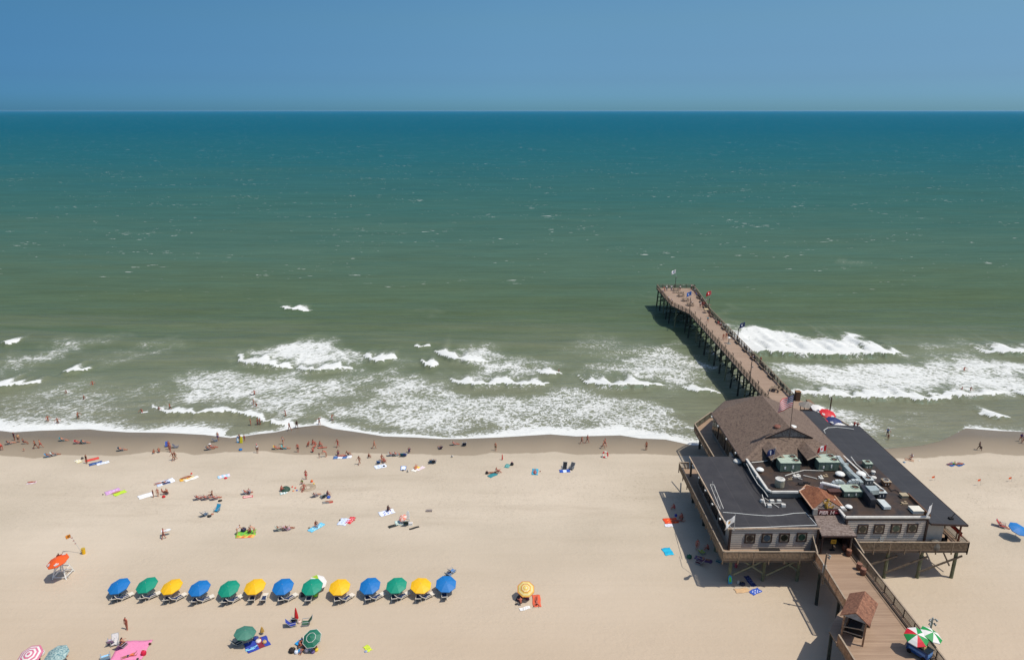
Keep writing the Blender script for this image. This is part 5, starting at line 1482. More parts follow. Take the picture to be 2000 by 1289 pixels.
def person(p, pose, heading, label, wear=(), skin='tan', hair='brown', size=1.0, group=None, lift=0.0):
    """heading: degrees, 0 faces the sea, 90 faces left, 180 faces the camera; wear: (garment, colour) pairs"""
    global NP
    NP += 1
    D = pose_data(pose)
    o = thing('person', label, 'person', Vector(p) + Vector((0, 0, lift)), R(heading), group)
    o.scale = (size,) * 3
    def add(nm, me, mt):
        c = bpy.data.objects.new(nm, me); COL.objects.link(c); c.parent = o; c.location = (0, 0, D['dz'])
        recolor(c, 0, mt)
        return c
    add('body', D['body'], SKIN[skin])
    hk = 'hair'
    if hair.startswith('long_'): hk = 'long_hair'; hair = hair[5:]
    if not any(g[0] in ('hat', 'cap') for g in wear) or hk == 'long_hair': add(hk if hk == 'hair' else 'hair', D['cl'][hk], HAIRC[hair])
    for g, c in wear: add(g, D['cl'][g], mat(c, .7, .1, 6))
    return o
def PG_(px, py): return G(px, py)
# ================================================================ BEACH FURNITURE
def canopy(m, r, rise, n=8, mode='plain', rings=3, sag=.25):
    """octagonal umbrella top about the origin, apex up; material slots by panel or by ring"""
    R_ = [(r * (k + 1) / (rings), rise * (1 - ((k + 1) / rings)) + 0.0) for k in range(rings)]
    i0 = len(m.v); m.v.append((0, 0, rise))
    for k, (rr, z) in enumerate(R_):
        for j in range(n):
            t = 2 * math.pi * (j + .5) / n
            m.v.append((rr * math.cos(t), rr * math.sin(t), z + .06 * math.sin(math.pi * (k + 1) / rings)))
    mi = lambda k, j: (0 if mode == 'plain' else (k % 2 if mode == 'rings' else (j % 3 if mode == 'three' else j % 2)))
    for j in range(n):
        j2 = (j + 1) % n
        m.f.append((i0, i0 + 1 + j, i0 + 1 + j2)); m.m.append(mi(0, j))
        for k in range(rings - 1):
            a = i0 + 1 + k * n
            m.f.append((a + j, a + n + j, a + n + j2, a + j2)); m.m.append(mi(k + 1, j))
    a = i0 + 1 + (rings - 1) * n; b = len(m.v)
    for j in range(n):
        x, y, z = m.v[a + j]; m.v.append((x * 1.0, y * 1.0, z - .09))
    for j in range(n):
        j2 = (j + 1) % n; m.f.append((a + j, b + j, b + j2, a + j2)); m.m.append(mi(rings - 1, j))
UMB = {}
def umbrella(px, py, h, label, cols, r=1.25, rise=.42, mode='plain', rings=3, tilt=(-.15, -.3), group=None, base=1.0, edge=None, marks=None, cat='umbrella', off=(0, 0)):
    """px, py: photo position of the canopy centre, h: its height above the ground it stands on"""
    c = W(px, py, base + h)
    n = Vector((tilt[0], tilt[1], 1)).normalized()
    foot = c - n * (h * .55); foot = Vector((c.x - n.x * h * .45 + off[0], c.y - n.y * h * .45 + off[1], base))
    foot.z = float(sandz(foot.x, foot.y)) if base < 2 else base
    o = thing('umbrella', label, cat, foot, 0, group)
    m = MB(); canopy(m, r, rise, 8, mode, rings)
    me = m.mesh('canopy', cols if isinstance(cols, (list, tuple)) else [cols])
    q = Vector((0, 0, 1)).rotation_difference(n)
    me.transform(q.to_matrix().to_4x4()); me.transform(Matrix.Translation(c - foot - n * rise * .5))
    k = bpy.data.objects.new('canopy', me); COL.objects.link(k); k.parent = o
    s = k.modifiers.new('cloth', 'SOLIDIFY'); s.thickness = .015
    top = c + n * (rise * .5 + .1)
    m = MB(); m.cyl(foot + Vector((0, 0, -.2)), c - n * .3, .025, .022, 6); m.cyl(c - n * .3, top, .022, .018, 6); m.build('pole', POLEW, o)
    if edge:
        m = MB()
        for j in range(8):
            a, b = 2 * math.pi * (j + .5) / 8, 2 * math.pi * (j + 1.5) / 8
            for rr, zz in ((r * 1.0, .0), (r * .5, rise * .5 + .07)):
                m.beam(q @ Vector((rr * math.cos(a), rr * math.sin(a), zz)) + c - n * rise * .5, q @ Vector((rr * math.cos(b), rr * math.sin(b), zz)) + c - n * rise * .5, .035, .03)
        m.build('piping', edge, o)
    if marks:
        for j in marks[1]:
            t = 2 * math.pi * j / 8
            e1 = Vector((math.cos(t), math.sin(t), 0)); e2 = Vector((-e1.y, e1.x, 0))
            m = MB(); sl_ = rise / r * 1.02
            for u0, u1, v0, v1 in ((.70, .78, -.22, .22), (.81, .86, -.16, .2), (.6, .67, -.1, .08)):
                m.quad(*[q @ (e1 * (r * u) + e2 * (r * v) + Vector((0, 0, rise * (1 - u) + .075))) + c - n * rise * .5 for u, v in ((u0, v0), (u1, v0), (u1, v1), (u0, v1))])
            m.build('printed_mark', marks[0], o)
    return o
C_BLUE = mat('#0a6cae', .6, .06, 2); C_GREEN = mat('#058a6c', .6, .06, 2); C_YEL = mat('#e9b308', .6, .05, 2)
C_DGREEN = mat('#1e6a50', .6, .08, 2); C_ORANGE = mat('#e2591a', .6, .05, 2); C_PINK = mat('#c86f86', .65, .08, 3); C_WHITE = mat('#d9d5cd', .65, .05, 3)
C_NAVY = mat('#16285a', .6, .12, 3); C_RED = mat('#c2151c', .6, .08, 3)
LWOOD = mat('#cfc6b4', .6, .12, 6)
lounge0 = None
def lounger(p, rz, label, group, cover=None):
    global lounge0
    if lounge0 is None:
        t = thing('lounger', label, 'lounger', (0, 0, 0), 0, group)
        m = MB()
        for s in (-.3, .3):
            m.beam((s, -.35, .3), (s, .95, .26), .06, .07); m.beam((s, -.35, .3), (s, -.95, .78), .06, .07)
        m.beam((-.3, .95, .26), (.3, .95, .26), .06, .07); m.beam((-.3, -.95, .78), (.3, -.95, .78), .06, .07); m.build('frame', LWOOD, t)
        for s in (-.32, .32):
            m = MB(); m.beam((s, -.6, 0), (s, -.2, .5), .05, .06); m.beam((s, -.2, .5), (s, .35, .5), .07, .04); m.beam((s, .35, .5), (s, .6, 0), .05, .06); m.build('leg', LWOOD, t)
        m = MB(); m.slab([(-.27, -.35, .31), (.27, -.35, .31), (.27, .45, .28), (-.27, .45, .28)], .02); m.slab([(-.27, -.95, .78), (.27, -.95, .78), (.27, -.35, .31), (-.27, -.35, .31)], .02); m.build('sling', mat('#1c2f55', .8, .15, 6), t)
        m = MB(); m.slab([(-.29, .45, .32), (.29, .45, .32), (.29, .98, .3), (-.29, .98, .3)], .04); m.build('foot_cushion', mat('#d8d0c0', .8, .08, 6), t)
        lounge0 = t; t.location = p; t.rotation_euler = (0, 0, rz); o = t
    else: o = dup(lounge0, p, rz, label, group)
    if cover: rep(o, 'sling', cover)
    return o
bc0 = None
def beach_chair(px, py, heading, label, hexc='#24506e', size=1.0, group=None):
    global bc0
    p = G(px, py)
    if bc0 is None:
        t = thing('beach_chair', label, 'beach chair', (0, 0, 0), 0)
        m = MB()
        for s in (-.28, .28):
            m.beam((s, -.28, .02), (s, .3, .04), .03, .03); m.beam((s, .3, .04), (s, .25, .42), .03, .03); m.beam((s, .25, .42), (s, -.32, .42), .05, .03)
            m.beam((s, -.18, .12), (s, -.62, .72), .03, .03); m.beam((s, -.2, .14), (s, .28, .2), .03, .03)
        m.beam((-.28, -.62, .72), (.28, -.62, .72), .03, .03); m.beam((-.28, -.28, .02), (.28, -.28, .02), .03, .03); m.build('frame', mat('#aeb2b0', .4, .1, 4, .3), t)
        m = MB(); m.slab([(-.26, -.18, .15), (.26, -.18, .15), (.26, .28, .2), (-.26, .28, .2)], .02); m.build('seat', mat('#24506e', .8, .1, 6), t)
        m = MB(); m.slab([(-.26, -.62, .73), (.26, -.62, .73), (.26, -.18, .15), (-.26, -.18, .15)], .02); m.build('backrest', mat('#24506e', .8, .1, 6), t)
        bc0 = t; t.location = p; t.rotation_euler = (0, 0, R(heading)); o = t
        if group: o['group'] = group
    else: o = dup(bc0, p, R(heading), label, group, scale=size)
    if hexc != '#24506e':
        rep(o, 'seat', mat(hexc, .8, .12, 6)); rep(o, 'backrest', mat(hexc, .8, .12, 6))
    return o
rt = random.Random(11)
def towel(px, py, L, Wd, deg, label, cols, cat='towel', group=None, stripes=0, lift=.03, n=8):
    """soft flat cloth lying on the sand; deg: direction of its long side, 0 = towards the sea"""
    p = G(px, py); a = R(deg); d = Vector((-math.sin(a), math.cos(a), 0)); s = Vector((d.y, -d.x, 0))
    v = []; f = []; mi = []; ph = rt.uniform(0, 6); sk_ = rt.uniform(-.12, .12)
    nu, nv = n, n + 4
    for j in range(nv + 1):
        for i in range(nu + 1):
            u = i / nu - .5; w_ = j / nv - .5
            q = p + s * (u * Wd + sk_ * w_ * L * .3 + .03 * math.sin(9 * w_ + ph)) + d * (w_ * L + .04 * math.sin(8 * u + ph))
            q.z = float(sandz(q.x, q.y)) + lift + .025 * math.sin(13 * u + ph) * math.sin(11 * w_ + 2 * ph)
            v.append(q - p)
    for j in range(nv):
        for i in range(nu):
            b = j * (nu + 1) + i; f.append((b, b + 1, b + nu + 2, b + nu + 1))
            if stripes == 0: mi.append(0)
            elif stripes > 0: mi.append((j // stripes) % len(cols))
            elif stripes == -1: mi.append(1 if (0 < i < nu - 1 and 1 < j < nv - 2 and (i * 7 + j * 5 + (i * j) % 3) % 3 == 0) else 0)
            else: mi.append(0 if i in (0, nu - 1) or j in (0, nv - 1) else 1)
    me = bpy.data.meshes.new('towel'); me.from_pydata([tuple(x) for x in v], [], f)
    for c in cols: me.materials.append(mat(c, .85, .1, 5))
    me.polygons.foreach_set('material_index', mi); me.polygons.foreach_set('use_smooth', [True] * len(f)); me.update()
    o = bpy.data.objects.new('towel' if cat == 'towel' else 'blanket', me); COL.objects.link(o); o.location = p
    sm = o.modifiers.new('cloth', 'SOLIDIFY'); sm.thickness = .02; sm.offset = 1
    return tag(o, label, cat, group)
def bag(px, py, w_, h, hexc, label, hex2='#c9b28a', cat='bag', z=None):
    p = G(px, py) if z is None else W(px, py, z)
    t = thing('beach_bag', label, cat, p)
    m = MB(); prof = [(w_ * .42, 0), (w_ * .5, h * .25), (w_ * .5, h * .6), (w_ * .38, h * .9), (w_ * .3, h)]
    m.lathe(p, prof, 10); m.build('body', mat(hexc, .75, .2, 5), t, smooth=False)
    m = MB(); m.tube([p + Vector((-w_ * .25, 0, h * .9)), p + Vector((-w_ * .15, 0, h * 1.35)), p + Vector((w_ * .15, 0, h * 1.35)), p + Vector((w_ * .25, 0, h * .9))], .018, 5); m.build('handle', mat(hex2, .7, .1, 5), t)
    return t
def cooler(px, py, hexc, label, rz=0.0):
    p = G(px, py); t = thing('cooler', label, 'cooler', p)
    m = MB(); m.cbox(p, .55, .36, .32, rz); m.build('body', mat(hexc, .5, .08, 4), t)
    m = MB(); m.cbox(p + Vector((0, 0, .32)), .58, .39, .06, rz); m.build('lid', C_WHITE, t)
    m = MB(); m.beam(p + Vector((-.22, 0, .42)), p + Vector((.22, 0, .42)), .03); m.build('handle', C_WHITE, t)
    return t
def board(px, py, L, Wd, deg, hexc, label, standing=0.0, hex2='#e0ddd2', lift=.05):
    p = G(px, py); a = R(deg); t = thing('bodyboard', label, 'bodyboard', p + Vector((0, 0, lift)), a)
    pts = [(-Wd / 2, -L / 2), (Wd / 2, -L / 2), (Wd * .52, 0), (Wd * .42, L * .3), (Wd * .22, L * .45), (0, L / 2), (-Wd * .22, L * .45), (-Wd * .42, L * .3), (-Wd * .52, 0)]
    for nm, k, z0, z1, h_ in (('board', 1.0, 0, .05, hexc), ('deck_print', .6, .051, .056, hex2)):
        m = MB(); m.prism([(x * k, y * k) for x, y in pts], z0, z1); me = m.mesh(nm, mat(h_, .5, .1, 4))
        if standing: me.transform(Matrix.Translation((0, 0, L / 2))  @ Matrix.Rotation(R(standing), 4, 'X'))
        o = bpy.data.objects.new(nm, me); COL.objects.link(o); o.parent = t
    return t
# ---- the rental row
ORD = ['first', 'second', 'third', 'fourth', 'fifth', 'sixth', 'seventh', 'eighth', 'ninth', 'tenth', 'eleventh', 'twelfth', 'thirteenth']
ROW = [(231, 1142), (285.5, 1140), (334, 1143), (388.5, 1146), (446, 1147), (497, 1143), (552, 1143), (609, 1143.5), (663, 1144), (722, 1141.5), (774, 1140.5), (822, 1141), (871, 1138)]
for i, (px, py) in enumerate(ROW):
    cn, cm = (('blue', C_BLUE), ('green', C_GREEN), ('yellow', C_YEL))[i % 3]
    lx = -.13 + .012 * i + rt.uniform(-.05, .05); ly = -.2 + rt.uniform(-.06, .06)
    umbrella(px, py, 1.5, f'{cn} rental umbrella, {ORD[i]} from the left in the long row', cm, 1.27, .36, tilt=(lx, ly), group='rental umbrellas in a long row')
    g = W(px, py, 2.5)
    zz = float(sandz(g.x, g.y))
    kA = 8 + rt.uniform(-8, 8)
    lounger(Vector((g.x - .15 + rt.uniform(-.1, .1), g.y - .75, zz)), R(kA), f'left white lounger with navy sling under the {cn} umbrella, {ORD[i]} from the left', 'loungers under the rental umbrellas')
    if i not in (12, 7):
        if i == 5: lounger(Vector((g.x + 1.25, g.y - .75, zz)), R(4), 'white lounger standing clear to the right of the yellow umbrella, sixth from the left', 'loungers under the rental umbrellas')
        else: lounger(Vector((g.x + .85 + rt.uniform(-.1, .1), g.y - .55, zz)), R(-42 + rt.uniform(-8, 6)), f'right white lounger with pale foot cushion under the {cn} umbrella, {ORD[i]} from the left', 'loungers under the rental umbrellas')
umbrella(622, 1134, 1.25, 'white umbrella with a lime green patch behind the green rental umbrella, eighth from the left', [C_WHITE, C_WHITE, mat('#9ab82c', .6, .1, 4)], 1.05, .35, mode='three', tilt=(.35, -.2))
bag(616, 1163, .6, .35, '#8fce2a', 'lime green bag under the green umbrella, eighth from the left')
towel(592, 1161, .9, .5, 10, 'dark towel under the green umbrella, eighth from the left', ['#3c3330'])
bag(236, 1165, .5, .35, '#2f6f74', 'teal bag between the loungers under the first blue umbrella')
bag(856, 1150, .4, .45, '#2a2522', 'black bag at the left foot of the last blue umbrella')
beach_chair(877, 1123, -30, 'light blue striped chair behind the last blue umbrella, nearer of two', '#5f8fc0', 1.1)
beach_chair(884, 1117, -40, 'light blue striped chair behind the last blue umbrella, farther of two', '#4d7fb4', 1.1)
# ---- other umbrellas
umbrella(1027, 1148.5, 1.55, 'yellow and orange ringed umbrella standing alone right of the rental row', [mat('#dccb8e', .6, .1, 3), mat('#d3ae4c', .6, .1, 3)], 1.05, .4, mode='rings', rings=6, tilt=(0, -.45), edge=mat('#c8452b', .6, .1, 3))
umbrella(478.5, 1233, 1.55, 'grey-green umbrella with a white vent ring over a dark shadow', mat('#3f7663', .65, .1, 3), 1.15, .35, tilt=(.1, .0), off=(.35, 0), edge=None)
umbrella(608, 1245, 1.5, 'dark green umbrella piped in white above a heap of bags', C_DGREEN, 1.05, .4, tilt=(-.2, -.5), edge=C_WHITE)
umbrella(57, 1278, 1.6, 'pink umbrella with white rings, cut by the bottom edge of the photo', [C_PINK, C_WHITE], 1.25, .4, mode='rings', rings=7, tilt=(-.1, -.3))
umbrella(109, 1276, 1.5, 'teal flower-patterned umbrella beside the pink ringed one', mat('#3b8fa0', .65, .5, 6, hex2='#b9c9bd'), 1.2, .4, tilt=(-.1, -.25), edge=None)
umbrella(1990, 1031, 1.6, 'blue umbrella at the right edge of the photo', C_BLUE, 1.2, .35, tilt=(.15, -.3))
for px, py, col, lb, nm in ((580.5, 1216, C_RED, 'closed red umbrella standing between two beach chairs', 'r'), (513, 1239, mat('#b08a3e', .6, .4, 8), 'closed tan patterned umbrella standing near the blue blanket', 't')):
    p = G(px, py); t = thing('closed_umbrella', lb, 'umbrella', p)
    hh = 1.9 if nm == 'r' else .95
    m = MB(); m.cyl(p, p + Vector((-.05, .1, hh * .45)), .02, .02, 6); m.build('pole', POLEW, t)
    m = MB(); q = p + Vector((-.05, .1, hh * .25)); m.lathe(q, [(.06, 0), (.24, .1), (.2, hh * .3), (.1, hh * .65), (.02, hh * .8)], 7); m.build('furled_cloth', col, t)
# ---- lifeguard stand with orange umbrella, flag mast and yellow tub
p = G(124, 1123); ls = thing('lifeguard_stand', 'tall white wooden lifeguard stand under the orange umbrella', 'lifeguard stand', p)
for sx_, sy_ in ((-1, -1), (1, -1), (1, 1), (-1, 1)):
    m = MB(); m.beam(p + Vector((sx_ * .85, sy_ * .85, 0)), p + Vector((sx_ * .4, sy_ * .4, 1.75)), .11, .11); m.build('leg', WHITE, ls)
m = MB()
for z, r_ in ((.25, .79), (1.0, .6)):
    for a, b in (((-1, -1), (1, -1)), ((1, -1), (1, 1)), ((1, 1), (-1, 1)), ((-1, 1), (-1, -1))):
        m.beam(p + Vector((a[0] * r_, a[1] * r_, z)), p + Vector((b[0] * r_, b[1] * r_, z)), .07, .09)
m.beam(p + Vector((-.8, -.8, .2)), p + Vector((.45, -.45, 1.6)), .06, .08); m.build('crossbar', WHITE, ls)
m = MB(); m.cbox(p + Vector((0, 0, 1.75)), 1.0, 1.0, .07); m.build('platform', WHITE, ls)
m = MB(); m.cbox(p + Vector((0, -.1, 2.1)), .75, .5, .06); m.cbox(p + Vector((0, -.38, 2.1)), .75, .06, .6); m.build('seat', WHITE, ls)
umbrella(111, 1093, 2.85, 'bright orange umbrella with white printing over the white lifeguard stand', C_ORANGE, 1.3, .4, tilt=(-.22, -.15), marks=(C_WHITE, (5, 6.6, 1.5)), off=(.6, .1), group=None)
person(p + Vector((0, .0, 2.16)), 'sit', 10, 'lifeguard in red sitting high on the white stand under the orange umbrella', (('trunks', '#a01c1c'), ('shirt', '#8c1a1a')), 'brown', 'dark')
b = G(160, 1080); tp = ZY(137, 1043, b.y); tp.z = max(tp.z, b.z + 2.4)
t = thing('flag_mast', 'leaning beach mast with an orange flag and small red pennants', 'flag', b)
m = MB(); m.cyl(b, tp, .03, .02, 6); m.build('pole', POLEW, t)
flag_part(t, tp, .7, .5, 'orange', (-1, -.1), seed=.5)
for k in range(3):
    c = tp.lerp(b, .22 + .15 * k); m = MB(); m.hexa([c, c + Vector((-.28, 0, .05)), c + Vector((0, 0, .2))], [c + Vector((0, .02, 0)), c + Vector((-.28, .02, .05)), c + Vector((0, .02, .2))]); m.build('pennant', FR_, t)
p = G(164, 1081); t = thing('tub', 'yellow tub standing at the foot of the beach mast', 'tub', p)
m = MB(); m.lathe(p, [(.2, 0), (.22, .25), (.24, .75)], 10); m.build('body', C_YEL, t); m = MB(); m.lathe(p + Vector((0, 0, .75)), [(.26, 0), (.26, .05)], 10); m.build('lid', mat('#b79a3a', .6, .2, 3), t)
# ---- orange marker flags by the dunes at right
for px, py, dy, lb in ((1826, 938, 9, 'small orange marker flag right of the long dark roof, leftmost of three'), (1915.5, 948, 13, 'small orange marker flag on the right beach, middle of three'), (1976, 940, 9, 'small orange marker flag nearest the right edge of the photo')):
    b = G(px, py); tp = ZY(px, py - dy, b.y)
    t = thing('marker_flag', lb, 'flag', b, 0, 'orange marker flags')
    m = MB(); m.cyl(b, tp, .02, .015, 5); m.build('pole', POLEW, t)
    m = MB(); m.hexa([tp, tp + Vector((-.5, -.1, -.1)), tp + Vector((-.45, -.1, -.35)), tp + Vector((0, 0, -.35))], [tp + Vector((0, .02, 0)), tp + Vector((-.5, -.08, -.1)), tp + Vector((-.45, -.08, -.35)), tp + Vector((0, .02, -.35))]); m.build('pennant', C_ORANGE, t)
# ---- bar deck umbrellas and hut beyond the long roof
gb = 'umbrellas on the bar deck'
umbrella(1599, 796, 2.4, 'white umbrella with navy marks on the bar deck, farthest out', [C_WHITE, C_WHITE, C_WHITE], 1.25, .4, tilt=(.1, -.2), group=gb, base=DK, marks=(C_NAVY, (5.5, 7)))
umbrella(1617, 806, 2.5, 'bright red umbrella with white lettering marks on the bar deck', C_RED, 1.35, .35, tilt=(.1, -.25), group=gb, base=DK, marks=(C_WHITE, (4.6, 6.6)))
umbrella(1630, 820.5, 2.4, 'navy umbrella with white marks on the bar deck next to the red one', C_NAVY, 1.3, .35, tilt=(.1, -.2), group=gb, base=DK, marks=(C_WHITE, (5, 6.5)))
umbrella(1641, 831, 2.1, 'white and navy umbrella on the bar deck nearest the long roof', [C_WHITE, C_WHITE], 1.1, .35, tilt=(.0, -.2), group=gb, base=DK, marks=(C_BLUE, (6,)))
umbrella(1612, 826, 2.1, 'lower red umbrella half hidden behind the narrow dark roof', C_RED, .95, .3, tilt=(-.2, -.5), group=gb, base=DK)
c = W(1577, 789, DK + 2.3); p = Vector((c.x, c.y, DK)); t = thing('bar_hut', 'small grey-roofed tiki hut on the bar deck behind the brown roof', 'hut', p)
m = MB(); m.lathe(p + Vector((0, 0, 2.1)), [(1.5, 0), (.9, .3), (.2, .6)], 8); m.build('roof', mat('#817a70', .8, .25, 4), t)
for k in range(4):
    a = math.pi / 4 + k * math.pi / 2; m = MB(); m.cyl(p + Vector((1.1 * math.cos(a), 1.1 * math.sin(a), 0)), p + Vector((1.1 * math.cos(a), 1.1 * math.sin(a), 2.15)), .07, .07, 6); m.build('post', RAILD, t)
m = MB(); m.cbox(p, 1.5, 1.3, 1.0); m.build('counter', RAILD, t)
for px, py, lb in ((1604, 812, 'round dark bar table under the white umbrella farthest out'), (1622, 822, 'round dark bar table between the red and navy umbrellas')):
    p = W(px, py, DK); t = thing('bar_table', lb, 'table', p)
    m = MB(); m.lathe(p, [(.3, 0), (.06, .05), (.05, .95)], 8); m.build('leg', DARK, t); m = MB(); m.lathe(p + Vector((0, 0, .95)), [(.45, 0), (.45, .05)], 12); m.build('tabletop', DARK, t)
# ---- drinks cart with two striped umbrellas at the bottom right
C_PG = mat('#138a3f', .6, .06, 3); C_PR = mat('#c9172b', .6, .06, 3)
umbrella(1791, 1241, 2.1, 'red, green and white panelled umbrella over the blue cart', [C_PG, C_WHITE, C_PR], 1.1, .42, mode='three', tilt=(-.1, -.3), base=DK)
umbrella(1821, 1236.5, 2.1, 'green and white panelled umbrella beside the right rail of the walkway', [C_PG, C_WHITE], 1.05, .36, mode='two', tilt=(.3, -.15), base=DK)
p = W(1794, 1278, DK); t = thing('drinks_cart', 'blue wheeled vending cart under the red, green and white umbrella', 'cart', p, R(32))
def lb_(m, nm, mt):
    me = m.mesh(nm, mt); o = bpy.data.objects.new(nm, me); COL.objects.link(o); o.parent = t; return o
m = MB(); m.box(-.5, .5, -1.0, 1.0, .25, 1.05); lb_(m, 'body', mat('#134a80', .4, .2, 3))
m = MB(); m.box(-.54, .54, -1.04, 1.04, 1.05, 1.1); lb_(m, 'top', mat('#1a2530', .3, .3, 3))
m = MB(); m.box(-.3, .2, -.5, 0, 1.1, 1.3); lb_(m, 'tray', mat('#caa36a', .7, .3, 6))
m = MB(); m.box(-.52, -.5, -.8, .8, .55, .8); m.box(-.4, .4, -1.02, -1.0, .5, .85); lb_(m, 'panel', mat('#5f8fc4', .4, .3, 8))
for s in (-.52, .52):
    for y in (-.7, .7):
        m = MB(); m.cyl((s - .04, y, .22), (s + .04, y, .22), .22, .22, 12); lb_(m, 'wheel', DARK)
# ================================================================ TOWELS, CHAIRS, BAGS AND THE PEOPLE ON THEM
BK, WT = '#1b1b1f', '#e4e2dc'
LIE = 'people sunbathing'
def P1(px, py, *a, **k):
    return person(G(px, py), *a, **k)
T = ('trunks',); 
def tr(c): return (('trunks', c),)
def bk(c): return (('bikini_top', c), ('bikini_bottom', c))
def sh(c, d): return (('shirt', c), ('trunks', d))
# wet sand, left part
P1(4, 879, 'bend', 60, 'bending bather in red shorts at the very left edge of the photo', tr('#b0241f'), 'red')
beach_chair(20, 867, -50, 'dark red chair near the left edge by the water', '#5a1f26'); P1(20, 867, 'chair', -50, 'woman in a dark swimsuit lounging in the dark red chair by the water', (('swimsuit', '#2a1d2c'),), 'fair', 'long_brown')
P1(29, 860, 'stand', 160, 'person in a dark blue shirt beside the man in a straw coloured top', sh('#26304f', '#1d2338'), 'tan', 'blond')
P1(37, 864, 'stand', 20, 'man in a straw coloured top and black shorts near the left edge', (('shirt', '#c9a374'), ('trunks', BK)), 'fair', 'dark')
P1(47, 867, 'sit', -80, 'person in navy sitting on the wet sand with legs out to the right', (('swimsuit', '#1f2745'),), 'tan', 'dark')
P1(48, 880, 'squat', 180, 'small child crouching on the wet sand near the left edge', tr('#c96a6a'), 'pale', 'blond', .6)
P1(70, 876, 'walk', 100, 'walker in black shorts, left one of a pair on the wet sand', tr(BK), 'tan', 'dark')
P1(80, 874.5, 'walk', 100, 'walker in red shorts, right one of a pair on the wet sand', tr('#c0202c'), 'fair', 'brown')
beach_chair(124, 861, -80, 'teal chair alone at the water edge left', '#2d6d70'); P1(124, 861, 'chair', -80, 'person stretched out in the teal chair near the water', tr('#49695f'), 'fair', 'blond')
for px, c, n in ((153, '#a3232d', 'left'), (166, '#3d5a52', 'right')):
    beach_chair(px, 866, -75, f'{"red" if n == "left" else "grey-green"} lounge chair, {n} of two side by side on the wet sand', c)
    P1(px, 866, 'chair', -75, f'sunbather in the {"red" if n == "left" else "grey-green"} chair, {n} of two side by side on the wet sand', bk('#a3232d') if n == 'left' else tr('#333f4f'), 'red' if n == 'left' else 'fair', 'brown')
for px, py, c, n in ((96, 892, '#3f86b8', 'left'), (107, 889.5, '#cfd6cf', 'right')):
    beach_chair(px, py, -60, f'{"light blue" if n == "left" else "pale"} chair, {n} of a pair at the dry sand line', c)
    P1(px, py, 'chair', -60, f'person sunning in the {"light blue" if n == "left" else "pale"} chair, {n} of a pair at the dry sand line', bk('#7a2a3c') if n == 'left' else tr('#3a2a2a'), 'tan', 'brown')
beach_chair(238, 880, -70, 'dark chair alone on the wet sand left of the crouching children', '#1f2a3a'); P1(238, 880, 'chair', -70, 'person lounging in the dark chair left of the crouching children', tr('#202838'), 'fair', 'dark')
towel(153, 901, 1.3, .8, 50, 'crumpled yellow and white towel left of the standing bather', ['#d7c77c', '#e4e2dc'], stripes=2); bag(161, 896, .4, .3, '#3c3a3c', 'dark bag on the sand behind the yellow towel')
P1(170, 905, 'stand', 160, 'bather in a black swimsuit standing by the red towel', (('swimsuit', '#1a1216'),), 'tan', 'dark')
towel(180, 897.5, 2.0, .9, -55, 'red towel beside the bather in black', ['#cf4a3c']); towel(187, 905, 1.9, .95, -55, 'navy patterned towel next to a white one', ['#2c4a80', '#7f98bd'], stripes=-1); towel(201, 904.5, 1.8, .85, -55, 'white towel with pale blue print beside the navy towel', ['#dfe2e6', '#9fb0c6'], stripes=-1)
towel(62, 943, 1.3, .7, -70, 'pale pink towel lying alone at far left', ['#d6c4c4']); P1(61, 942.5, 'lieback', -80, 'child lying alone on the pale pink towel at far left', bk('#8b2f4a'), 'red', 'brown', .75, lift=.05)
towel(220, 960, 2.0, 1.2, -50, 'lilac towel with pink pattern beside the lime towel', ['#c99ac4', '#e6c9dc'], stripes=-1); towel(234, 963, 1.7, .95, -40, 'lime green towel beside the lilac one', ['#b4d236']); P1(228, 962, 'lieback', 130, 'small girl lying between the lilac and lime towels', bk('#d0453a'), 'fair', 'blond', .7, lift=.06)
bag(201, 966, .2, .12, '#2a2a2a', 'tiny dark sandals pile left of the lilac towel', cat='sandals')
towel(285, 968, 2.1, 1.3, -50, 'plain white blanket left of two small girls', [WT], 'blanket')
P1(300, 971, 'stand', 150, 'small girl in a dark suit standing at the end of the white blanket', (('swimsuit', '#4a2a44'),), 'tan', 'brown', .78)
P1(309, 969.5, 'stand', 200, 'girl in pink bottoms standing right of the smaller girl', bk('#e06a8a'), 'fair', 'brown', .85)
P1(319, 966, 'sit', -60, 'man sitting with legs stretched beside a red bag', tr('#6e2a24'), 'red', 'brown'); bag(320, 971, .5, .3, '#c01f22', 'red bag in front of the sitting man')
P1(328, 966, 'sitfwd', 70, 'person in dark shorts sitting to the right of the red bag', tr('#332b2b'), 'tan', 'dark')
towel(323, 942, 2.6, 1.5, -50, 'large pale blue and white blanket above the two small girls', ['#c4d0e6', '#e6e8ee'], 'blanket', stripes=3); P1(315, 944, 'liefront', -60, 'person in black lying on the pale blue blanket', (('swimsuit', BK),), 'fair', 'dark', lift=.05); towel(325, 944, 1.1, .5, -50, 'navy folded towel on the pale blue blanket', ['#1f2c55'], lift=.07)
P1(299, 886.5, 'squat', -20, 'child crouching to dig, left of two on the wet sand line', tr('#a3502e'), 'tan', 'brown', .8); P1(311, 884.5, 'squat', 30, 'child crouching to dig, right of two on the wet sand line', tr('#8c3f2e'), 'tan', 'blond', .9)
beach_chair(326, 872, 200, 'blue chair left of two standing bathers on wet sand', '#2a4c9a'); beach_chair(345, 874, -80, 'grey chair with nobody in it right of the standing bathers', '#5c5a66')
P1(333, 883, 'stand', 170, 'woman in a white bikini standing near the blue chair', bk(WT), 'red', 'brown'); P1(331, 878, 'stand', 190, 'tanned man standing just behind the woman in white', tr('#8b3f33'), 'red', 'brown')
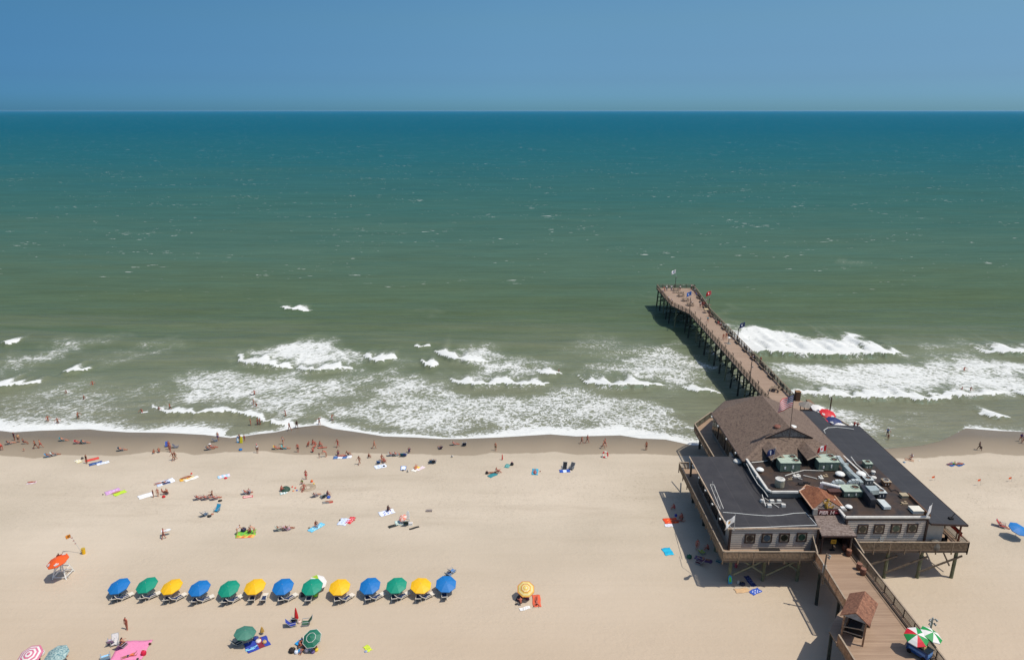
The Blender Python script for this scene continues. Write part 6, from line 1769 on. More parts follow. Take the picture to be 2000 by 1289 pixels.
P1(339, 899, 'walk', 150, 'woman in a black bikini walking close beside a man on dry sand', bk(BK), 'tan', 'dark'); P1(343, 898, 'walk', 150, 'man in green shorts walking close beside a woman in black bikini', tr('#33463a'), 'tan', 'brown')
# middle left
P1(426, 860, 'stand', 0, 'man in blue shorts standing by a low chair at the water edge', tr('#2c3f8f'), 'fair', 'brown'); beach_chair(422, 862, -60, 'low dark chair beside the man in blue shorts', '#33405c')
P1(469, 864, 'carry', 160, 'person at the water edge holding a blue and a yellow board', tr('#26303f'), 'tan', 'dark')
board(466, 864, 1.1, .5, 20, '#3f93c6', 'blue bodyboard held upright at the water edge', standing=82, lift=.05); board(472, 865, 1.2, .5, -10, '#e2d61c', 'yellow bodyboard held upright at the water edge', standing=80, lift=.05, hex2='#d9cf2a')
P1(478, 861, 'stand', 170, 'child in a red suit beside the holder of the yellow board', (('swimsuit', '#c03a48'),), 'fair', 'brown', .72)
bag(470, 879, .6, .3, '#1f6fb0', 'blue bag alone on the wet sand')
beach_chair(409, 878, -60, 'dark lounge chair beside the man in the white hat', '#27304a'); P1(409, 878, 'chair', -60, 'dark-haired woman lounging next to a man in a white hat', bk('#bfb8b0'), 'tan', 'dark')
beach_chair(415, 875, -70, 'tan chair behind the dark lounge chair', '#8a5c3f'); P1(415, 875, 'chair', -70, 'man in a white hat lounging on the wet sand', tr('#7a3a2a') + (('hat', WT),), 'red')
P1(503, 884.5, 'stand', 180, 'man in a white shirt and pink cap standing on the dry line', sh(WT, '#3a3230') + (('cap', '#d98a8a'),), 'tan')
P1(553, 868, 'walk', 175, 'woman in a pale swimsuit walking from the water', (('swimsuit', '#cfc6c0'),), 'fair', 'brown')
beach_chair(541, 877, -80, 'yellow chair on the wet sand, left of a teal one', '#c9a23a'); P1(541, 877, 'chair', -80, 'sunbather in the yellow chair, left of the teal one', bk('#c98a3a'), 'red', 'brown')
beach_chair(557, 876.5, -80, 'teal and white chair right of the yellow one', '#4fb0ac'); P1(557, 876.5, 'chair', -80, 'sunbather in the teal and white chair', tr('#3d8f8c'), 'fair', 'brown')
P1(582, 883, 'stand', 190, 'bare-chested man in black shorts standing on the wet sand', tr(BK), 'red', 'grey')
for k, (px, py, c, lb) in enumerate(((603, 872, '#a63a2a', 'leftmost of the seated circle of friends on the wet sand'), (610, 869, '#4a2f2f', 'second from the left of the seated circle of friends'), (616, 874, '#b5482f', 'in the middle of the seated circle of friends'), (623, 872, '#3f2a2a', 'second from the right of the seated circle of friends'))):
    P1(px, py, 'sitfwd' if k % 2 else 'sit', (30, -40, 160, -70)[k], 'bather sitting ' + lb, bk(c) if k % 2 else tr(c), 'red', 'long_brown' if k % 2 else 'brown')
P1(628, 875, 'lieback', -80, 'bather lying at the right end of the seated circle of friends', tr('#8f3a2c'), 'red', 'brown')
P1(611, 884, 'sitfwd', 10, 'child in dark red shorts sitting just below the circle of friends', tr('#8f1f26'), 'red', 'brown', .9)
P1(624, 894, 'stand', 180, 'toddler in dark shirt standing on the dry line', sh('#3c4a48', '#b9b9ad'), 'pale', 'blond', .62); P1(637, 892, 'bend', 110, 'woman in a coral swimsuit leaning forward on the dry line', (('swimsuit', '#c2412f'),), 'fair', 'brown')
P1(660, 873.5, 'walk', 140, 'man in red shorts walking on wet sand with a long shadow, left one', tr('#9e1f1f'), 'red', 'dark'); P1(731, 876, 'walk', -90, 'woman in pink striding along the wet sand', (('swimsuit', '#c4564a'),), 'fair', 'brown')
P1(799, 885, 'sitfwd', 0, 'person in a navy top sitting with back to us at the dry line', sh('#1f2250', '#1f2250'), 'tan', 'dark')
beach_chair(860, 876, 30, 'purple patterned chair on the wet sand', '#5c3550'); P1(860, 876, 'chair', 30, 'sunbather in the purple patterned chair', bk('#6a3a3c'), 'tan', 'brown')
P1(888, 869, 'chair', -70, 'woman in white sunning beside the navy chair on the wet sand', bk(WT), 'red', 'brown'); beach_chair(888, 869, -70, 'low tan chair left of the navy chair', '#a07a5a'); beach_chair(907, 869.5, 5, 'navy high-backed chair alone on the wet sand', '#1c2a4a', 1.2)
towel(669, 893, 3.0, 1.0, -85, 'long blue and white towels under the girl with brown hair', ['#4d6fa0', '#dcdcdc'], stripes=3); P1(661, 890, 'sitfwd', 20, 'girl in purple sitting on the striped towels', (('swimsuit', '#5a2a4c'),), 'tan', 'long_brown'); P1(670, 891, 'lieback', 95, 'sunbather lying on the striped towels', bk('#3c2a4a'), 'red', 'brown', lift=.05); P1(679, 890.5, 'sit', -60, 'person in black sitting at the right end of the striped towels', tr(BK), 'tan', 'blond')
P1(702, 907, 'walk', 150, 'dark-haired girl in a black bikini walking over the dry sand', bk(BK), 'tan', 'long_dark'); P1(719, 894.5, 'sitfwd', -60, 'child sitting alone in a dark suit right of the walking girl', (('swimsuit', '#3c1c1c'),), 'tan', 'dark', .85)
towel(743, 911, 1.9, 1.2, -65, 'white and blue towel in front of the blue chair', ['#d9dfe8', '#6f92c0'], stripes=-1); beach_chair(740, 904, 0, 'blue chair behind the white and blue towel', '#1f5ca0'); P1(746, 899, 'sit', 190, 'woman with long dark hair sitting behind the blue chair', bk('#8b2f2a'), 'tan', 'long_dark'); P1(749, 905, 'sitfwd', -30, 'bather sitting right of the blue chair', tr('#6a3a2a'), 'red', 'brown'); bag(750, 911, .35, .2, '#1e1e22', 'small black bag on the white and blue towel')
for px, n in ((765, 'left'), (775, 'right')):
    beach_chair(px, 889.5, -65, f'pale blue lounge chair, {n} of two at the dry line', '#9fb4c4' if n == 'left' else '#c4ccc8'); P1(px, 889.5, 'chair', -65, f'sunbather in the pale blue lounge chair, {n} of two at the dry line', bk('#2a2a3c') if n == 'left' else tr('#6f8a8c'), 'red', 'brown')
beach_chair(786, 889.5, 5, 'teal high-backed chair right of the pale blue lounge chairs', '#1d6b84', 1.1); beach_chair(791, 889.5, -5, 'royal blue high-backed chair right of the teal one', '#23409a', 1.1)
towel(788, 914, 1.3, .9, 5, 'round-cornered pale blue float lying on the sand', ['#3f6fb0', '#dfe8f0'], cat='float', stripes=-2); bag(787, 919, .3, .15, '#191922', 'black sandals below the pale blue float', cat='sandals')
towel(812, 916, 1.7, .9, -20, 'white towel with a yellow end under a sunbather', ['#e3dfd2', '#e8c62a'], stripes=8); P1(812, 914, 'lieback', 0, 'sunbather lying on the white towel with a yellow end', bk('#d9962a'), 'red', 'blond', lift=.05); towel(821, 915, 1.6, .75, -40, 'pink-white towel right of the sunbather with the yellow end', ['#e2d3d3', '#b98a8a'], stripes=-1)
beach_chair(842, 903, 10, 'steel blue chair, left of two on dry sand near the middle', '#2b5a86', 1.1); beach_chair(848, 903, -5, 'dark chair, right of two on dry sand near the middle', '#34323c', 1.1); P1(842, 903, 'chair', 10, 'person seen from behind in the steel blue chair', tr('#2b3a50'), 'tan', 'dark'); P1(848, 903, 'chair', -5, 'person seen from behind in the dark chair of the pair', bk('#553a3a'), 'tan', 'brown')
# middle belt
towel(365, 935, 2.1, .9, -55, 'yellow towel under a dark-haired sunbather', ['#e0a83a', '#d9c48a'], stripes=3); P1(365, 933, 'lieback', 125, 'dark-haired sunbather lying on the yellow towel', bk('#7a3a2a'), 'tan', 'long_dark', lift=.05); towel(374, 935, 2.1, .8, -50, 'white towel right of the yellow one', ['#e6e3d8']); bag(374, 925.5, .3, .2, '#d9302a', 'bright red ball at the head of the yellow towel', cat='ball')
towel(437, 930, 1.8, .9, -60, 'light blue towel with a red bag on it', ['#a9cfe0', '#dfd2e0'], stripes=2); bag(441, 934, .5, .2, '#c92a33', 'flat red bag at the edge of the light blue towel')
P1(598, 936, 'stand', 0, 'man in bright red trunks standing behind the sand pit', tr('#c8102c'), 'red', 'brown'); P1(591, 944, 'squat', 180, 'child in a bright green shirt at the sand pit', sh('#36b52c', '#33503c'), 'tan', 'brown', .8)
P1(594, 957, 'sit', 170, 'man sitting in the dug sand pit with his back to us', tr('#5a3a30'), 'red', 'brown')
p = G(601, 952); m = MB(); m.lathe(p + Vector((0, 0, -.05)), [(1.35, 0), (1.1, .1), (.85, .18), (.6, .12), (.4, .05), (.1, .03)], 20)
solo('sand_ring', m, mat('#9d8d76', .95, .3, 3), 'low ring of dug damp sand round the sitting man', 'sand pile', loc=p, smooth=True)
bag(609, 941, .4, .3, '#e2582a', 'orange bucket beside the sand pit', '#e8c62a', cat='bucket'); bag(613, 945, .25, .15, '#e8c23a', 'yellow toy pail right of the orange bucket', cat='bucket')
p = G(558, 957); m = MB(); m.lathe(p, [(.7, 0), (.66, .25), (.4, .5), (.1, .6)], 12); solo('green_cloth', m, mat('#2c4a3a', .7, .2, 3), 'low dark green cloth shape left of the sand pit', 'tent', loc=p)  # low dome standing for a piece of dark green cloth
P1(548, 960, 'sitfwd', -60, 'person sitting at the left foot of the dark green cloth', tr('#7a2a2a'), 'red', 'brown'); towel(554, 963, 1.1, .6, -60, 'pale teal towel in front of the dark green cloth', ['#9ab8b0', '#e0e4e0'], stripes=2)
for px, py, c, lb in ((571, 951, '#d9453a', 'red toy nearest the green cloth'), (577, 953, '#d9453a', 'red toy between the green cloth and the sand pit'), (573, 959, '#e08a5a', 'orange toy lying nearest the camera by the pit'), (580, 958, '#3a5ab0', 'blue toy spade by the sand pit')):
    bag(px, py, .28, .14, c, lb, cat='toy')
beach_chair(482, 964, -60, 'pale chair between the light blue towel and three red chairs', '#b9bcc4'); P1(482, 964, 'chair', -60, 'sunbather in the pale chair right of the three red chairs', bk('#c2603a'), 'red', 'brown'); P1(489, 966, 'sitfwd', 60, 'person in grey sitting right of the pale chair', sh('#8a95a0', '#39414a'), 'fair', 'dark'); towel(484, 970, 1.4, .6, -70, 'red towel in front of the pale chair', ['#c03a44', '#e0b0a8'], stripes=-2)
for px, n in ((389, 'left'), (404, 'middle'), (421, 'right')):
    beach_chair(px, 974.5, -55, f'maroon lounge chair, {n} of three in a row', '#7a1f33'); P1(px, 974.5, 'chair', -55, f'sunbather in the maroon lounge chair, {n} of three in a row', (bk('#c9c0b8'), tr('#3a2a2a'), bk('#d8d0c8'))[('left', 'middle', 'right').index(n)], 'red', 'dark')
P1(414, 970, 'sit', 100, 'bather sitting on the sand behind the maroon chairs', tr('#4a3326'), 'tan', 'brown'); bag(430, 978, .6, .15, '#1a1a1a', 'flat black bag right of the maroon chairs')
beach_chair(617, 969, -40, 'pink and grey chair, left of a loose group on dry sand', '#a88a94'); P1(617, 969, 'chair', -40, 'person in grey lounging in the pink and grey chair', sh('#6e6a72', '#3c3840'), 'fair', 'brown')
beach_chair(631, 971, 40, 'dark green chair beside a blue cushion', '#1c3c3c', 1.1); bag(642, 972, .55, .3, '#2f5ab0', 'blue and white cushion right of the dark green chair', cat='cushion'); P1(638, 970, 'sitfwd', -60, 'person in navy sitting behind the blue cushion', sh('#1f2c4c', '#1f2c4c'), 'tan', 'dark'); towel(640, 981, 1.5, .6, -75, 'grey towel with red end below the blue cushion', ['#7f7d78', '#b5423c'], stripes=8); P1(644, 980, 'lieback', 95, 'child in red lying on the grey towel', bk('#b5423c'), 'fair', 'brown', .7, lift=.05)
beach_chair(401, 1006, -30, 'slate blue chair, left of a pair with a black bag between', '#2f4f6c', 1.1); beach_chair(424, 998, 170, 'teal chair, right of a pair with a black bag between', '#1f86a8', 1.1); bag(409, 1008.5, .6, .2, '#1a1a1c', 'black and white bag between the slate and teal chairs'); bag(415, 1004, .4, .12, '#a86a54', 'small rust coloured towel roll by the teal chair', cat='towel roll')
P1(464, 1044, 'bend', -40, 'pale woman bending over the green and orange blankets', (('swimsuit', '#cfc9c2'),), 'pale', 'brown'); bag(476, 1037, .75, .5, '#1c2240', 'navy bag on the green blanket'); towel(480, 1042, 2.6, 1.4, -75, 'bright green patterned blanket between two bending people', ['#7fc03a', '#2f8f5a'], 'blanket', stripes=-1); towel(479, 1047.5, 2.4, .7, -88, 'orange and red striped towel in front of the green blanket', ['#e06a3a', '#e8b05a'], stripes=2)
P1(497, 1042, 'bend', 90, 'man bending to pick something off the green blanket', tr('#b98a70'), 'pale', 'brown'); P1(490, 1042, 'sitfwd', 60, 'dark-haired person sitting at the right end of the green blanket', tr('#4a2f26'), 'tan', 'dark')
P1(320, 1052, 'carry', -60, 'bather carrying a white board under one arm across the dry sand', tr('#7a3a33'), 'red', 'brown'); board(326, 1045, 1.2, .5, -65, '#dfe4e4', 'white board with a dark edge carried under an arm', lift=.75)
for px, py, c, n in ((547, 1035, '#a3b09a', 'left'), (563, 1034, '#d99ab0', 'right')):
    beach_chair(px, py, -60, f'{"grey-green" if n == "left" else "pink"} chair, {n} of two above the rental umbrellas', c); P1(px, py, 'chair', -60, f'person reading in the {"grey-green" if n == "left" else "pink"} chair above the rental umbrellas', sh('#b3a894', '#4a4640') if n == 'left' else sh('#2a2226', '#d9a3b4'), 'tan', 'dark')
towel(618, 1030, 2.4, .95, -35, 'light blue towel under a sitting bather above the rental row', ['#6fc0dc', '#cfe8ec'], stripes=-1); P1(617, 1027.5, 'sitfwd', -150, 'bather sitting on the light blue towel above the rental row', tr('#3a4a50'), 'tan', 'dark'); bag(604, 1031, .3, .12, '#7a6a54', 'sandals left of the light blue towel', cat='sandals')
towel(671, 1019, 1.7, 1.3, -10, 'pale blue printed towel left of the red one', ['#cdd6ea', '#9fb0d2'], stripes=-1); towel(685, 1016, 1.7, .85, -15, 'bright red towel with white dots', ['#cf2a36', '#e8c8c0'], stripes=-1); bag(664, 1016, .25, .15, '#3a362e', 'small dark bag left of the pale blue printed towel'); bag(692, 1016, .25, .15, '#c24a44', 'little red and green toy right of the red towel', cat='toy')
towel(755, 1001, 2.2, 1.3, -60, 'white and royal blue towel under the person in black', ['#dfe4f0', '#2f48b8'], stripes=-1); P1(757, 1000, 'sitfwd', -30, 'person in black with long dark hair sitting on the royal blue towel', sh('#16182a', '#16182a'), 'tan', 'long_dark')
p = G(838, 998); m = MB(); m.cbox(p, .9, .45, .16); m.cbox(p + Vector((.1, 0, .16)), .6, .3, .05); solo('wagon', m, mat('#8a7f78', .7, .3, 5), 'small grey crate lying alone on the sand', 'crate', loc=p)
umbrella(786, 1010, .9, 'small orange and pink parasol lying low by the green chairs', [mat('#e08a70', .6, .1, 3), mat('#e3c3b4', .6, .1, 3)], .6, .2, mode='two', tilt=(-.3, -.4)); towel(782, 1021, 1.5, 1.1, -80, 'pale mint beach mat with clothes on it', ['#c4d8cc', '#b9a884'], stripes=-1)
beach_chair(794, 1023, 0, 'dark green chair between the mint mat and the white cooler', '#1f3a30', 1.3); cooler(802, 1025, '#e2e2dc', 'white cooler right of the dark green chair'); towel(768, 1027, 1.4, .6, -60, 'flat black board left of the mint mat', ['#262a26'], cat='board'); towel(809, 1031, 1.4, .35, -60, 'narrow black bag lying right of the white cooler', ['#23231f'], cat='bag'); board(797, 1013, 1.2, .45, 0, '#e4e6e2', 'white board standing behind the dark green chair', standing=80)
# right of centre
P1(968, 880, 'stand', 160, 'boy in green shorts standing on the wet sand', tr('#2f5a38'), 'fair', 'blond', .95)
P1(1136, 866.5, 'walk', -90, 'shorter of two walkers near the water, on the left', tr('#2a2626'), 'red', 'brown', .88); P1(1147, 865, 'walk', -90, 'taller of two walkers near the water, on the right', tr('#5a2f38'), 'red', 'dark')
P1(1178, 876, 'walk', -120, 'woman in a white bikini walking with someone behind her', bk(WT), 'fair', 'brown'); P1(1181, 872, 'walk', -120, 'dark-haired man walking just behind the woman in white', tr('#4a3033'), 'red', 'dark')
P1(1262, 879, 'stand', 30, 'man in brown shorts standing on wet sand nearest the building', tr('#4a2a22'), 'tan', 'dark')
p = G(981, 898); m = MB(); m.lathe(p, [(.04, 0), (.13, .15), (.07, .9), (.02, 1.05)], 7); solo('beach_marker', m, mat('#c63a33', .6, .2, 3), 'small upright red and white marker on the dry sand', 'marker', loc=p)
p = G(1182, 893); m = MB(); K = 20
for i in range(K):
    a0_, a1_ = 2 * math.pi * i / K, 2 * math.pi * (i + 1) / K; m.mi = (i // 3) % 2
    q0 = p + Vector((.42 * math.cos(a0_), .2 * math.sin(a0_), .5 + .42 * math.sin(a0_))); q1 = p + Vector((.42 * math.cos(a1_), .2 * math.sin(a1_), .5 + .42 * math.sin(a1_))); m.cyl(q0, q1, .11, .11, 8, False)
solo('swim_ring', m, [C_RED, C_WHITE], 'red and white swim ring propped on the sand', 'swim ring', loc=p)
towel(991, 910, 1.2, .8, -20, 'small teal towel left of a pink and black bag', ['#3f8a86', '#a8c8c0'], stripes=-1); bag(1000, 908, .55, .45, '#1c1c20', 'black bag with a pink flap', '#e05a8a')
bag(951, 925, .5, .4, '#241c1a', 'black and coral bag left of the lounging pair', '#d96a5a'); towel(962, 928, 1.6, .9, -50, 'teal towel under the lounging pair', ['#2f7f86']); P1(962, 924, 'liefront', -80, 'dark-haired sunbather lying left in the lounging pair', bk(BK), 'tan', 'dark', lift=.04); P1(971, 924, 'sit', -70, 'sunbather propped up right in the lounging pair', tr('#5a3328'), 'red', 'brown')
towel(1045, 921.5, 1.9, 1.0, -8, 'turquoise towel under a single sunbather', ['#2f9ab8', '#3fa8c0'], stripes=2); P1(1045, 923, 'lieback', 0, 'sunbather in pink lying alone on the turquoise towel', bk('#d0607a'), 'red', 'brown', lift=.05); bag(1055, 921, .2, .15, '#7a2f33', 'small maroon bottle beside the turquoise towel', cat='bottle')
towel(1103, 920, 1.7, .9, -85, 'royal blue towel in front of the black chairs', ['#1f4fa8', '#cfd8e4'], stripes=4); beach_chair(1103, 915.5, 170, 'black chair left of the pair behind the royal blue towel', '#16181c', 1.2); beach_chair(1116, 916, 150, 'black and grey chair right of the pair behind the royal blue towel', '#4a4d50', 1.2)
for px, py, lb in ((884, 893, 'grey and white gull standing on the dry line'), (797.5, 922, 'black and white gull below the round blue float')):
    p = G(px, py); t = thing('gull', lb, 'bird', p)
    m = MB(); m.lathe(p + Vector((0, 0, .12)), [(.03, 0), (.1, .06), (.11, .12), (.06, .2), (.05, .27), (.02, .31)], 8); m.cyl(p + Vector((0, 0, .16)), p + Vector((-.3, .1, .2)), .09, .02, 8); m.cyl(p + Vector((.03, 0, .36)), p + Vector((.14, 0, .35)), .015, .005, 5); m.build('body', C_WHITE, t)
    for s in (-1, 1):
        m = MB(); m.hexa([p + Vector((.05, s * .08, .22)), p + Vector((-.3, s * .12, .2)), p + Vector((-.1, s * .1, .32))], [p + Vector((.05, s * .11, .22)), p + Vector((-.3, s * .15, .2)), p + Vector((-.1, s * .12, .32))]); m.build('wing', mat('#3c3d40', .7, .1, 5), t)
        m = MB(); m.cyl(p + Vector((0, s * .04, 0)), p + Vector((0, s * .04, .15)), .008, .008, 5); m.build('leg', C_YEL, t)
# right beach
P1(1912, 879, 'walk', 30, 'man in a black shirt walking with a dark bag on the right beach', sh(BK, '#2c2628'), 'brown', 'dark'); bag(1916, 876, .35, .4, '#22201f', 'dark bag carried by the man in the black shirt')
P1(1993, 862, 'walk', 160, 'person in a purple shirt at the right edge, left of two', sh('#3d2a78', '#6a5a50'), 'tan', 'dark'); P1(1999, 866, 'walk', 160, 'person in a dark violet shirt at the right edge, right of two', sh('#33246a', BK), 'tan', 'dark')
P1(1781, 896, 'sitfwd', 120, 'man in a white shirt sitting beside the long dark roof', sh('#cfd4dc', '#4a4a5a'), 'tan', 'dark'); towel(1776, 898, 1.3, .9, 60, 'tan and red towel beside the man in the white shirt', ['#a88a70', '#5a2a28'], stripes=-1); bag(1766, 903, .4, .15, '#6a8aa8', 'small blue bag left of the man in the white shirt'); bag(1795.5, 899.5, .3, .08, '#e2ded2', 'white disc lying right of the man in the white shirt', cat='disc')
for px, c, n in ((1859, '#2f8f3a', 'left'), (1874, '#d9664a', 'right')):
    towel(px, 907, 1.6, .9, -60, f'blue and black towel, {n} of a pair on the right beach', ['#2f5a96', '#1a1f2c'], stripes=-1); P1(px, 907, 'liefront' if n == 'left' else 'lieback', -75 if n == 'left' else 100, f'sunbather in {"green" if n == "left" else "coral"}, {n} of a pair on the right beach', (('shirt', c), ('bikini_bottom', BK)) if n == 'left' else bk(c), 'tan', 'dark', lift=.05)
beach_chair(1957, 1029, -130, 'red lounge chair left of the blue umbrella at right', '#a3332c', 1.3); P1(1957, 1029, 'chair', -130, 'sunbather in the red lounge chair at right', bk('#b03a30'), 'red', 'brown'); beach_chair(1996, 1040, 0, 'wooden beach chair under the blue umbrella at right', '#a88a5c', 1.1)
P1(1732.5, 852, 'wade', 150, 'wader in a blue shirt in the foam beyond the long roof', sh('#2a78b8', '#1a2a44'), 'tan', 'dark'); P1(1734.5, 859, 'stand', 160, 'small child in black near the wader in blue', (('swimsuit', '#1a1c1e'),), 'tan', 'dark', .7)
# swimmers and waders: (photo x, y, garment colour, label, sink)
for px, py, pose, c, lb, sink, skn in (
    (130, 767, 'wade', '#3c4a3c', 'swimmer with only head and shoulders showing, far left', 1.15, 'tan'), (164, 780, 'wade', '#7a2f2f', 'swimmer chest deep left of the long streak of foam', .85, 'tan'), (181, 752, 'wade', '#b5502f', 'swimmer farthest out on the left, in orange', .8, 'red'),
    (153, 817, 'wade', '#2a2a3c', 'bather knee deep behind the left shore foam', .35, 'tan'), (94, 823, 'wade', '#8a4a44', 'bather in the shore foam, left of two', .5, 'fair'), (113, 827, 'wade', '#4a2f2c', 'bather in the shore foam, right of two', .5, 'tan'),
    (277, 806, 'wade', '#b54a44', 'bather beside a white float board', .9, 'red'), (311, 803, 'wade', '#1f3a5c', 'bather at the tip of the curling foam in a blue suit', .8, 'tan'), (333, 801, 'walk', '#2c2622', 'bather standing in the curling foam', .2, 'tan'),
    (497, 770, 'wade', '#7a3f38', 'swimmer beyond the inner foam line near the middle left', .9, 'red'), (495, 790, 'wade', '#8f4a3a', 'bather, left of two playing in the inner foam', .5, 'fair'), (501, 794, 'bend', '#1f1d22', 'bather in black, right of two playing in the inner foam', .35, 'tan'),
    (558, 813, 'carry', '#7a1f2c', 'bather in dark red standing in the inner foam', .3, 'tan'), (490, 831, 'stand', '#b5443c', 'girl in red wading in thin water', .25, 'fair'), (503.5, 830, 'stand', '#3c3a6a', 'bather in purple, left of two standing close together in thin water', .2, 'tan'),
    (508.5, 830, 'stand', '#2f2a55', 'bather in indigo, right of two standing close together in thin water', .2, 'tan'), (566, 841, 'walk', '#1d1a1a', 'dark-haired bather in black crossing the thin swash, left one', 0, 'tan'), (580, 836, 'walk', '#1c1c20', 'bather in black at the edge of the foam, right one', .05, 'brown'),
    (624, 830, 'armsup', '#2a2f3c', 'bather with arms out where two foam lines meet', .1, 'tan'), (649, 822, 'wade', '#b9c3cf', 'bather in a pale shirt just behind the shore foam', .25, 'tan'), (1092, 728, 'wade', '#3a2a2a', 'lone swimmer beside a small breaking wave near the centre', .9, 'tan'),
    (1883, 724, 'wade', '#a35a44', 'swimmer in the lacy foam on the right', .8, 'red'), (1895, 764, 'wade', '#2a2420', 'swimmer in front of the right-hand breaking wave', .8, 'tan'), (1879, 762, 'wade', '#3c302a', 'swimmer left of another at the right-hand breaking wave', 1.0, 'tan')):
    P1(px, py, pose, (px * 37) % 360, lb, tr(c) if (px % 2) else (('swimsuit', c),), skn, 'dark' if px % 3 else 'brown', lift=-sink * .8)
board(283, 806, 1.2, .5, -70, '#e4e8e6', 'white float board in the water beside a bather', lift=.1); board(325, 806, 1.1, .45, -60, '#3c3f44', 'dark bodyboard trailing behind the bather in the curling foam', lift=.15); board(492, 771, 1.1, .5, 70, '#2a2c30', 'dark board held flat by the swimmer near the middle left', lift=.1)
# bottom group
P1(248.5, 1229, 'stand', 170, 'tanned woman in a dark bikini standing alone below the rental row', bk('#5a1f1c'), 'red', 'brown')
towel(256, 1270, 3.3, 2.9, -85, 'large bright pink blanket near the bottom left', ['#de84a6'], 'blanket'); beach_chair(218, 1255, 20, 'white and lilac patterned chair at the left of the pink blanket', '#b89ab8', 1.2); beach_chair(225, 1258, 200, 'white chair with a dark frame next to the patterned chair', '#cfcac4', 1.2)
beach_chair(240, 1262, -20, 'dark plum folding chair on the corner of the pink blanket', '#4a2433', 1.2); P1(236, 1262, 'sitfwd', -40, 'girl with long dark hair sitting beside the plum chair', (('swimsuit', '#4a2a4c'),), 'fair', 'long_dark')
P1(253, 1282, 'liefront', -60, 'child with an orange top and dark blue shorts lying across the pink blanket', (('shirt', '#d9663a'), ('trunks', '#2a3050')), 'fair', 'blond', .8, lift=.08); bag(281, 1278, .55, .5, '#c8143c', 'crimson bag at the near right corner of the pink blanket', '#d8c8b0')
bag(293, 1258, .3, .2, '#4a2418', 'brown sandals at the far right corner of the pink blanket', cat='sandals'); bag(269, 1287, .25, .15, '#1e1a1a', 'black sandals in front of the pink blanket', cat='sandals'); beach_chair(207, 1288, 30, 'pale sky blue chair at the bottom edge left of the pink blanket', '#8fc0e2', 1.5)
bag(80, 1278, .8, .5, '#d4d2cc', 'white and red cooler bag between the pink and teal umbrellas', '#c8402a'); P1(124, 1289, 'sitfwd', 0, 'person sitting under the teal umbrella at the bottom edge', tr('#5a3f33'), 'fair', 'brown'); bag(73, 1289, .6, .3, '#3a302c', 'dark bag under the pink ringed umbrella')
beach_chair(466, 1258, -45, 'dark sling chair in the shadow of the grey-green umbrella', '#2a3238', 1.2); towel(502, 1258, 2.4, 1.7, -55, 'blue blanket with red stripe right of the grey-green umbrella', ['#2b3f9a', '#2b3f9a', '#7a2030'], 'blanket', stripes=3); bag(505, 1253, .6, .3, '#e0d2cc', 'white folded shirt on the blue blanket', cat='clothes'); bag(517, 1255, .45, .3, '#c9a46a', 'straw bag at the right end of the blue blanket'); bag(500, 1248, .6, .35, '#24347f', 'navy bag behind the blue blanket'); towel(492, 1266, 1.3, .4, -60, 'aqua edge towel under the blue blanket', ['#8fd0e0'])
beach_chair(572, 1221, -70, 'royal blue folding chair left of the closed red umbrella', '#2f3f9c', 1.2); beach_chair(576, 1212, 10, 'black folding chair behind the closed red umbrella', '#1b1b1e', 1.1); beach_chair(597, 1219, 100, 'green folding chair right of the closed red umbrella', '#2a5a3a', 1.3); bag(585, 1216, .4, .3, '#e2c9b8', 'cream and red bag at the foot of the closed red umbrella', '#c02a24')
board(587, 1254, 1.15, .5, -35, '#1f93cf', 'bright blue bodyboard left of the white-piped green umbrella', lift=.12, hex2='#1f93cf'); bag(571, 1272, .75, .45, '#211815', 'large black tote at the left of the bag heap'); P1(584, 1266, 'sitfwd', -70, 'person sitting by the bag heap under the green umbrella', tr('#4a3a3a'), 'red', 'dark')
P1(592, 1262, 'sitfwd', 30, 'dark-haired person in black sitting under the green umbrella', sh('#1f1a22', '#1f1a22'), 'tan', 'long_dark'); P1(595, 1270, 'sit', 150, 'person in dark brown sitting in front under the green umbrella', sh('#33262a', '#33262a'), 'tan', 'dark'); P1(604, 1261, 'sitfwd', -20, 'person in brown at the right under the green umbrella', sh('#4a3a34', '#3a302c'), 'tan', 'dark')
for px, py, c, lb in ((579, 1275, '#d6dde6', 'white plastic bag at the front of the heap'), (586, 1273, '#1f8cc4', 'bright blue bag at the front of the heap'), (599, 1271, '#dcd0d2', 'white bag in the middle of the heap'), (608, 1269, '#7fa8c4', 'pale blue bag right of the middle of the heap'), (616, 1266, '#d02f24', 'red bag at the right of the heap'), (611, 1274, '#6a5a8a', 'small purple bag at the front right of the heap'), (618, 1270, '#e0c03a', 'small yellow toy at the right of the heap')):
    bag(px, py, .45, .35, c, lb)
towel(718, 1266, 1.0, .6, 40, 'lime yellow bodyboard cover lying alone at the bottom', ['#c9d83a', '#7f8a50'], stripes=-1); bag(714.5, 1272, .35, .1, '#8f9bb8', 'grey-blue sandals below the lime yellow cover', cat='sandals')
towel(1015, 1168, 1.2, .7, -20, 'dark towel in the shadow of the ringed umbrella', ['#3a2f33']); bag(1024, 1166, .5, .35, '#241f4a', 'indigo bag under the ringed umbrella'); bag(1030, 1170, .4, .3, '#6a2a4a', 'plum bag under the ringed umbrella'); P1(1017, 1182, 'sitfwd', 10, 'tanned person sitting with back to us at the edge of the ringed umbrella shadow', tr('#5a3a2a'), 'red', 'brown')
towel(1048, 1173, 2.1, .95, 2, 'coral towel right of the ringed umbrella', ['#d9603f']); P1(1048, 1176, 'liefront', 180, 'sunbather in purple lying on the coral towel', bk('#3c2a5a'), 'red', 'brown', lift=.05); towel(1025, 1188, 1.3, .5, -65, 'crumpled white towel below the ringed umbrella', [WT, '#9a9690'], stripes=-1); bag(1008, 1180, .3, .1, BK, 'black and white sandals left of the sitting tanned person', cat='sandals'); bag(1037, 1160, .3, .2, '#8fc8d8', 'small aqua bag at the right foot of the ringed umbrella')
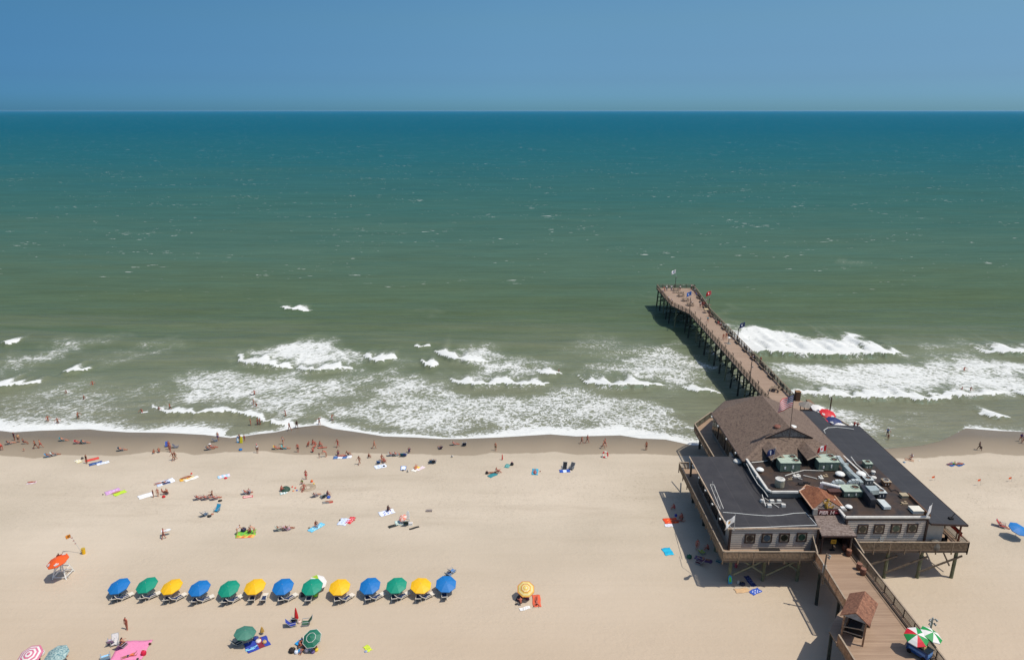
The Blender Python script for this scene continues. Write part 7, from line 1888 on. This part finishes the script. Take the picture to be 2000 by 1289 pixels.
# beside and under the restaurant
towel(1304, 1077, 1.6, 1.2, 12, 'turquoise towel lying alone in the sun beside the building shadow', ['#1fb0d0', '#12a0c4'], stripes=3); towel(1310, 1017, 2.0, 1.3, -85, 'orange-red dotted towel half in the building shadow', ['#e04a1c', '#f08a4a'], stripes=-1); towel(1306, 1026, 1.1, .7, -80, 'white printed towel below the orange-red one', ['#dfe0ea', '#a8a8c0'], stripes=-1)
P1(1318, 996, 'sitfwd', 60, 'person in pink sitting in the shade left of the building', (('swimsuit', '#c04a5a'),), 'red', 'brown'); P1(1324, 1018, 'liefront', -80, 'sunbather with legs in the shade on the orange-red towel', bk('#4a2a33'), 'red', 'dark', lift=.05); P1(1333, 1015, 'sitfwd', 40, 'person sitting in the shade right of the orange-red towel', bk('#3a2330'), 'red', 'dark'); bag(1320, 1008, .4, .35, '#2f3f9c', 'blue bag behind the orange-red towel')
P1(1361, 1074, 'stand', 190, 'woman in a white bikini standing in the building shadow', bk(WT), 'red', 'dark'); beach_chair(1371, 1080, -60, 'lime folding chair in the building shadow', '#a8b83a', 1.2); P1(1384, 1076, 'sitfwd', 60, 'man sitting in the shade right of the lime chair', tr('#3a1f26'), 'red', 'brown')
bag(1346, 1089, .7, .45, '#17543c', 'dark green bag on the line between sun and building shadow', '#e0e0d8'); towel(1374, 1093, 2.2, .8, 60, 'mauve towel under a person lying in the shade', ['#6a4a70']); P1(1372, 1092, 'lieback', -115, 'person in purple lying on the mauve towel in the shade', (('swimsuit', '#3c2f6a'),), 'fair', 'dark', lift=.05); beach_chair(1364, 1100, 60, 'maroon folding chair beside the mauve towel', '#5a1626', 1.3); beach_chair(1403, 1098, 60, 'teal chair beside the first stilt of the left deck', '#2f6f74', 1.1)
P1(1436, 1112, 'sitfwd', -30, 'person in pink sitting under the left deck behind the green bodyboard', (('swimsuit', '#a84a5a'),), 'red', 'dark'); board(1425, 1139, 1.1, .5, 10, '#1f8fb4', 'blue bodyboard with a green emblem leaning on the front stilt', standing=75, hex2='#4fc03a')
bag(1442, 1138, .4, .3, '#cfc6b4', 'cream bag beside the navy bag under the front deck'); bag(1450, 1142, .7, .4, '#18223a', 'navy bag in the shade in front of the front deck'); towel(1465, 1135, 2.0, .7, 12, 'navy and white dotted towel lying in the shade of the front deck', ['#26356a', '#7f8fb8'], stripes=-1); towel(1449, 1153, 1.7, .8, -80, 'sand coloured towel just outside the building shadow', ['#c9a67c']); towel(1475, 1155, 1.5, .8, -60, 'royal blue and white towel just outside the building shadow', ['#2f55b0', '#e0e4ee'], stripes=-1)
# ---- people on the pier, at (photo x, y) of their feet
def PP(px, py, pose, hd, lb, wear, skn='tan', hair='dark', size=1.0, z=PDK): return person(W(px, py, z), pose, hd, lb, wear, skn, hair, size)
PP(1302, 568, 'lean', 0, 'angler in a white shirt and jeans at the far rail, left one', (('shirt', WT), ('trousers', '#3a4a6a'))); PP(1311, 568, 'armsup', 0, 'angler in white with arms spread at the far rail of the pier', (('shirt', WT), ('trousers', '#3f5578')))
PP(1294, 573, 'sit', 90, 'person in a blue shirt seated at the far left corner of the pier', sh('#2545a0', '#2545a0')); PP(1298, 570, 'lean', 60, 'person in a red shirt near the far left corner of the pier', sh('#b02030', '#3a3a50'))
PP(1328, 568, 'stand', 0, 'person in a white shirt and black shorts by the far picnic table', sh(WT, BK)); PP(1350, 566, 'lean', -30, 'person in a cream shirt at the far right corner of the pier', sh('#d8cfc0', '#2a2a2e')); PP(1355, 566, 'lean', -60, 'person in black at the far right corner of the pier', sh(BK, BK), 'brown')
PP(1356.5, 573, 'stand', -80, 'person in a white shirt leaning at the right rail, nearest the far corner', sh(WT, '#2f3f8a')); PP(1359.5, 577, 'sit', -80, 'person in a blue shirt sitting at the right rail near the far corner', sh('#2a56a8', '#2a56a8')); PP(1364, 583, 'sitfwd', -90, 'person in dark grey sitting on the bench before the white cap', sh('#3a3a40', '#2a2a2e'))
PP(1370, 589, 'sit', -90, 'angler in a white cap seated at the right rail', sh('#4a4d55', '#33363c') + (('cap', WT),)); PP(1377, 594, 'lean', -80, 'angler in a white shirt leaning on the right rail', sh('#e6e6e2', '#4a3a44')); PP(1375, 597, 'sitfwd', -60, 'person in red sitting below the angler in white', sh('#b01f2c', '#4a2230'))
PP(1372, 600, 'stand', 160, 'woman in a red dress standing on the pier head', (('shirt', '#8f1626'), ('trousers', '#8f1626'))); PP(1367.5, 601, 'stand', 180, 'person in white and navy standing beside the woman in red', sh('#dcd8d8', '#33364a')); PP(1383, 604, 'lean', -80, 'man in a white and black shirt by the cleaning table', sh('#cfccc8', BK))
PP(1306.5, 589, 'lean', 80, 'person in a white shirt at the left rail of the pier head, farther one', sh('#dadada', '#6a4a44')); PP(1313, 594, 'lean', 80, 'person in a grey and white shirt at the left rail of the pier head', sh('#b8b8b8', '#2f2f33')); PP(1350, 595, 'sit', 120, 'person in white sitting at the nearest picnic table of the row', sh(WT, '#4a4a55'))
PP(1382, 630, 'walk', 175, 'walker in a turquoise shirt on the pier', sh('#2fa8b4', '#8a6a54'), 'fair', 'brown'); PP(1385, 618, 'stand', 0, 'person in dark clothes near the cleaning table', sh('#2c2c30', '#33302e')); PP(1401, 634, 'sitfwd', -90, 'person in red on the bench at the right rail, left of a white shirt', sh('#b8283c', '#7a1f2c')); PP(1406, 636, 'sitfwd', -90, 'person in white on the bench at the right rail, right of a red shirt', sh(WT, '#b8283c'))
PP(1412.5, 664, 'walk', 170, 'woman in an orange bikini walking on the pier, left of a pair', bk('#d9582a'), 'fair', 'brown'); PP(1418, 662, 'walk', 170, 'woman in coral walking on the pier, right of a pair', bk('#d0604a'), 'fair', 'long_brown')
PP(1472, 702, 'sitfwd', 60, 'person in a big white shirt on the bench against the right rail', sh(WT, '#2a3a6a')); PP(1485, 711, 'stand', -70, 'person in a red shirt at the right rail near the lamp pole', sh('#a01a26', '#3a2a33'))
for px, py, c, lb in ((1583, 812, '#8f1f2c', 'guest in dark red at the bar left of the white umbrella'), (1588, 814, '#2a4a8a', 'guest in blue at the bar under the white umbrella'), (1594, 816, '#7a1c2a', 'guest in maroon at the bar beside the red umbrella'), (1612, 818, '#c8b070', 'guest in yellow seated under the red umbrella'), (1667, 840, '#a02a34', 'guest in red leaning at the corner rail beyond the long roof'), (1673, 842, '#23252c', 'guest in black at the corner rail beyond the long roof')):
    q = W(px, py, DK); person(q, 'lean' if px > 1660 else 'sit', 200 if px < 1660 else -40, lb, sh(c, '#33313a'), 'tan', 'dark', lift=.45 if px < 1660 else 0)
# ================================================================ HAZE
hb = MB(); hb.box(-42000, 42000, -1500, 46500, -8, 59)
hm = bpy.data.materials.new('haze'); hm.use_nodes = True
hn_ = hm.node_tree; hn_.nodes.clear()
ho = hn_.nodes.new('ShaderNodeOutputMaterial'); hv = hn_.nodes.new('ShaderNodeVolumePrincipled')
hv.inputs['Color'].default_value = (.38, .74, 1.0, 1); hv.inputs['Density'].default_value = 1.1e-5; hv.inputs['Anisotropy'].default_value = .2
hn_.links.new(hv.outputs[0], ho.inputs['Volume'])
hz_o = bpy.data.objects.new('haze', hb.mesh('haze', hm)); COL.objects.link(hz_o); hz_o['kind'] = 'stuff'
